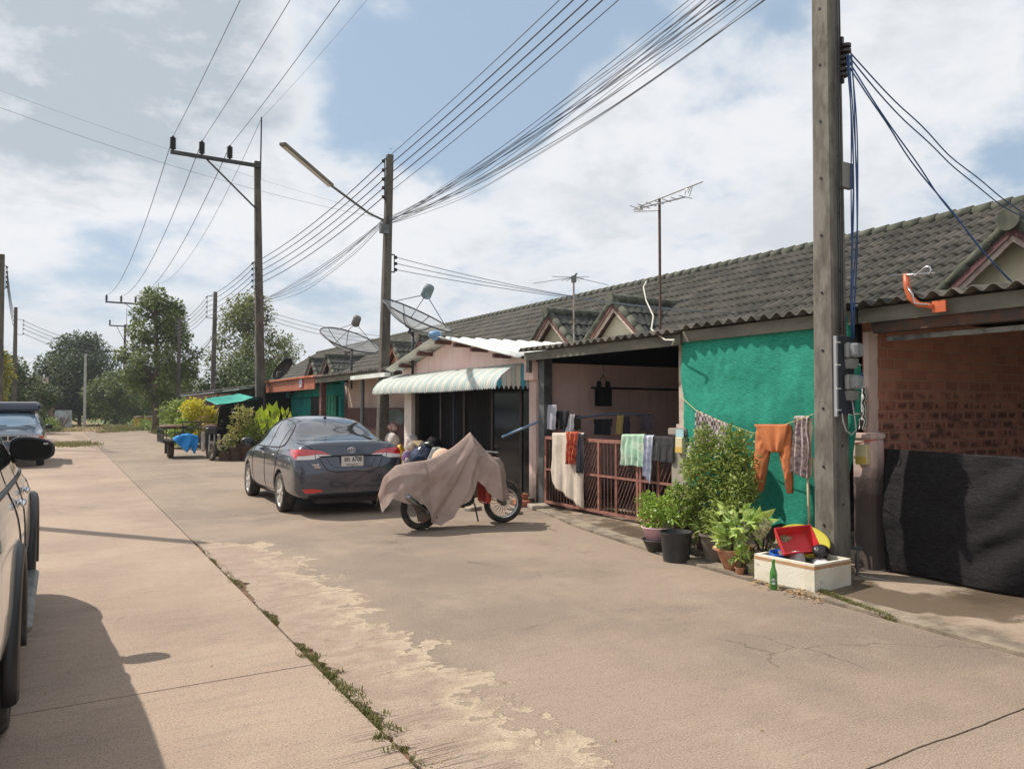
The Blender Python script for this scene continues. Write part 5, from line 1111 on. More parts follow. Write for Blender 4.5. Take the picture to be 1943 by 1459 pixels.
tag(mb.build('white_cable', pm('white_cable_sheath', S(206, 202, 190), rough=.5)), 'white cable looping from the aerial down over the carport eave', 'cable')
A2 = atX(1089, 640, 9.2); t2_ = atX(1088, 530, 9.2)
an = thing('tv_aerial', 'thin pale aerial with long drooping rods on the tiled roof left of the tall mast', 'aerial', (A2.x, A2.y, 2.9), 'television aerials')
part(lambda b: rod(b, (A2.x, A2.y, 2.8), (A2.x, A2.y, t2_.z+.05), .02), 'mast', pm('grey_rust_mast', S(150, 146, 142), S(120, 90, 74), 7, .5), an)
def drop(b):
    c = V((A2.x, A2.y, t2_.z)); b.cbox(c, (.08, .08, .14))
    for px, py in ((1012, 538), (1048, 525), (1065, 533), (1155, 541), (1118, 525), (1108, 529), (1100, 534), (1075, 534)): rod(b, c+V((0, 0, .04)), atY(px, py, A2.y+.1*(px % 3-1)), .006)
    b.tube([c+V((0, 0, .05)), c+V((.05, -.05, .12))], .02, 6)
part(drop, 'antenna_rod', STEEL, an)
o_ = atX(1720, 520, XE-.08); o2 = atX(1778, 582, XE-.08)
an = thing('pipe_aerial', 'orange pipe bracket carrying a small aerial above the brick carport eave', 'aerial', o2, 'television aerials')
pts = [atX(1719, 520, XE-.14), atX(1721, 545, XE-.14), atX(1727, 565, XE-.14), atX(1742, 578, XE-.12), atX(1762, 580, XE-.1), o2+V((0, .03, 0))]
b = MB(); b.smooth = True; b.tube(pts, [.028, .028, .028, .026, .024, .022], 10); b.smooth = False; b.cbox(o2+V((0, -.02, 0)), (.02, .12, .10)); b.build('pipe', pm('orange_pvc', S(206, 106, 62), S(190, 92, 54), 6, .45), an)
b = MB(); b.smooth = True; r0, r1 = atX(1686, 524, XE-.16), atX(1774, 518, XE-.16); b.tube([r0, r1], .007, 6); c = atX(1745, 516, XE-.2)
b.tube([c+V((0, -.10*cos(a*.5), .035*sin(a))) for a in [k*.5 for k in range(-3, 10)]], .008, 6); b.tube([atX(1722, 545, XE-.2), atX(1732, 560, XE-.2), atX(1735, 576, XE-.18), atX(1760, 578, XE-.17)], .008, 6); b.build('antenna_rod', METAL, an)
# ------------------------------------------------------------------ gate
GT = thing('metal_gate', 'salmon painted metal gate with slanting bars in front of the dark carport', 'gate', (6.86, 9.2, 0))
xg = 6.84; gy = lambda px: atX(px, 850, xg).y
yl, ym1, ym2, yr = gy(1035), gy(1137), gy(1213), gy(1283); zt, zb_ = 1.15, .07
def gateframe(b):
    for y in (yl-.02, ym1, ym2+.03, ym2-.035, yr): b.box((xg-.02, y-.022, zb_), (xg+.02, y+.022, zt-.02))
    b.box((xg-.021, yr, zt-.05), (xg+.021, yl, zt)); b.box((xg-.021, yr, zb_), (xg+.021, yl, zb_+.04)); b.box((xg-.019, yr, .60), (xg+.019, yl, .63))
    for y in (gy(1090), gy(1170), gy(1250)): b.box((xg-.015, y-.014, zb_+.04), (xg+.015, y+.014, zt-.05))
part(gateframe, 'frame', GATEC, GT)
def bars(b):
    secs = sorted([yl, gy(1090), ym1, gy(1170), ym2, gy(1250), yr])
    for k in range(len(secs)-1):
        a, c = secs[k], secs[k+1]
        for z0, z1 in ((zb_+.04, .60), (.63, zt-.05)):
            if k % 2 == 0:
                n = max(3, int((c-a)/.07))
                for i in range(-n, n+1):
                    y0_ = a+(c-a)*i/n; dy = (z1-z0)*.55; p, q = V((xg, y0_, z1)), V((xg, y0_+dy, z0))
                    t0, t1 = 0, 1
                    if p.y < a: t0 = (a-p.y)/dy
                    if q.y > c: t1 = 1-(q.y-c)/dy
                    if t1 > t0+.05: b.bar(p.lerp(q, t0), p.lerp(q, t1), .012)
            else:
                n = max(2, int((c-a)/.075)); [b.bar((xg, a+(c-a)*(i+.5)/n, z0), (xg, a+(c-a)*(i+.5)/n, z1), .012) for i in range(n)]
part(bars, 'gate_bar', pm('rusty_gate_bar', S(112, 76, 66), S(88, 60, 52), 12, .7), GT)
part(lambda b: [b.tube([(xg, y, .0), (xg, y, .10)], .014, 6) for y in (yl-.3, ym1-.05, ym2+.02)], 'drop_bolt', DARKST, GT)
# ------------------------------------------------------------------ laundry
def hang(name, label, px0, px1, pyt, pyb, mat, X=6.80, fold=.02, nf=5, two=True, taper=0, hemfn=None, seed=0, cat='laundry', slopetop=0, bulge=.02, group='laundry'):
    """a cloth hung over a rail or line in the plane x=X"""
    a, b_ = atX(px0, pyt, X), atX(px1, pyt+slopetop, X); zb0 = atX((px0+px1)/2, pyb, X).z
    def fn(u, v):
        p = a.lerp(b_, u); zt_ = p.z; h = (hemfn(u) if hemfn else 0)+.02*nz(u*3+seed, seed)
        if v < .12 and two:
            t_ = v/.12; ang = (1-t_)*pi/2; return (X+.03*sin(ang)*1.0, p.y, zt_+.018*sin(pi/2-ang*.0)*cos(ang*.9)-0.0)
        t_ = (v-.12)/.88 if two else v
        z = lerp(zt_, zb0+h, t_); w_ = 1-taper*t_
        y = lerp((a.y+b_.y)/2, p.y, w_)
        return (X-.012-bulge*t_+fold*sin(u*nf*2*pi+seed+1.2*nz(t_*2, seed))*(.35+.65*t_)+.010*nz(u*5+seed, t_*2.5)+.006*sin(u*(nf*5+3)*pi+seed+2*nz(t_*2, u*2))*t_+.0025*nz(u*16, t_*12, seed), y+.02*nz(t_*3+seed, u*2), z)
    m = MB(); m.smooth = True; m.slab(fn, 34, 40, (.004, 0, 0)); o = m.build(name, mat); return tag(o, label, cat, group)
def cl(name, c, c2=None, sc=20, **k): return pm(name, c, c2, sc, .9, bump=.3, bsc=150, transl=.12, **k)
hang('bed_sheet', 'long off-white sheet with a curved hem hung over the left end of the gate', 1048, 1108, 823, 930, cl('off_white_sheet', S(214, 200, 184), S(200, 184, 168), 4), hemfn=lambda u: .10-.34*u**.8, fold=.022, nf=3, seed=1)
hang('floral_cloth', 'crumpled orange and red patterned cloth on top of the off-white sheet', 1074, 1098, 821, 880, cl('orange_floral_cloth', S(196, 92, 52), S(150, 44, 36), 16, dirt=S(214, 170, 130), dsc=24), X=6.76, fold=.03, nf=3, taper=.35, seed=2, bulge=.03)
hang('trousers', 'dark navy trousers hung beside the orange cloth on the gate', 1096, 1108, 826, 897, cl('navy_cloth', S(44, 44, 56)), X=6.775, nf=1, seed=3)
hang('towel', 'pale green towel hung over the middle of the gate', 1181, 1224, 826, 884, cl('pale_green_cloth', S(162, 198, 172), S(196, 214, 192), 7), fold=.015, nf=4, seed=4)
hang('shirt', 'white and pale blue shirt hung crumpled beside the pale green towel', 1224, 1241, 828, 903, cl('white_shirt', S(198, 202, 214), S(160, 166, 190), 12), fold=.03, nf=2, taper=.2, seed=5, hemfn=lambda u: -.1*u)
hang('towel', 'charcoal cloth hung over the right end of the gate', 1241, 1281, 830, 876, cl('charcoal_cloth', S(60, 60, 62), S(52, 52, 54)), fold=.01, nf=3, seed=6)
for nm, lab, a, b_, t_, bo, m_, X_ in (('shirt', 'light grey shirt on the inner line beside the grey post', 1032, 1056, 768, 814, cl('light_grey_cloth', S(188, 188, 198)), 6.93), ('shirt', 'black shirt behind the light grey one', 1056, 1080, 780, 815, cl('black_cloth', S(30, 30, 34)), 7.0), ('shirt', 'pale shirt hanging inside the carport right of the black one', 1078, 1092, 786, 822, cl('pale_grey_cloth', S(190, 186, 190)), 7.02), ('shorts', 'olive shorts hung inside the carport with a bit of orange beside them', 1090, 1103, 788, 815, cl('olive_cloth', S(90, 84, 70)), 7.35),
      ('shorts', 'black shorts on the inner line under the wall rail', 1128, 1163, 795, 825, cl('black_shorts', S(24, 24, 30)), 7.5), ('cloth', 'small yellow cloth on the inner line', 1170, 1184, 788, 824, cl('yellow_cloth', S(170, 150, 90)), 7.5), ('shirt', 'dark patterned shirt beside the yellow cloth', 1184, 1196, 790, 826, cl('dark_pattern_cloth', S(52, 46, 58)), 7.5), ('shirt', 'dim lilac shirt deep in the carport', 1215, 1240, 788, 820, cl('lilac_cloth', S(92, 84, 96)), 7.9)):
    hang(nm, lab, a, b_, t_, bo, m_, X=X_, fold=.03, nf=2, taper=.15, seed=a, two=False)
mb = MB(); mb.tube([(7.9, 10.76, atY(1078, 735, 10.76).z), atY(1300, 740, 10.76)], .018, 8); tag(mb.build('wall_rail', STEEL_D), 'dark rail fixed along the pink side wall inside the carport', 'rail')
mb = MB(); mb.smooth = True; mb.tube([atY(1095, 793, 10.3), atY(1150, 786, 10.0), atY(1200, 786, 9.7), atY(1240, 790, 9.5)], .02, 8); tag(mb.build('clothes_pole', pm('grey_blue_pvc', S(96, 108, 128), rough=.5)), 'grey blue clothes pole across the carport behind the gate', 'pole')
hv = atY(1142, 735, 10.4)
mb = MB(); mb.smooth = True
for s_ in (-.09, .09): mb.slab(lambda u, v: (hv.x+s_+lerp(-.085, .085, u)*(1 if v > .25 else .45+.5*v), 10.35+.03*sin(u*pi), hv.z+.10-.42*v), 6, 10, (0, .015, 0))
mb.tube([(hv.x-.09, 10.36, hv.z+.08), (hv.x, 10.36, hv.z+.2), (hv.x+.09, 10.36, hv.z+.08)], .008); mb.tube([(hv.x, 10.36, hv.z+.2), (hv.x, 10.36, 2.5)], .004)
tag(mb.build('vest', cl('black_vest_cloth', S(22, 22, 24))), 'black vest hanging on a hook before the pink side wall', 'vest')
# ------------------------------------------------------------------ nets
xn = 6.86; ya_, yb_ = atX(1295, 700, xn).y, atX(1592, 700, xn).y
def gnet(u, v):
    xb_ = lerp(6.70, 6.84, v**.8); y = lerp(atX(1295, 700, xb_).y+.02*sin(v*5), atX(1592, 700, xb_).y, u); zt_ = lerp(atX(1297, 636, 6.7).z, atX(1540, 614, 6.7).z, u)+.012*sin(u*40); zb_ = lerp(.85, .24, min(1, u*2.2)) if u < .45 else .24
    zb_ = .30+.55*max(0, 1-u/.12)+.05*nz(u*9, 3)+.03*sin(u*21)
    z = lerp(zt_, zb_, v)
    bul = .04*sin(pi*min(1, v*1.05))*(.3+.7*sin(pi*u))
    return (xb_-.0-bul+.03*sin(u*11+v*4+2*nz(v*2,u*2))*v+.035*nz(u*5, v*5, 1)+.018*abs(sin(5*(u*1.3+v*.9)))*v+.015*sin(9*(u-v*.8)+2*nz(u*2, v*2))*min(1, v*2)+.010*sin(u*46+6*nz(v*2, u*4))*(.1+v*.7)+.006*nz(u*26, v*24, 4)+.02*sin(pi*3*(u-.75+v*.22))*max(0, v-.3)*(1 if u > .55 else .3), y, z)
b = MB(); b.smooth = True; b.slab(gnet, 110, 80, (.004, 0, 0)); tag(b.build('shade_net', NETG), 'large green shade net hung across the carport between the pillar and the near pole', 'shade net')
b = MB(); b.smooth = True
def tubenet(b, pts, rs, seed=0):
    P = []; n = 40
    for i in range(n+1): P.append(polyat(pts, i/n))
    R = [interp(i/n, rs)*(1+.12*nz(i*.6, seed)) for i in range(n+1)]; b.tube(P, R, 14)
X_ = 6.68
tubenet(b, [atX(1608, 600, X_), atX(1610, 680, X_), atX(1623, 695, X_), atX(1623, 745, X_), atX(1621, 785, X_), atX(1613, 815, X_), atX(1608, 860, X_), atX(1604, 905, X_)], [(0, .04), (.25, .045), (.32, .05), (.42, .055), (.6, .055), (.68, .06), (.9, .05), (1, .03)])
tag(b.build('rolled_net', NETG), 'roll of green net tied upright behind the near pole', 'rolled net')
b = MB(); X_ = 6.67
for py in (693, 722, 786): c = atX(1622, py, X_); b.smooth = True; b.tube([c+V((.062*cos(k*pi/6), .062*sin(k*pi/6), .004*sin(k))) for k in range(13)], .0035, 5, False)
tag(b.build('white_string', pm('white_string', S(214, 214, 210))), 'white strings tied round the green net roll', 'string')
ZEB = mk('black_white_stripes'); t = NT(ZEB); co = t.coord((16, 16, 7)); wv = t.n('ShaderNodeTexWave'); wv.inputs['Scale'].default_value = 1.0; wv.inputs['Distortion'].default_value = 5; wv.inputs['Detail'].default_value = 2; t.l(co, wv.inputs[0]); t.col(t.mix(t.sm(wv.outputs[1], .45, .55), S(26, 26, 28), S(216, 214, 208))); t.b.inputs['Roughness'].default_value = .9
X_ = 6.86; b = MB(); b.smooth = True; P = [atX(1640, 735, X_), atX(1636, 770, X_), atX(1638, 815, X_)]; b.tube([polyat(P, i/16)+V((0, .008*sin(i*1.3), 0)) for i in range(17)], [.02+.018*min(1, i/5)+.004*sin(i*2) for i in range(17)], 12)
tag(b.build('striped_cloth', ZEB), 'twisted black and white striped cloth hanging beside the plaster edge', 'cloth')
def bnet(u, v):
    y = lerp(4.60, .2, u); z = lerp(atX(1690, 852, 6.86).z-.02*sin(u*3), .05, v)
    wr_ = .012*sin((u*30+v*9))*max(0, .5-abs(v-.3))*exp(-u*7)+.035*sin(3*pi*(v*1.2+u*3.4))*v*v*min(1, u*3)+.012*sin(22*(v*.8+u*2.6)+3*nz(u*6, v*3))*min(1, u*4)
    return (6.86-.03*sin(pi*v)+wr_+.018*nz(u*9, v*6, 3)+.004*nz(u*40, v*30, 4)+.006*sin(v*50+u*30)*exp(-u*14)*u*6, y, z-.02*nz(u*8, 9)*v)
b = MB(); b.smooth = True; b.slab(bnet, 150, 60, (.005, 0, 0)); tag(b.build('net_gate_screen', NETB), 'black shade net stretched over the low gate in front of the brick carport', 'shade net')
BG = thing('metal_gate', 'low rusty frame gate hidden behind the black net at the right', 'gate', (6.93, 2.5, 0))
part(lambda b: [b.box((6.90, y-.02, .05), (6.94, y+.02, 1.16)) for y in (4.55, 3.4, 2.2, 1.0, .3)]+[b.box((6.901, .3, z-.02), (6.939, 4.55, z+.02)) for z in (.08, 1.14)], 'frame', GATEC, BG)
# clothes line with trousers etc
XL = 6.50
def line(b):
    P = [V((6.84, ym+.02, atX(1295, 752, 6.84).z)), atX(1322, 780, XL), atX(1360, 797, XL), atX(1430, 822, XL), atX(1470, 812, XL), atX(1505, 800, XL), V((P1[0]-.1, P1[1]+.12, atX(1548, 785, 6.6).z))]
    b.smooth = True; b.tube(P, .004, 5)
part_ = MB(); line(part_); tag(part_.build('clothes_line', pm('yellow_cord', S(190, 180, 120), rough=.7)), 'sagging cord in front of the green net, tied to the near pole', 'clothes line')
PLAID = mk('grey_check_cloth'); t = NT(PLAID); ck = t.n('ShaderNodeTexChecker'); ck.inputs['Scale'].default_value = 34; t.l(t.coord((1, 1, .6)), ck.inputs[0]); ck.inputs[1].default_value = (*S(172, 160, 156), 1); ck.inputs[2].default_value = (*S(74, 66, 70), 1); t.col(ck.outputs[0]); t.b.inputs['Roughness'].default_value = .9
hang('blanket', 'grey checked blanket hung slanting on the line behind the tall shrub', 1322, 1382, 781, 856, PLAID, X=XL, slopetop=27, fold=.02, nf=4, seed=11)
hang('scarf', 'pale lilac patterned cloth gathered on the line beside the near pole', 1508, 1536, 792, 898, cl('lilac_pattern_cloth', S(196, 178, 172), S(126, 110, 116), 26), X=XL-.03, fold=.03, nf=3, seed=12, taper=-.25, hemfn=lambda u: -.05*u)
hang('scarf', 'long beige cloth strip hung between the patterned cloth and the pole', 1530, 1542, 797, 905, cl('beige_strip_cloth', S(206, 188, 166)), X=XL-.01, fold=.01, nf=1, seed=13)
ORG_T = cl('burnt_orange_cloth', S(212, 130, 82), S(202, 118, 70), 8)
def leg(u, v, Lt, Lb, hem):
    a = lerp(Lt[0], Lt[1], u); b_ = lerp(Lb[0], Lb[1], u); px = lerp(a, b_, v); py = lerp(806, hem, v)
    p = atX(px, py, XL-.03); cr_ = sin(pi*u)
    return (p.x-.045*cr_*(.4+.6*v)+.012*nz(u*4, v*9, hem)+.008*sin(v*26+u*5)*exp(-v*4), p.y, p.z)
b = MB(); b.smooth = True
b.slab(lambda u, v: leg(u, v, (1435, 1468), (1427, 1446), 933), 16, 40, (.03, 0, 0)); b.slab(lambda u, v: leg(u, v, (1466, 1500), (1495, 1502), 936), 16, 40, (.03, 0, 0))
b.slab(lambda u, v: (lambda p: (p.x-.03+.02*sin(u*14)*v-.01, p.y, p.z))(atX(lerp(lerp(1436, 1462, v), lerp(1500, 1486, v), u), lerp(805, 858, v), XL-.035)), 20, 14, (.03, 0, 0))
tag(b.build('trousers', ORG_T), 'burnt orange trousers hung on the line in front of the green net', 'trousers', 'laundry')
for px, py in ():
    pass
# mailboxes
MBX = pm('cream_mailbox', S(214, 200, 160), rough=.5); MBY = pm('mailbox_yellow', S(206, 176, 84), rough=.5)
for lab, px, py, X_ in (('small cream and yellow mailbox on the mouldy gate pillar beside the shrub', 1291, 845, 6.77), ('small cream and yellow mailbox on the pink pillar right of the near pole', 1637, 862, 6.77)):
    c = atX(px, py, X_); m = thing('mailbox', lab, 'mailbox', (c.x, c.y, c.z-.1), 'mailboxes')
    part(lambda b: b.bbox((c.x, c.y, c.z), (.06, .13, .20), .006), 'box_body', MBX, m); part(lambda b: b.box((c.x-.033, c.y-.06, c.z-.09), (c.x-.030, c.y+.06, c.z-.02)), 'box_front', MBY, m)
c = atX(1290, 822, 6.76); mb = MB(); mb.box((6.755, c.y-.07, c.z-.05), (6.765, c.y+.07, c.z+.05)); tag(mb.build('number_plate', pm('pale_blue_plate', S(168, 200, 208), rough=.5)), 'pale blue blank plate above the mailbox on the mouldy pillar', 'plate')
mb = MB(); mb.smooth = True; mb.tube([atX(1312, 840, 6.72), atX(1304, 890, 6.70)], .035, 10); tag(mb.build('plastic_pipe', pm('grey_pvc', S(164, 164, 160), rough=.5)), 'short grey plastic pipe tied to the mouldy gate pillar', 'pipe')
mb = MB(); mb.smooth = True; a_, b_ = atX(953, 829, 6.4), atX(1022, 800, 6.78); mb.tube([a_, b_], .022, 10); tag(mb.build('plastic_pipe', pm('blue_grey_pvc', S(110, 140, 168), rough=.4)), 'blue grey plastic pipe jutting from the grey post beside the pink pillar', 'pipe')
# ------------------------------------------------------------------ plants
BARK = pm('grey_brown_bark', S(120, 104, 88), S(88, 74, 62), 9, .9, bump=.6, bsc=20, stretch=(1, 1, .3)); STEMM = pm('green_brown_stem', S(110, 106, 70), S(90, 78, 54), 9, .8)
LF_TREE = leafmat('tree_leaves', [S(66, 84, 40), S(98, 114, 56), S(120, 134, 70), S(150, 160, 98)], .5, .25)
LF_TREE2 = leafmat('olive_tree_leaves', [S(74, 86, 40), S(104, 114, 56), S(130, 136, 76), S(152, 156, 96)], .5, .25)
LF_DARK = leafmat('dark_tree_leaves', [S(52, 68, 34), S(76, 94, 46), S(102, 118, 62)], .55, .2)
LF_BUSH = leafmat('bush_leaves', [S(84, 108, 40), S(124, 146, 58), S(162, 174, 80)], .5, .3)
LF_YEL = leafmat('yellow_croton_leaves', [S(196, 186, 40), S(214, 200, 54), S(150, 160, 44)], .45, .35)
LF_SHRUB = leafmat('glossy_shrub_leaves', [S(78, 100, 42), S(118, 138, 60), S(160, 172, 92), S(128, 128, 72)], .35, .25)
LF_LIGHT = leafmat('light_green_leaves', [S(104, 134, 50), S(140, 168, 66), S(176, 190, 90)], .4, .3)
LF_VAR = leafmat('variegated_leaves', [S(98, 138, 50), S(150, 178, 78), S(186, 200, 112)], .4, .3, S(206, 214, 150))
LF_CAL = leafmat('pale_caladium_leaves', [S(140, 150, 90), S(176, 172, 130), S(190, 160, 140)], .5, .3, S(96, 118, 60))
LF_DRY = leafmat('dry_leaves', [S(150, 120, 80), S(176, 146, 100), S(110, 82, 54)], .8, .1)
def crown(b, blobs, n, ls, flat=.6, out=.6):
    tot = sum(bl[3]**2 for bl in blobs)
    for (x, y, z, r) in blobs:
        for _ in range(max(6, int(n*r*r/tot))):
            d = V((random.gauss(0, 1), random.gauss(0, 1), random.gauss(0, 1))).normalized(); rr = r*(random.random()**.45)*rnd(.85, 1.12)
            p = V((x, y, z))+V((d.x, d.y, d.z*.85))*rr; dd = (d*out+V((rnd(-1, 1), rnd(-1, 1), rnd(-.9, .5)))*.8); s_ = ls*rnd(.6, 1.3)
            b.leaf(p, dd, V((rnd(-1, 1), rnd(-1, 1), 1.2)), s_, s_*rnd(.38, .6))
def tree(label, base, h, w, n, ls, mat, nb=46, shape='oval', trunk=.18, clear=.12, seed=1, bl=.2, group='roadside trees', profile=None, name='tree', cat='tree', mode=.6):
    random.seed(seed); x0, y0_ = base; t = thing(name, label, cat, (x0, y0_, 0), group)
    blobs = []; prof = profile or [(0, .5), (.25, .95), (.5, 1), (.75, .75), (1, .25)]
    for i in range(nb):
        q = random.random(); wz = interp(q, prof)*w/2; a = rnd(0, 2*pi); rr = wz*sqrt(random.random())*.92; r = bl*w*rnd(.45, 1.0)*(.6+.4*interp(q, prof))
        blobs.append((x0+rr*cos(a), y0_+rr*sin(a), lerp(h*clear+r*.6, h-r*.6, q), r))
    b = MB(); crown(b, blobs, n, ls, mode); b.build('crown', mat, t)
    b = MB(); b.smooth = True; b.tube([(x0+.05*h*.1*nz(k, seed), y0_, h*.85*k/8-.1) for k in range(9)], [lerp(trunk, trunk*.25, k/8) for k in range(9)], 8)
    for bb in blobs[::2]:
        z0 = max(h*clear*.9, bb[2]-h*.16); b.tube([(x0, y0_, z0), (lerp(x0, bb[0], .5), lerp(y0_, bb[1], .5), lerp(z0, bb[2], .4)), bb[:3]], [trunk*.28, trunk*.16, trunk*.06], 5)
    b.build('trunk', BARK, t); return t
tree('tall roadside tree with a dark bushy crown and bare lower trunk beside the yellow bins', (5.55, 57), 9.9, 5.6, 13000, .27, LF_TREE, 70, profile=[(0, .35), (.2, .9), (.45, 1), (.62, .7), (.8, .6), (1, .2)], trunk=.24, clear=.17, seed=3, bl=.17)
tree('broad olive tree rising behind the tall crossarm pole', (12.2, 60), 10.6, 6.6, 13000, .27, LF_TREE2, 70, clear=.05, seed=8, profile=[(0, .9), (.3, 1), (.6, .95), (.85, .7), (1, .3)])
tree('smaller olive tree between the two tall trees', (8.4, 72), 6.2, 5.5, 5000, .3, LF_TREE2, 34, clear=.03, seed=9)
tree('pale green tree peeping over the far roofs right of the tall pole', (18.6, 78), 8.6, 6.0, 5000, .3, LF_TREE2, 34, clear=.1, seed=10)
tree('round dark tree behind the pale grey pole at the end of the road', (1.7, 90), 9.3, 8.6, 22000, .36, LF_DARK, 110, clear=.02, seed=11, profile=[(0, 1), (.35, 1), (.65, .85), (.85, .6), (1, .3)])
tree('dark tree beyond the left dark pole', (-3.6, 66), 5.6, 6.6, 12000, .28, LF_DARK, 40, clear=.02, seed=12)
tree('yellowish leafy tree at the left picture edge', (-3.2, 48), 5.4, 3.4, 7500, .26, leafmat('yellow_green_leaves', [S(120, 124, 44), S(160, 158, 60), S(184, 176, 76)], .5, .3), 30, clear=.03, seed=13)
tree('dark bushy tree left of the road behind the old pickup', (-2.3, 58), 4.6, 4.4, 5000, .26, LF_DARK, 34, clear=.02, seed=14)
tree('low green tree between the round tree and the roadside tree', (4.6, 84), 5.4, 6.0, 6000, .32, LF_TREE, 40, clear=.01, seed=15)
tree('mid green tree at the right of the round dark tree', (8.3, 92), 5.4, 7.5, 6000, .34, LF_TREE, 40, clear=.01, seed=16)
tree('low tree left of the round dark tree', (-4.5, 92), 5.4, 6.5, 5000, .34, LF_TREE, 40, clear=.01, seed=17)
tree('low tree behind the shed and the pots', (10.0, 52), 5.0, 6.5, 6000, .28, LF_DARK, 40, clear=.01, seed=18)
# far wood: one mass to the horizon
random.seed(21); b = MB()
for k in range(90):
    a = radians(rnd(-30, 62)); R_ = rnd(125, 170); h = rnd(4.5, 8.5)
    crown(b, [(R_*sin(a), R_*cos(a), h*.45, h*.62), (R_*sin(a)+rnd(-4, 4), R_*cos(a), h*.3, h*.5)], 420, 1.0)
tag(b.build('distant_wood', LF_TREE, loc=(0, 120, 0)), kind='stuff')
# verge bushes and grass
random.seed(22); b = MB()
for k in range(70):
    y = rnd(44, 75); x = -2.9-rnd(0, 2.5) if k % 2 else rnd(5.9, 8.5)
    if k % 2 and y < 52: y += 10
    crown(b, [(x, y, .25, rnd(.3, .75))], 130, .2)
for k in range(40): crown(b, [(rnd(-4, -.6), rnd(62, 76), .3, rnd(.4, .8))], 120, .22)
for k in range(30): crown(b, [(rnd(5.6, 8), rnd(64, 80), .3, rnd(.4, .9))], 120, .22)
tag(b.build('verge_bushes', LF_BUSH, loc=(0, 60, 0)), kind='stuff')
def tuft(b, x, y, z, n, h, sp, w_=.006):
    for _ in range(n):
        a = rnd(0, 2*pi); l = h*rnd(.5, 1.3); dx, dy = cos(a)*rnd(.1, .8)*l, sin(a)*rnd(.1, .8)*l; ox, oy = x+rnd(-sp, sp), y+rnd(-sp, sp); s_ = V((-sin(a), cos(a), 0))*w_
        p0, p1, p2 = V((ox, oy, z)), V((ox+dx*.5, oy+dy*.5, z+l*.7)), V((ox+dx, oy+dy, z+l*.85))
        b.add([p0-s_, p0+s_, p1+s_*.8, p1-s_*.8, p2], [(0, 1, 2, 3), (3, 2, 4)])
GRS = leafmat('grass_blades', [S(92, 96, 54), S(116, 116, 66), S(152, 138, 94)], .6, .3)
random.seed(23); b = MB()
for k in range(900):
    y = 2.75+8.0*random.random()**1.25
    if not (nz(y*1.6, 3.3)+(.25 if y < 4.6 else 0) > rnd(-.05, .35) and y < 9.3): continue
    tuft(b, 1.405+.035*max(0, nz(y*2.3, 1.1))+rnd(-.02, .045), y, -.02, 7, .030+.015*nz(y, 2), .022, .0032)
for k in range(26): x = rnd(1.35, 1.5); y = rnd(2.9, 5.2); tuft(b, x, y, -.015, 16, .045, .03, .004)
tag(b.build('joint_grass', GRS, loc=(1.4, 6, 0)), kind='stuff')
b = MB()
for k in range(420):
    t_ = random.random(); p = gnd(lerp(1560, 1700, t_**1.2), lerp(1128, 1178, t_**1.2)); tuft(b, p.x+rnd(-.03, .03), p.y+rnd(-.03, .03), .0, 5, .05*(1-.4*t_), .02, .003)
for k in range(300):
    p = gnd(*random.choice(((130, 842), (150, 843), (110, 845), (142, 846), (230, 818), (210, 820)))); tuft(b, p.x+rnd(-.8, .8), p.y+rnd(-1.5, 1.5), 0, 6, .14, .25, .012)
for k in range(1500): y = rnd(30, 56); tuft(b, kerbx(y)+rnd(-.15, 1.6), y, .0, 6, .25, .2, .02)
for k in range(1400): y = rnd(60, 80); x = rnd(-8, 9); tuft(b, x, y, -.08, 6, .3, .3, .03) if abs(x-1.6) > 1.6 and not (3.5 < x < 6.2 and y < 64) else tuft(b, x, y, -.08, 2, .12, .3, .02)
tag(b.build('verge_grass', GRS, loc=(5, 20, 0)), kind='stuff')
# fallen leaves by the foam box
random.seed(24); b = MB()
for k in range(90):
    t_ = random.random(); p = gnd(lerp(1425, 1560, t_), lerp(1098, 1138, t_)+rnd(-8, 10), .01); b.leaf(p+V((0, 0, .01)), V((rnd(-1, 1), rnd(-1, 1), .1)), V((0, 0, 1)), rnd(.03, .08), rnd(.012, .03))
for k in range(60): p = gnd(rnd(1000, 1300), rnd(985, 1040), .02); b.leaf(p, V((rnd(-1, 1), rnd(-1, 1), .05)), V((0, 0, 1)), rnd(.015, .04), rnd(.01, .02))
for k in range(110): b.leaf((rnd(-.1, 5.2), rnd(2.5, 14), .004), V((rnd(-1, 1), rnd(-1, 1), .05)), V((0, 0, 1)), rnd(.012, .035), rnd(.006, .014))
tag(b.build('leaf_litter', LF_DRY, loc=(5, 6, 0)), kind='stuff')
# ------------------------------------------------------------------ pots
TERRA = pm('terracotta', S(176, 122, 92), S(150, 98, 72), 7, .85, bump=.3, bsc=30, dirt=S(206, 180, 150), dsc=5); BLKPOT = pm('black_plastic_pot', S(44, 44, 46), S(58, 56, 54), 4, .55, dirt=S(90, 82, 72), dsc=3, dlo=.55)
BRNPOT = pm('dark_brown_pot', S(70, 50, 42), S(56, 40, 34), 5, .6); GRYPOT = pm('grey_plastic_pot', S(118, 108, 98), S(98, 88, 80), 4, .7); SOIL = pm('potting_soil', S(70, 54, 40), S(48, 38, 30), 20, .95, bump=.8, bsc=60)
def pot(b, c, r0, r1, h, lip=.015, n=24, wav=0):
    prof = [(r0*.9, 0), (r0, .005), (lerp(r0, r1, .9), h*.86), (r1, h*.88), (r1+lip, h*.92), (r1+lip, h), (r1, h), (r1-.01, h*.9), (r1*.9, h*.82)]
    b.smooth = True; b.lathe(prof, c, n, True)
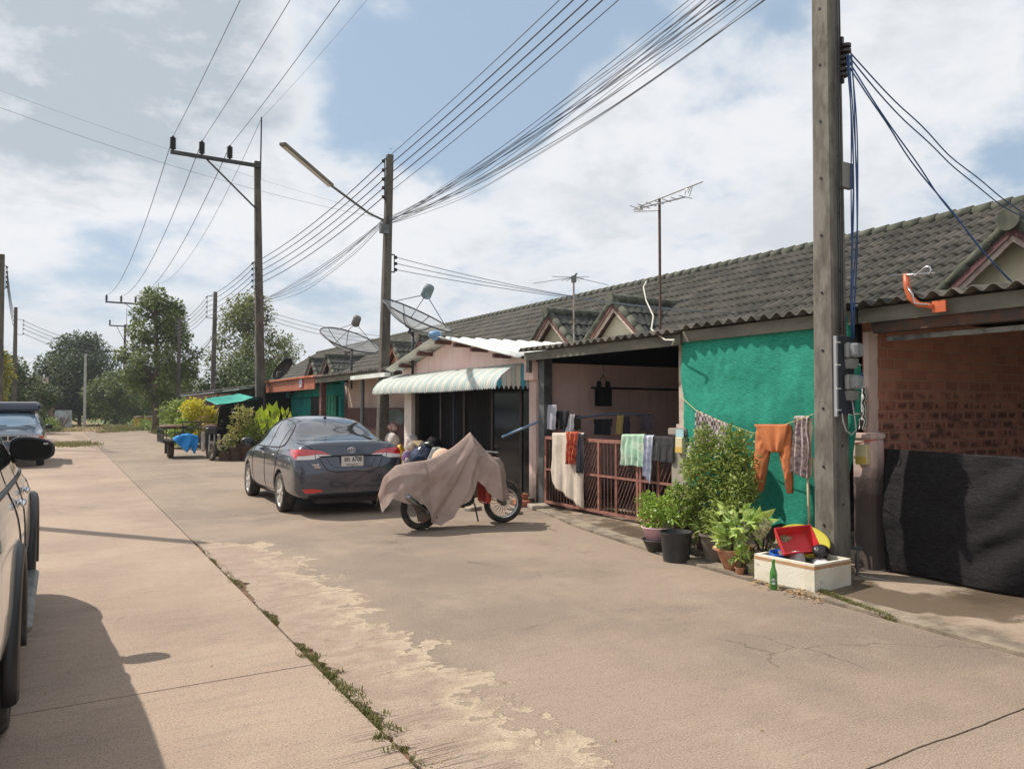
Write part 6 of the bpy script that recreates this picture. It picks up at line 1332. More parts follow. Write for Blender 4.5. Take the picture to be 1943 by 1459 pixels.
def potted(name, label, base, r0, r1, h, pm_, leaf, blobs, n, ls, stems=5, sl=.5, group='potted plants by the green net', wd=.42, lip=.015, z0=0):
    t = thing(name, label, 'potted plant', (base[0], base[1], z0), group); x, y = base[:2]
    p_ = part(lambda b: pot(b, (x, y, z0), r0, r1, h, lip), 'pot', pm_, t); p_.data.set_sharp_from_angle(angle=radians(40))
    part(lambda b: b.lathe([(r1*.9, h*.86), (.01, h*.9)], (x, y, z0), 16, False), 'soil', SOIL, t)
    b = MB(); b.smooth = True
    for i in range(stems):
        bl = blobs[i % len(blobs)]; b.tube([(x+rnd(-.4, .4)*r1, y+rnd(-.4, .4)*r1, z0+h*.85), (lerp(x, bl[0], .5)+rnd(-.03, .03), lerp(y, bl[1], .5), z0+h+(bl[2]-z0-h)*.5), (bl[0], bl[1], bl[2])], [.011, .008, .004], 5)
    b.build('stem', STEMM, t)
    b = MB()
    tot = sum(q[3]**2 for q in blobs)
    for q in blobs:
        for _ in range(int(n*q[3]**2/tot)):
            d = V((random.gauss(0, 1), random.gauss(0, 1), random.gauss(0, 1))).normalized(); p = V(q[:3])+d*q[3]*random.random()**.5; s_ = ls*rnd(.6, 1.25)
            b.leaf(p, d*.7+V((rnd(-1, 1), rnd(-1, 1), rnd(-.5, .9)))*.7, V((rnd(-1, 1), rnd(-1, 1), 1.3)), s_, s_*wd*rnd(.8, 1.2))
    b.build('foliage', leaf, t); return t
random.seed(31)
def sp(px, py, X, r): p = atX(px, py, X); return (p.x, p.y, p.z, r)
g1 = gnd(1283, 1064); g2 = gnd(1330, 1048); g3 = gnd(1392, 1083); g4 = gnd(1360, 1066); g5 = gnd(1252, 1048)
# tall shrub
bl = [sp(1408+rnd(-12, 22), rnd(900, 985), 6.05, rnd(.05, .10)) for _ in range(8)]+[sp(rnd(1300, 1420), rnd(850, 960), rnd(5.9, 6.3), rnd(.06, .12)) for _ in range(12)]+[sp(1350, 950, 6.1, .22), sp(1385, 955, 6.0, .22), sp(1325, 935, 6.0, .20), sp(1365, 905, 6.1, .24), sp(1395, 910, 6.1, .20), sp(1325, 890, 6.0, .18), sp(1345, 865, 6.1, .18), sp(1385, 870, 6.1, .18), sp(1400, 845, 6.1, .15), sp(1335, 835, 6.1, .12), sp(1387, 825, 6.1, .11), sp(1333, 815, 6.1, .06), sp(1300, 940, 5.95, .13), sp(1410, 930, 6.1, .14), sp(1415, 885, 6.1, .10), sp(1310, 975, 6.0, .15), sp(1375, 985, 6.0, .16), sp(1318, 850, 6.1, .08), sp(1360, 840, 6.15, .09)]
potted('potted_shrub', 'tallest potted shrub with small glossy leaves, standing before the green net', (g2.x+.15, g2.y), .15, .19, .27, BRNPOT, LF_SHRUB, bl, 6200, .066, 19)
bl = [sp(1235, 970, 5.85, .16), sp(1262, 960, 5.85, .16), sp(1290, 975, 5.85, .15), sp(1225, 950, 5.85, .10), sp(1250, 990, 5.8, .14), sp(1280, 940, 5.85, .10), sp(1285, 925, 5.9, .06), sp(1230, 985, 5.8, .11)]
g6 = gnd(1270, 1030); potted('potted_shrub', 'leafy light green shrub in a wide dark bowl left of the tall shrub', (g6.x+.12, g6.y+.0), .14, .22, .15, BRNPOT, LF_LIGHT, bl, 1500, .06, 8, z0=.25)
b = MB(); b.smooth = True; pot(b, (g1.x, g1.y, 0), .135, .165, .31, .004, 32); bk = b.build('plant_pot', BLKPOT); bk.data.set_sharp_from_angle(angle=radians(40)); tag(bk, 'large black plastic pot at the road edge in front of the dark bowl', 'pot')
b = MB(); b.smooth = True; pot(b, (g6.x+.12, g6.y, 0), .15, .18, .25, .01); bk = b.build('plant_pot', BRNPOT); tag(bk, 'brown pot standing under the wide dark bowl of the light green shrub', 'pot')
b = MB(); b.smooth = True; pot(b, (g5.x+.04, g5.y+.05, 0), .13, .19, .14, .012); bk = b.build('basin', BLKPOT); tag(bk, 'shallow black basin left of the large black pot', 'basin')
b = MB(); b.smooth = True; pot(b, (g5.x+.02, g5.y+.06, .12), .13, .17, .16, .014); bk = b.build('basin', pm('pale_pink_plastic', S(206, 168, 178), S(190, 150, 162), 5, .5)); tag(bk, 'pale pink plastic basin standing in the shallow black basin', 'basin')
bl = [sp(1348, 1000, 5.95, .14), sp(1365, 985, 5.95, .12), sp(1335, 1008, 5.95, .10)]
potted('potted_plant', 'dark narrow-leaved plant in a grey tapering pot behind the terracotta bowl', g4, .12, .17, .30, GRYPOT, LF_SHRUB, bl, 420, .11, 6, wd=.22)
bl = [sp(1375, 1005, 5.72, .11), sp(1395, 990, 5.72, .12), sp(1405, 1012, 5.72, .12), sp(1385, 1028, 5.68, .10), sp(1412, 1000, 5.72, .08), sp(1392, 970, 5.75, .05), sp(1430, 1000, 5.8, .10)]
potted('potted_plant', 'light green variegated plant in a scalloped terracotta bowl', g3, .085, .175, .23, TERRA, LF_VAR, bl, 110, .19, 9, wd=.5, lip=.025)
t = thing('caladium', 'caladium with broad pale heart leaves beside the foam box', 'potted plant', (g3.x+.35, g3.y-.25, 0), 'potted plants by the green net')
cx_, cy_ = gnd(1448, 1082).x, gnd(1448, 1082).y
part(lambda b: pot(b, (cx_, cy_, 0), .09, .13, .17), 'pot', GRYPOT, t); b = MB(); lb = MB(); b.smooth = True; lb.smooth = True
for px, py, l_, dr in ((1420, 1022, .2, (-.2, .5, .2)), (1446, 1030, .19, (-.1, .2, .8)), (1436, 1058, .2, (-.3, .1, -.7)), (1470, 1052, .15, (.1, -.4, -.4)), (1410, 1015, .17, (-.2, .6, -.5)), (1425, 1045, .2, (-.1, .5, -.9)), (1452, 1020, .2, (.1, .1, .7)), (1468, 1030, .18, (.2, -.4, .2)), (1440, 1052, .17, (-.1, .3, -.8)), (1462, 1050, .16, (.0, -.3, -.6)), (1476, 1045, .14, (.2, -.5, -.3))):
    p = atX(px, py, 5.75); b.tube([(cx_, cy_, .15), (lerp(cx_, p.x, .6), lerp(cy_, p.y, .6), p.z*.8+.08), p], [.007, .006, .004], 5)
    lb.leaf(p, dr, V((-.8, -.6, .6)), l_, l_*.62, .3)
b.build('stem', STEMM, t); lb.build('foliage', LF_CAL, t)
for i, (px, lab, m_, h_) in enumerate(((1404, 'leftmost of the three tiny pots at the kerb, with a leafy seedling', TERRA, .11), (1413, 'small black pot between the two tiny terracotta ones', BLKPOT, .105), (1426, 'rightmost of the three tiny pots at the kerb', TERRA, .11))):
    g = gnd(px, 1093-i); g.x += .0; bl = [sp(px-2, 1055+6*(i > 0), g.x, .035), sp(px+4, 1045+18*(i == 2), g.x, .03)]
    potted('seedling_pot', lab, g, .033, .045, .085, m_, LF_LIGHT, bl, 30, .06, 3, group='tiny seedling pots', wd=.5, lip=.006)
# plants behind the sedan
random.seed(33)
def far(name, lab, px, pyb, r0, r1, h, m_, leaf, blobs, n, ls, wd=.45, X=None, st=6):
    g = gnd(px, pyb); potted(name, lab, g, r0, r1, h, m_, leaf, [(g.x+dx, g.y+dy, z, r) for dx, dy, z, r in blobs], n, ls, st, group='potted plants behind the sedan', wd=wd)
far('potted_shrub', 'tall pale leafy shrub in a brown pot left of the sedan mirror', 451, 874, .22, .28, .42, BRNPOT, leafmat('pale_shrub_leaves', [S(120, 120, 56), S(160, 156, 84), S(200, 196, 130)], .45, .3), [(0, 0, .9, .28), (.1, 0, 1.25, .28), (-.15, .1, .7, .22), (.3, .1, 1.0, .28), (.05, 0, 1.5, .2), (.35, .1, 1.4, .2), (.45, 0, .8, .2)], 900, .12)
far('potted_plant', 'low pale-leaved plant in a square dark pot beside the black net shelter', 432, 874, .24, .28, .26, BRNPOT, LF_CAL, [(-.1, 0, .5, .25), (.1, 0, .4, .2)], 90, .16, .6)
far('potted_plant', 'round brown pot plant half hidden by the sedan bonnet', 475, 874, .24, .34, .46, BRNPOT, LF_BUSH, [(0, 0, .75, .3), (.2, .1, 1.0, .3)], 260, .14)
t = thing('broadleaf_plant', 'bright yellow green broad-leaved plant rising behind the sedan bonnet', 'plant', (gnd(510, 862).x, gnd(510, 862).y, 0))
g = gnd(510, 868); b = MB(); lb = MB(); b.smooth = lb.smooth = True; random.seed(35)
for k in range(58):
    ox, oy = rnd(-.35, .85), rnd(-.4, .6); h = rnd(.8, 1.62)*(1-.25*abs(ox-.2)); p = V((g.x+ox, g.y+oy, h)); b.tube([(g.x+ox*.6, g.y+oy*.6, .1), p], [.012, .008], 5); l_ = rnd(.32, .5); lb.leaf(p-V((0, 0, .1)), (rnd(-.5, .5), rnd(-.5, .5), 1.3), V((rnd(-1, 1), -1, .3)), l_, l_*.42, .12)
b.build('stem', STEMM, t); lb.build('foliage', leafmat('bright_broad_leaves', [S(150, 176, 40), S(186, 204, 56), S(206, 214, 84)], .4, .4), t)
for nm, lab, px, py, Xp, h, w_, n, m_, sd_ in (('bush', 'dark green round bush at the left end of the pots, behind the sidecar', 347, 800, 4.6, 2.1, 2.0, 2600, LF_BUSH, 41), ('bush', 'yellow croton bush behind the sidecar motorcycle', 381, 800, 4.9, 1.95, 2.0, 2400, LF_YEL, 42), ('bush', 'low grey green bush inside the sidecar shadow line', 352, 830, 4.3, 1.25, 1.2, 900, LF_LIGHT, 43)):
    q = atX(px, 775, Xp); tree(lab, (q.x, q.y), h+.1, w_, n, .15, m_, 14, trunk=.04, clear=.1, seed=sd_, bl=.32, group='garden bushes', name=nm, cat='bush')
# ------------------------------------------------------------------ foam box and its load
fb = [gnd(1537, 1130), gnd(1607, 1115), None, gnd(1440, 1101)]; fb[2] = fb[1]+fb[3]-fb[0]; c_ = (fb[0]+fb[2])/2; ex = (fb[1]-fb[0]); ey = (fb[3]-fb[0]); ang = atan2(ex.y, ex.x); wx, wy = ex.length, ey.length
MF = T((c_.x, c_.y, 0), ang); hB = .255
FOAM = pm('stained_foam', S(228, 222, 206), S(214, 206, 186), 3, .85, bump=.35, bsc=60, dirt=S(110, 104, 92), dsc=5, dlo=.58, dhi=.72)
FB = thing('foam_box', 'white foam box full of rubbish at the foot of the near pole', 'foam box', (c_.x, c_.y, 0))
b = MB(); b.x = MF; t_ = .035; hx, hy = wx/2, wy/2; b.box((-hx, -hy, 0), (hx, hy, .03))
for a_, c2 in (((-hx, -hy, .03), (hx, -hy+t_, hB)), ((-hx, hy-t_, .03), (hx, hy, hB)), ((-hx, -hy+t_, .03), (-hx+t_, hy-t_, hB)), ((hx-t_, -hy+t_, .03), (hx, hy-t_, hB))): b.box(a_, c2)
b.build('box_shell', FOAM, FB)
b = MB(); b.x = MF; e_ = .002
for a_, c2 in (((-hx-e_, -hy-e_, hB-.045), (hx+e_, -hy, hB-.018)), ((-hx-e_, hy, hB-.045), (hx+e_, hy+e_, hB-.018)), ((-hx-e_, -hy, hB-.045), (-hx, hy, hB-.018)), ((hx, -hy, hB-.045), (hx+e_, hy, hB-.018))): b.box(a_, c2)
b.build('tape', pm('brown_packing_tape', S(190, 150, 112), S(176, 136, 98), 5, .4), FB)
b = MB(); b.x = MF; b.smooth = True; b.grid(lambda u, v: (lerp(-hx+t_, hx-t_, u), lerp(-hy+t_, hy-t_, v), hB-.05+.035*nz(u*5, v*5, 8)+.015*nz(u*16, v*16)), 24, 24); tag(b.build('rubbish', pm('dark_rubbish', S(64, 58, 56), S(140, 134, 130), 9, .6, bump=.5, bsc=30), loc=(c_.x, c_.y, .2)), 'crumpled dark and grey bags filling the foam box', 'rubbish')
# beer bottle
gb = gnd(1468, 1118); gb.y -= .0; BT = thing('beer_bottle', 'green beer bottle standing against the foam box', 'bottle', gb)
part(lambda b: (setattr(b, 'smooth', True), b.lathe([(.028, 0), (.033, .004), (.033, .14), (.030, .155), (.018, .195), (.0145, .215), (.0135, .245), (.016, .248), (.016, .262), (.011, .262)], gb, 24)), 'bottle_glass', pm('green_bottle_glass', S(70, 150, 50), rough=.05, spec=.8, trans=.35, coat=.5), BT)
da = atan2(-gb.y, -gb.x)
b = MB(); b.smooth = True; b.grid(lambda u, v: (lambda a: (gb.x+.0336*cos(a), gb.y+.0336*sin(a), lerp(.045, .115, v)))(da+lerp(-.75, .75, u)*sqrt(max(0, 1-(2*v-1)**2*.85))), 12, 10); b.build('label', pm('label_green', S(40, 106, 60), rough=.5), BT)
b = MB()
for z_, w__, h__ in ((.084, .68, .005), (.097, .35, .007), (.060, .42, .010)): b.smooth = True; b.grid(lambda u, v: (lambda a: (gb.x+.0341*cos(a), gb.y+.0341*sin(a), z_+lerp(-h__, h__, v)))(da+lerp(-w__, w__, u)), 10, 1)
lb2 = b.build('label_band', pm('label_white', S(206, 214, 206), rough=.5), BT)
b = MB(); text_mb(b, 'Heineken', .0135, Matrix.Translation((gb.x+.0352*cos(da), gb.y+.0352*sin(da), .084)) @ Matrix.Rotation(da+pi/2, 4, 'Z') @ Matrix.Rotation(pi/2, 4, 'X'), .0003, sx=.8); b.build('label_text', pm('label_text_green', S(20, 70, 40)), BT)
# yellow basin lid (round, leaning)
def MR(c, n, roll=0):
    n = V(n).normalized(); a = V((0, 0, 1)).cross(n).normalized(); b2 = n.cross(a); return Matrix.Translation(V(c)) @ Matrix((a, b2, n)).transposed().to_4x4() @ Matrix.Rotation(roll, 4, 'Z')
cy = atX(1523, 1025, c_.x+.12); My = MR((cy.x, cy.y, cy.z-.0), (-.30, -.40, .90))
b = MB(); b.x = My; b.smooth = True; b.lathe([(.001, -.05), (.10, -.048), (.17, -.03), (.225, .0), (.24, .004), (.243, -.002), (.225, -.008), (.17, -.036), (.10, -.054), (.001, -.056)], (0, 0, 0), 40, False); tag(b.build('basin', pm('yellow_plastic', S(196, 186, 60), S(178, 168, 50), 5, .35)), 'wide round yellow basin tilted behind the red tray', 'basin')
# red tray
ct = atX(1514, 1022, c_.x-.06); Mt = MR((ct.x, ct.y, ct.z), (-.35, -.62, .62), radians(6))
b = MB(); b.x = Mt; w2, h2, dp = .165, .125, .10
inn = [(-w2*.86, -h2*.84), (w2*.86, -h2*.84), (w2*.86, h2*.84), (-w2*.86, h2*.84)]
R = [[(x, y, -dp) for x, y in inn], [(-w2, -h2, 0), (w2, -h2, 0), (w2, h2, 0), (-w2, h2, 0)], [(-w2-.012, -h2-.012, 0), (w2+.012, -h2-.012, 0), (w2+.012, h2+.012, 0), (-w2-.012, h2+.012, 0)], [(-w2-.012, -h2-.012, -.010), (w2+.012, -h2-.012, -.010), (w2+.012, h2+.012, -.010), (-w2-.012, h2+.012, -.010)], [(x*1.04, y*1.04, -dp-.004) for x, y in inn]]
b.rings(R, True, True); tag(b.build('plastic_tray', pm('red_plastic', S(206, 56, 58), S(186, 44, 48), 5, .45, dirt=S(150, 90, 80), dsc=9, dlo=.55), bevel=.004), 'red plastic tray tilted on top of the foam box', 'tray')
cb_ = atX(1477, 1050, c_.x-.16)
b = MB(); b.smooth = True; b.x = MR((cb_.x, cb_.y, cb_.z-.005), (-.1, -.15, 1)); b.lathe([(.06, -.05), (.072, .01), (.078, .014), (.078, .02), (.072, .02), (.058, -.045)], (0, 0, 0), 28, False); [b.lathe([(.0745+.001, z), (.079, z+.002), (.0745+.001, z+.005)], (0, 0, 0), 28, False) for z in (-.012, .0)]
tag(b.build('plastic_ring', pm('blue_plastic', S(34, 104, 200), S(28, 90, 180), 5, .35)), 'blue plastic tub resting on the left corner of the foam box', 'tub')
b = MB(); b.smooth = True; q = atX(1513, 1057, c_.x-.12); b.x = MR(q, (-.5, -.3, .3)); b.grid(lambda u, v: (lerp(-.05, .05, u)*(1+.6*v), lerp(.05, -.07, v), .03*sin(u*pi)+.008*nz(u*8, v*8)), 14, 14)
tag(b.build('plastic_bag', pm('cloudy_plastic', S(176, 160, 164), rough=.25, trans=.3, spec=.8)), 'cloudy plastic bag below the red tray', 'bag')
b = MB(); b.smooth = True; q = atX(1547, 1040, c_.x+.02); b.lathe_e((q.x+.04, q.y-.03, q.z-.03), (.08, .08, .07), 14, 9)
for v in b.v: v += V((nz(v.x*12, v.y*12, v.z*12), nz(v.x*13+5, v.y*12, v.z*10), nz(v.z*16, v.x*13, 4)))*.03
tag(b.build('rubbish_bag', pm('black_bag', S(30, 26, 28), S(52, 36, 36), 9, .3, bump=.6, bsc=25)), 'dark bag behind the red tray', 'bag')
b = MB(); b.smooth = True; q = atX(1558, 1066, c_.x+.02); b.lathe_e((q.x, q.y, q.z-.01), (.07, .08, .035), 12, 8)
for v in b.v: v += V((nz(v.x*14, v.y*14, v.z*14), nz(v.x*13+5, v.y*12, v.z*10), nz(v.z*16, v.x*13, 4)))*.03
tag(b.build('plastic_bag', pm('white_plastic', S(206, 204, 204), S(170, 150, 152), 9, .3)), 'crumpled white bag at the right end of the foam box', 'bag')
# poles leaning by the near pole
PVC = pm('beige_pvc', S(206, 192, 160), S(190, 174, 140), 5, .5)
for (a, b_, lab) in (((1531, 850), (1536, 1010), 'beige plastic pole leaning beside the near pole, left of two'), ((1545, 880), (1556, 1020), 'beige plastic pole leaning beside the near pole, right of two')):
    mb = MB(); mb.smooth = True; p, q = atX(*a, 6.50), atX(*b_, 6.45); mb.tube([p+(p-q)*.08, q+(q-p)*.45], .013, 8); tag(mb.build('plastic_pole', PVC), lab, 'pole')
# tap and pipes at the pink pillar
TP = thing('water_tap', 'grey tap on a short upright pipe at the foot of the pink pillar', 'tap', gnd(1627, 1098))
q0, q1 = gnd(1627, 1098), atX(1627, 1040, gnd(1627, 1098).x)
part(lambda b: (b.tube([q0, q1], .014, 8),), 'pipe', GREYP, TP); part(lambda b: (b.tube([q1+V((0, .14, 0)), q1, q1+V((0, -.05, 0))], .018, 8), b.tube([q1+V((0, .07, 0)), q1+V((0, .07, .06))], .008), b.lathe_e(q1+V((0, .07, .065)), (.02, .035, .008), 8, 4)), 'valve', STEEL, TP)
b = MB(); b.smooth = True; q = gnd(1618, 1098); b.tube([q+V((.2, .3, .02)), q+V((.12, .1, .02)), q+V((.06, -.1, .02)), q+V((.12, -.35, .02))], .014, 8); tag(b.build('plastic_pipe', pm('white_pvc', S(214, 212, 204), rough=.5)), 'white plastic pipe lying on the ground behind the tap', 'pipe')
mb = MB(); mb.smooth = True; X_ = 6.74
for d_ in (0, .012): mb.tube([atX(1598, 844+d_*120, X_), atX(1630, 840+d_*100, X_), atX(1665, 834, X_+.05)], .004, 5)
tag(mb.build('red_string', pm('red_string', S(206, 76, 60))), 'orange red strings tied between the green roll and the pink pillar', 'string')
# ------------------------------------------------------------------ clutter before the pink house
def sack(lab, px, py, X, s, m_, seed, name='sack', cat='sack'):
    q = atX(px, py, X); b = MB(); b.smooth = True; b.lathe_e((q.x, q.y, q.z), s, 18, 12)
    for v in b.v: v += V((nz(v.x*5+seed, v.y*5, v.z*5), nz(v.x*5, v.y*5+seed, v.z*4), nz(v.x*6, v.z*6, seed)))*.09+V((nz(v.x*17+seed, v.y*17, v.z*17),)*3)*.025
    zmin = min(v.z for v in b.v)
    tag(b.build(name, m_), lab, cat, 'bags before the pink house')
WS = pm('white_sack', S(206, 196, 190), S(184, 172, 166), 6, .7, bump=.5, bsc=30); BG_ = pm('dark_blue_bag', S(28, 36, 56), S(46, 58, 86), 9, .25, bump=.8, bsc=14)
sack('yellow plastic bag squeezed between the sedan and the white pillar', 762, 870, 6.45, (.16, .16, .24), pm('yellow_bag', S(226, 178, 34), S(206, 150, 30), 7, .4, bump=.4, bsc=20), 1, 'plastic_bag', 'bag')
sack('purple and white bag right of the yellow one', 773, 872, 6.5, (.12, .10, .24), pm('purple_white_bag', S(176, 150, 186), S(120, 70, 140), 7, .5), 2, 'plastic_bag', 'bag')
sack('white sack behind the dark post of the pink house', 778, 880, 6.6, (.2, .22, .26), WS, 3); sack('second white sack, higher, at the foot of the white pillar', 779, 842, 6.8, (.14, .16, .18), WS, 4)
sack('large dark blue rubbish bag behind the covered motorcycle', 803, 870, 6.45, (.25, .3, .26), BG_, 5, 'rubbish_bag', 'bag'); sack('black rubbish bag stacked behind the dark blue one', 818, 850, 6.7, (.25, .3, .22), pm('black_rubbish_bag', S(22, 22, 26), S(40, 40, 46), 9, .25, bump=.8, bsc=14), 6, 'rubbish_bag', 'bag')
q = atX(825, 862, 6.35); b = MB(); b.x = T(q, .5, .5); b.bbox((0, 0, 0), (.24, .1, .3), .02); tag(b.build('paper_packet', pm('pale_packet', S(190, 190, 186), S(160, 166, 166), 12, .6)), 'pale paper packet leaning on the dark bags', 'packet', 'bags before the pink house')
q = atX(800, 843, 6.7); b = MB(); b.x = T(q, .3, .35); b.bbox((0, 0, 0), (.3, .34, .06), .02); tag(b.build('cushion', pm('beige_cushion', S(176, 156, 120), S(160, 140, 106), 5, .9)), 'flat beige cushion lying on top of the dark bags', 'cushion', 'bags before the pink house')
random.seed(51)
BR = pm('loose_brick', S(176, 110, 84), S(140, 84, 64), 9, .9, bump=.4, bsc=30); STN = pm('cement_lump', S(170, 158, 144), S(130, 120, 108), 9, .95, bump=.5, bsc=30)
for i, (px, py, m_, s, lab) in enumerate(((990, 960, BR, (.22, .3, .10), 'stack of bricks at the foot of the pink pillar'), (975, 975, STN, (.2, .24, .05), 'flat cement slab in front of the bricks'), (1022, 965, STN, (.3, .34, .07), 'cement block at the foot of the grey post'), (898, 968, STN, (.25, .16, .06), 'broken cement lump between the motorcycle wheels'), (968, 948, STN, (.3, .3, .03), 'thin pale slab on the step by the pink pillar'), (880, 962, BR, (.16, .12, .06), 'broken brick between the motorcycle wheels'))):
    q = gnd(px, py); b = MB(); b.x = T((q.x, q.y, s[2]/2), rnd(-.5, .5)); b.bbox((0, 0, 0), s, .012); b.x = b.x @ T((s[0]*.1, s[1]*.2, s[2]*.98), .4); 
    if i < 2: b.bbox((0, 0, 0), (s[0]*.7, s[1]*.5, s[2]), .01)
    for v in b.v: v += V((nz(v.x*30, v.y*30, v.z*30), nz(v.y*30, v.x*30), 0))*.008
    tag(b.build('brick_stack' if m_ is BR else 'cement_slab', m_), lab, 'rubble', 'rubble by the pink house')
# washing bowl, fan and sacks at the beige house side of the white pillar
sack('pinkish cloth bundle on the low wall behind the awning-side pole', 745, 812, 6.85, (.16, .3, .14), pm('pinkish_bundle', S(200, 170, 166), S(150, 110, 110), 8, .9), 8, 'bundle', 'bundle')
sack('white bundle under the pinkish one behind the sedan', 745, 838, 6.8, (.18, .3, .2), WS, 9, 'bundle', 'bundle')
q = atX(748, 795, 7.0); b = MB(); b.smooth = True; b.x = MR(q, (-.6, -.7, .25)); b.lathe([(.001, -.06), (.16, -.04), (.24, 0), (.25, 0), (.16, -.05), (.001, -.07)], (0, 0, 0), 28, False); tag(b.build('basin', pm('grey_green_metal', S(110, 124, 116), rough=.4)), 'large grey green bowl leaning upright behind the awning-side pole', 'bowl')
# lantern on teal house
q = atX(552, 745, 7.1); LN = thing('wall_lantern', 'black hanging lantern under the orange fascia', 'lantern', q)
part(lambda b: (b.lathe([(.03, .28), (.05, .22), (.14, .16), (.13, .12), (.10, -.08), (.05, -.14), (.02, -.2)], q, 8), b.tube([q+V((0, 0, .25)), q+V((0, 0, .55))], .01)), 'lantern_body', BLACKM, LN)
# ------------------------------------------------------------------ shelter with teal tarp, shed roofs
SH = thing('net_shelter', 'black net shelter with a teal tarpaulin roof behind the sidecar motorcycle', 'shelter', (5.6, 28, 0))
TARP = pm('teal_tarpaulin', S(70, 190, 170), S(60, 176, 156), 3, .6, transl=.3, bump=.3, bsc=20); BNET2 = netmat('dark_net_wall', S(22, 23, 28), S(34, 34, 38), .02)
pA, pB, pC, pD = atY(400, 770, 27), atY(418, 762, 25.6), atY(492, 753, 25.6), atY(470, 749, 29)
tA, tB = atY(388, 757, 26.2), atY(412, 768, 25.4); tC, tD = atY(492, 756, 27.4), atY(456, 747, 29.5)
def tarp(u, v):
    p = tA.lerp(tD, v).lerp(tB.lerp(tC, v), u); return (p.x, p.y, p.z-.10*sin(pi*u)*sin(pi*v)+.02*nz(u*6, v*6))
b = MB(); b.smooth = True; b.slab(tarp, 16, 20, (0, 0, -.01)); b.build('tarpaulin', TARP, SH)
l0, l1 = gnd(405, 866), atY(418, 770, 25.5); r0_, r1_ = gnd(492, 862), atY(492, 758, 25.5); m0 = gnd(392, 850)
def wallf(u, v): p = l0.lerp(V((6.1, 27.6, 0)), u).lerp(l1.lerp(V((6.1, 27.6, 2.0)), u), v); return (p.x, p.y+.06*sin(u*15+v*3)*(1-v*.6)+.03*nz(u*9, v*9), p.z-.05*sin(u*pi*2)*v)
b = MB(); b.smooth = True; b.slab(wallf, 40, 20, (0, .01, 0))
def wallg(u, v): p = l0.lerp(V((5.2, 29.5, 0)), u).lerp(l1.lerp(V((5.6, 29.5, 1.9)), u), v); return (p.x+.05*sin(u*12), p.y, p.z)
b.slab(wallg, 30, 14, (.01, 0, 0)); b.build('net_wall', BNET2, SH)
b = MB(); [b.tube([p, q], .02, 6) for p, q in ((l0, l1), (gnd(388, 846), l1), (V((6.1, 27.65, 0)), V((6.1, 27.65, 2.05))))]; b.build('shelter_post', STEEL_D, SH)
SD2 = thing('shed', 'low shed with a rusty brown wall and faded blue roof sheets beyond the bushes', 'shed', (7.2, 38, 0))
b = MB(); b.box((5.75, 33.5, 0), (8.6, 43, 2.05)); b.build('shed_wall', pm('rusty_shed_wall', S(104, 74, 62), S(70, 58, 52), 2, .9), SD2)
b = MB(); corr(b, 33.2, 43.5, 5.4, 2.25, 8.8, 2.5, pitch=.4, amp=.02, seg=4); b.build('shed_roof', pm('faded_blue_sheet', S(96, 128, 144), S(120, 112, 100), 1.2, .6, dirt=S(120, 96, 80), dsc=1.5), SD2)
b = MB(); b.box((5.5, 33.3, 2.06), (5.6, 43.4, 2.2)); b.build('shed_fascia', pm('pale_brown_board', S(150, 120, 104), S(110, 84, 70), 3, .8), SD2)
SD3 = thing('lean_to', 'small green roofed lean-to between the tall pole and the teal house', 'lean-to', (6.8, 31, 0))
b = MB(); corr(b, 29.7, 33.0, 5.7, 2.3, 8.5, 2.7, pitch=.3, amp=.02, seg=4); b.build('lean_roof', pm('mossy_green_sheet', S(84, 112, 100), S(70, 76, 70), 2, .7), SD3)
b = MB(); b.box((6.2, 29.8, 0), (6.3, 33, 2.35)); b.box((6.2, 29.75, 0), (8.2, 29.83, 2.4)); b.build('lean_wall', BNET2, SD3)
# ------------------------------------------------------------------ sidecar motorcycle
gw = gnd(402, 874); gl = gnd(327, 871)
SC_ = thing('sidecar_motorcycle', 'small motorcycle with a black railed sidecar platform facing the camera', 'motorcycle', (gw.x-.2, gw.y+.8, 0))
fx, fy = gw.x, gw.y; DK = pm('old_black_frame', S(34, 34, 38), S(54, 50, 48), 6, .5); DUSTY = pm('dusty_tyre', S(84, 70, 58), S(52, 46, 42), 8, .9)
def mwheel(c, r, w, tilt=0, ang=0):
    Mw = T(c, ang); b = MB(); b.x = Mw; b.smooth = True; b.lathe([(r*.72, -w/2), (r*.9, -w/2), (r, -w*.2), (r, w*.2), (r*.9, w/2), (r*.72, w/2)], (0, 0, 0), 30, False, 'X'); o = b.build('wheel', DUSTY, SC_)
    b = MB(); b.x = Mw; b.smooth = True; b.lathe([(r*.72, -w*.4), (r*.66, 0), (r*.72, w*.4)], (0, 0, 0), 30, False, 'X'); b.smooth = False
    for k in range(6): a = k*pi/3; b.bar((0, 0, 0), (0, r*.7*cos(a), r*.7*sin(a)), .02, .03)
    b.lathe([(.05, -w*.5), (.05, w*.5)], (0, 0, 0), 12, True, 'X'); b.build('rim', pm('dusty_rim', S(150, 140, 126), S(110, 100, 90), 6, .6), o)
mwheel((fx, fy, .30), .30, .09, ang=.25); mwheel((fx+.1, fy+1.25, .30), .30, .10); mwheel((gl.x, gl.y+.55, .31), .31, .17)
b = MB(); b.tube([(fx-.08, fy, .30), (fx-.03, fy+.28, .88)], .022, 8); b.tube([(fx+.08, fy, .30), (fx+.1, fy+.28, .88)], .022, 8); b.build('front_fork', pm('dull_fork', S(150, 146, 140), rough=.4, metal=.4), SC_)
b = MB(); b.bbox((fx+.02, fy+.33, .90), (.34, .26, .26), .05); b.bbox((fx-.02, fy+.5, .6), (.44, .3, .5), .06); b.bbox((fx+.02, fy+.75, .72), (.26, .8, .16), .05); b.bbox((fx+.08, fy+.8, .42), (.28, .5, .3), .05); b.build('body_panel', DK, SC_)
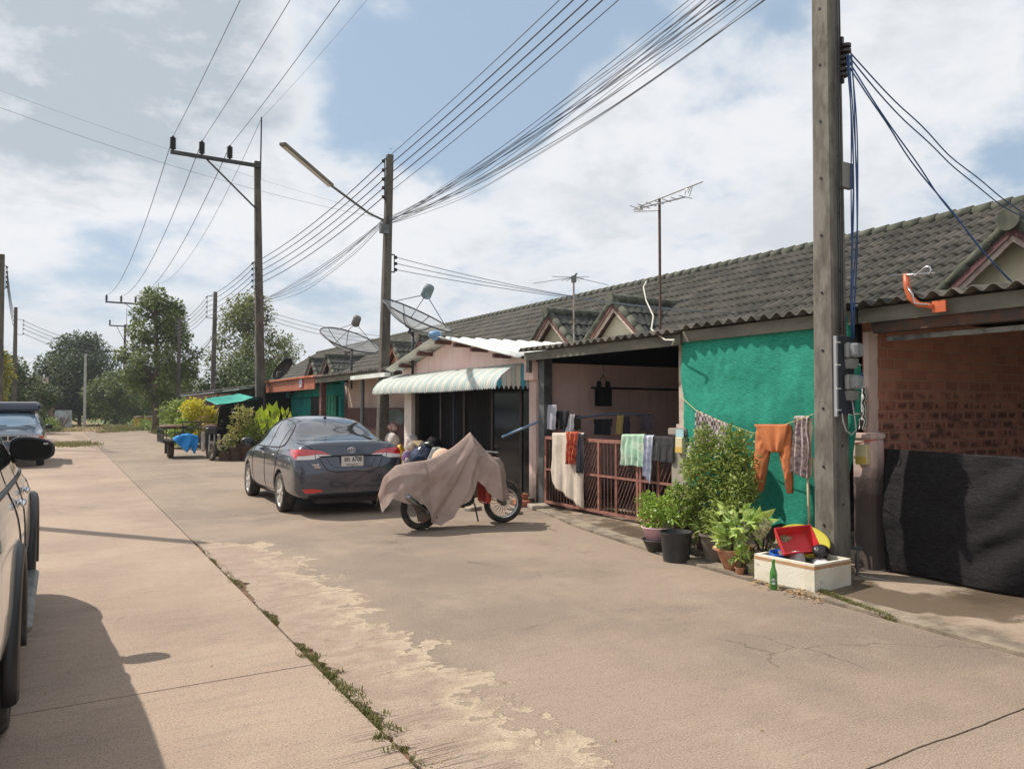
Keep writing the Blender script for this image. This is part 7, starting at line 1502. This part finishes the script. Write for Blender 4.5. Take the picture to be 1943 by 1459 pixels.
b = MB(); b.bbox((fx-.2, fy+.36, .58), (.12, .08, .62), .03); b.bbox((fx+.26, fy+.42, .55), (.10, .10, .5), .03); b.build('leg_shield', pm('silver_leg_shield', S(176, 166, 156), S(150, 138, 128), 6, .5), SC_)
b = MB(); b.smooth = True; b.lathe_e((fx+.02, fy+.3, .90), (.075, .06, .07), 14, 8); b.build('headlight', pm('orange_headlight', S(190, 90, 60), rough=.3), SC_)
b = MB(); b.smooth = True; b.lathe_e((fx+.02, fy+.36, 1.03), (.19, .14, .08), 14, 8); b.build('rag', pm('brown_rag', S(110, 90, 86), S(86, 70, 70), 9, .9), SC_)
b = MB(); b.tube([(fx-.34, fy+.42, .98), (fx, fy+.33, .95), (fx+.38, fy+.42, .98)], .016, 6); b.tube([(fx+.25, fy+.40, 1.0), (fx+.34, fy+.36, 1.18)], .008, 5); b.lathe_e((fx+.35, fy+.36, 1.2), (.05, .02, .04), 8, 5); b.build('handlebar', DK, SC_)
b = MB(); x0_, x1_ = gl.x-.25, fx-.12; ya2, yb2 = gl.y+.1, gl.y+1.9
b.box((x0_, ya2, .50), (x1_, yb2, .56))
for z in (.56, .75, .92):
    b.bar((x0_, ya2, z), (x0_, yb2, z), .03); b.bar((x0_, yb2, z), (x1_, yb2, z), .03); 
    if z < .8: b.bar((x0_, ya2, z), (x1_-.3, ya2, z), .03)
for k in range(8): b.bar((x0_, lerp(ya2, yb2, k/7), .5), (x0_, lerp(ya2, yb2, k/7), .93), .022)
for k in range(5): b.bar((lerp(x0_, x1_, k/4), yb2, .5), (lerp(x0_, x1_, k/4), yb2, .93), .022)
for x in (lerp(x0_, x1_, .55), x1_): b.bar((x, ya2+.3, .5), (x, ya2+.3, 1.16), .03)
b.bar((lerp(x0_, x1_, .45), ya2+.3, 1.16), (x1_+.5, ya2+.3, 1.16), .03); b.bar((lerp(x0_, x1_, .6), ya2+.3, .95), (x1_+.1, ya2+.3, .96), .03); b.bar((x0_+.4, ya2+.3, .8), (fx+.0, ya2+.8, 1.08), .03)
b.bar((x1_, yb2-.1, .3), (fx+.1, yb2-.1, .32), .04); b.bar((gl.x, gl.y+.55, .31), (fx, gl.y+.75, .33), .04); b.build('sidecar_frame', DK, SC_)
b = MB(); b.box((x0_+.03, ya2-.05, .18), (x0_+.09, ya2+.02, .52)); b.build('mud_flap', BLKP, SC_)
b = MB(); b.smooth = True
def bt(u, v):
    x = lerp(gl.x+.02, fx-.2, u); low = interp(u, [(0, .60), (.25, .42), (.55, .18), (.7, .4), (.85, .12), (1, .55)]); zt_ = interp(u, [(0, .62), (.2, .74), (.6, .80), (1, .72)]); k = min(1, v/.25)
    return (x+.02*nz(u*6, v*6), ya2+.3-.42*min(1, v/.3)-.05*v+.04*sin(u*13+v*4)*v, lerp(zt_, low, max(0, (v-.25)/.75))+.02*nz(u*8, v*8))
b.slab(bt, 30, 24, (0, .006, 0)); tag(b.build('blue_sheet', pm('bright_blue_plastic', S(40, 160, 236), S(30, 146, 222), 4, .4, transl=.3)), 'bright blue plastic sheet draped over the sidecar wheel', 'sheet')
b = MB(); b.bar((x0_+.5, ya2+.9, .98), (x1_+.35, ya2+.7, 1.34), .16, .03); tag(b.build('wooden_board', pm('tan_board', S(196, 160, 112), S(176, 140, 96), 5, .8)), 'tan board lying slanting across the sidecar', 'board')
b = MB(); b.smooth = True; b.lathe([(.42, -.05), (.46, 0), (.42, .05)], (x0_+.45, ya2+1.4, 1.0), 24, True); tag(b.build('basket', pm('brown_basket', S(130, 106, 90), S(110, 88, 76), 6, .9)), 'flat brown basket resting on the sidecar rail', 'basket')
# ------------------------------------------------------------------ bins, wall, house across
YBIN = pm('faded_yellow_bin', S(196, 156, 60), S(176, 136, 54), 3, .6, dirt=S(120, 96, 60), dsc=4)
g = gnd(263, 812); BN = thing('waste_bin', 'faded yellow waste bin left of its twin by the roadside tree', 'bin', (g.x, g.y, 0), 'yellow waste bins')
part(lambda b: b.lathe([(.26, 0), (.30, .05), (.36, .78), (.38, .80), (.38, .84), (.34, .84)], (g.x, g.y, 0), 14), 'bin_body', YBIN, BN); part(lambda b: b.lathe([(.36, .84), (.3, .95), (.1, 1.0), (.02, 1.0)], (g.x, g.y, 0), 14), 'bin_lid', pm('dusty_lid', S(110, 96, 76), S(90, 80, 66), 5, .8), BN)
dup(BN, (g.x+.85, g.y+.3, 0), .6, 'faded yellow waste bin right of its twin, nearer the tree trunk')
WL = thing('boundary_wall', 'long whitewashed boundary wall across the end of the road', 'wall', (-2.2, 80, 0))
part(lambda b: (b.box((-14, 80, -.1), (-.9, 80.15, 1.5)), b.box((-.5, 80, -.1), (.9, 80.15, 1.45))), 'wall_panel', pm('grey_whitewash', S(176, 184, 190), S(150, 156, 160), 1.2, .9), WL)
part(lambda b: (b.box((-.95, 79.9, -.1), (-.45, 80.3, 1.7)), b.box((-14, 79.95, 1.5), (-1, 80.2, 1.62))), 'wall_post', pm('brownish_post', S(140, 104, 92), S(120, 90, 80), 2, .9), WL)
FH = thing('brick_house', 'low brownish house half hidden behind the trees left of the road', 'house', (-6, 84, 0))
part(lambda b: b.box((-9, 83, 0), (-1.5, 90, 3.4)), 'wall', pm('brown_brick_far', S(140, 96, 78), S(116, 80, 66), 1, .9), FH)
part(lambda b: b.prism([(82.4, 3.35), (90.6, 3.35), (86.5, 4.6)], -9.5, -1.0, 'X'), 'roof', pm('far_brown_roof', S(96, 72, 62), S(80, 62, 54), 1, .9), FH)
random.seed(61); b = MB()
for k in range(40): a_ = rnd(0, pi); p = V((-.2+rnd(-.5, .5), 78+rnd(-.5, .5), 0)); b.tube([p, p+V((rnd(-.8, .8), rnd(-.3, .3), rnd(.4, 1.0)))], .03, 4)
tag(b.build('brush_pile', BARK), kind='stuff')
# ------------------------------------------------------------------ air
mb = MB(); mb.box((-180, -30, -1.1), (220, 200, 24)); hz_ = mb.build('haze', MATS['joint_dirt'], loc=(0, 60, 0))
hm = bpy.data.materials.new('haze_air'); hm.use_nodes = True; tt = hm.node_tree; tt.nodes.clear()
o_n = tt.nodes.new('ShaderNodeOutputMaterial'); v_n = tt.nodes.new('ShaderNodeVolumePrincipled'); v_n.inputs['Color'].default_value = (.86, .91, 1, 1); v_n.inputs['Density'].default_value = .0005; v_n.inputs['Anisotropy'].default_value = .3
tt.links.new(v_n.outputs[0], o_n.inputs['Volume']); hz_.data.materials.clear(); hz_.data.materials.append(hm); tag(hz_, kind='stuff'); hz_.display_type = 'WIRE'
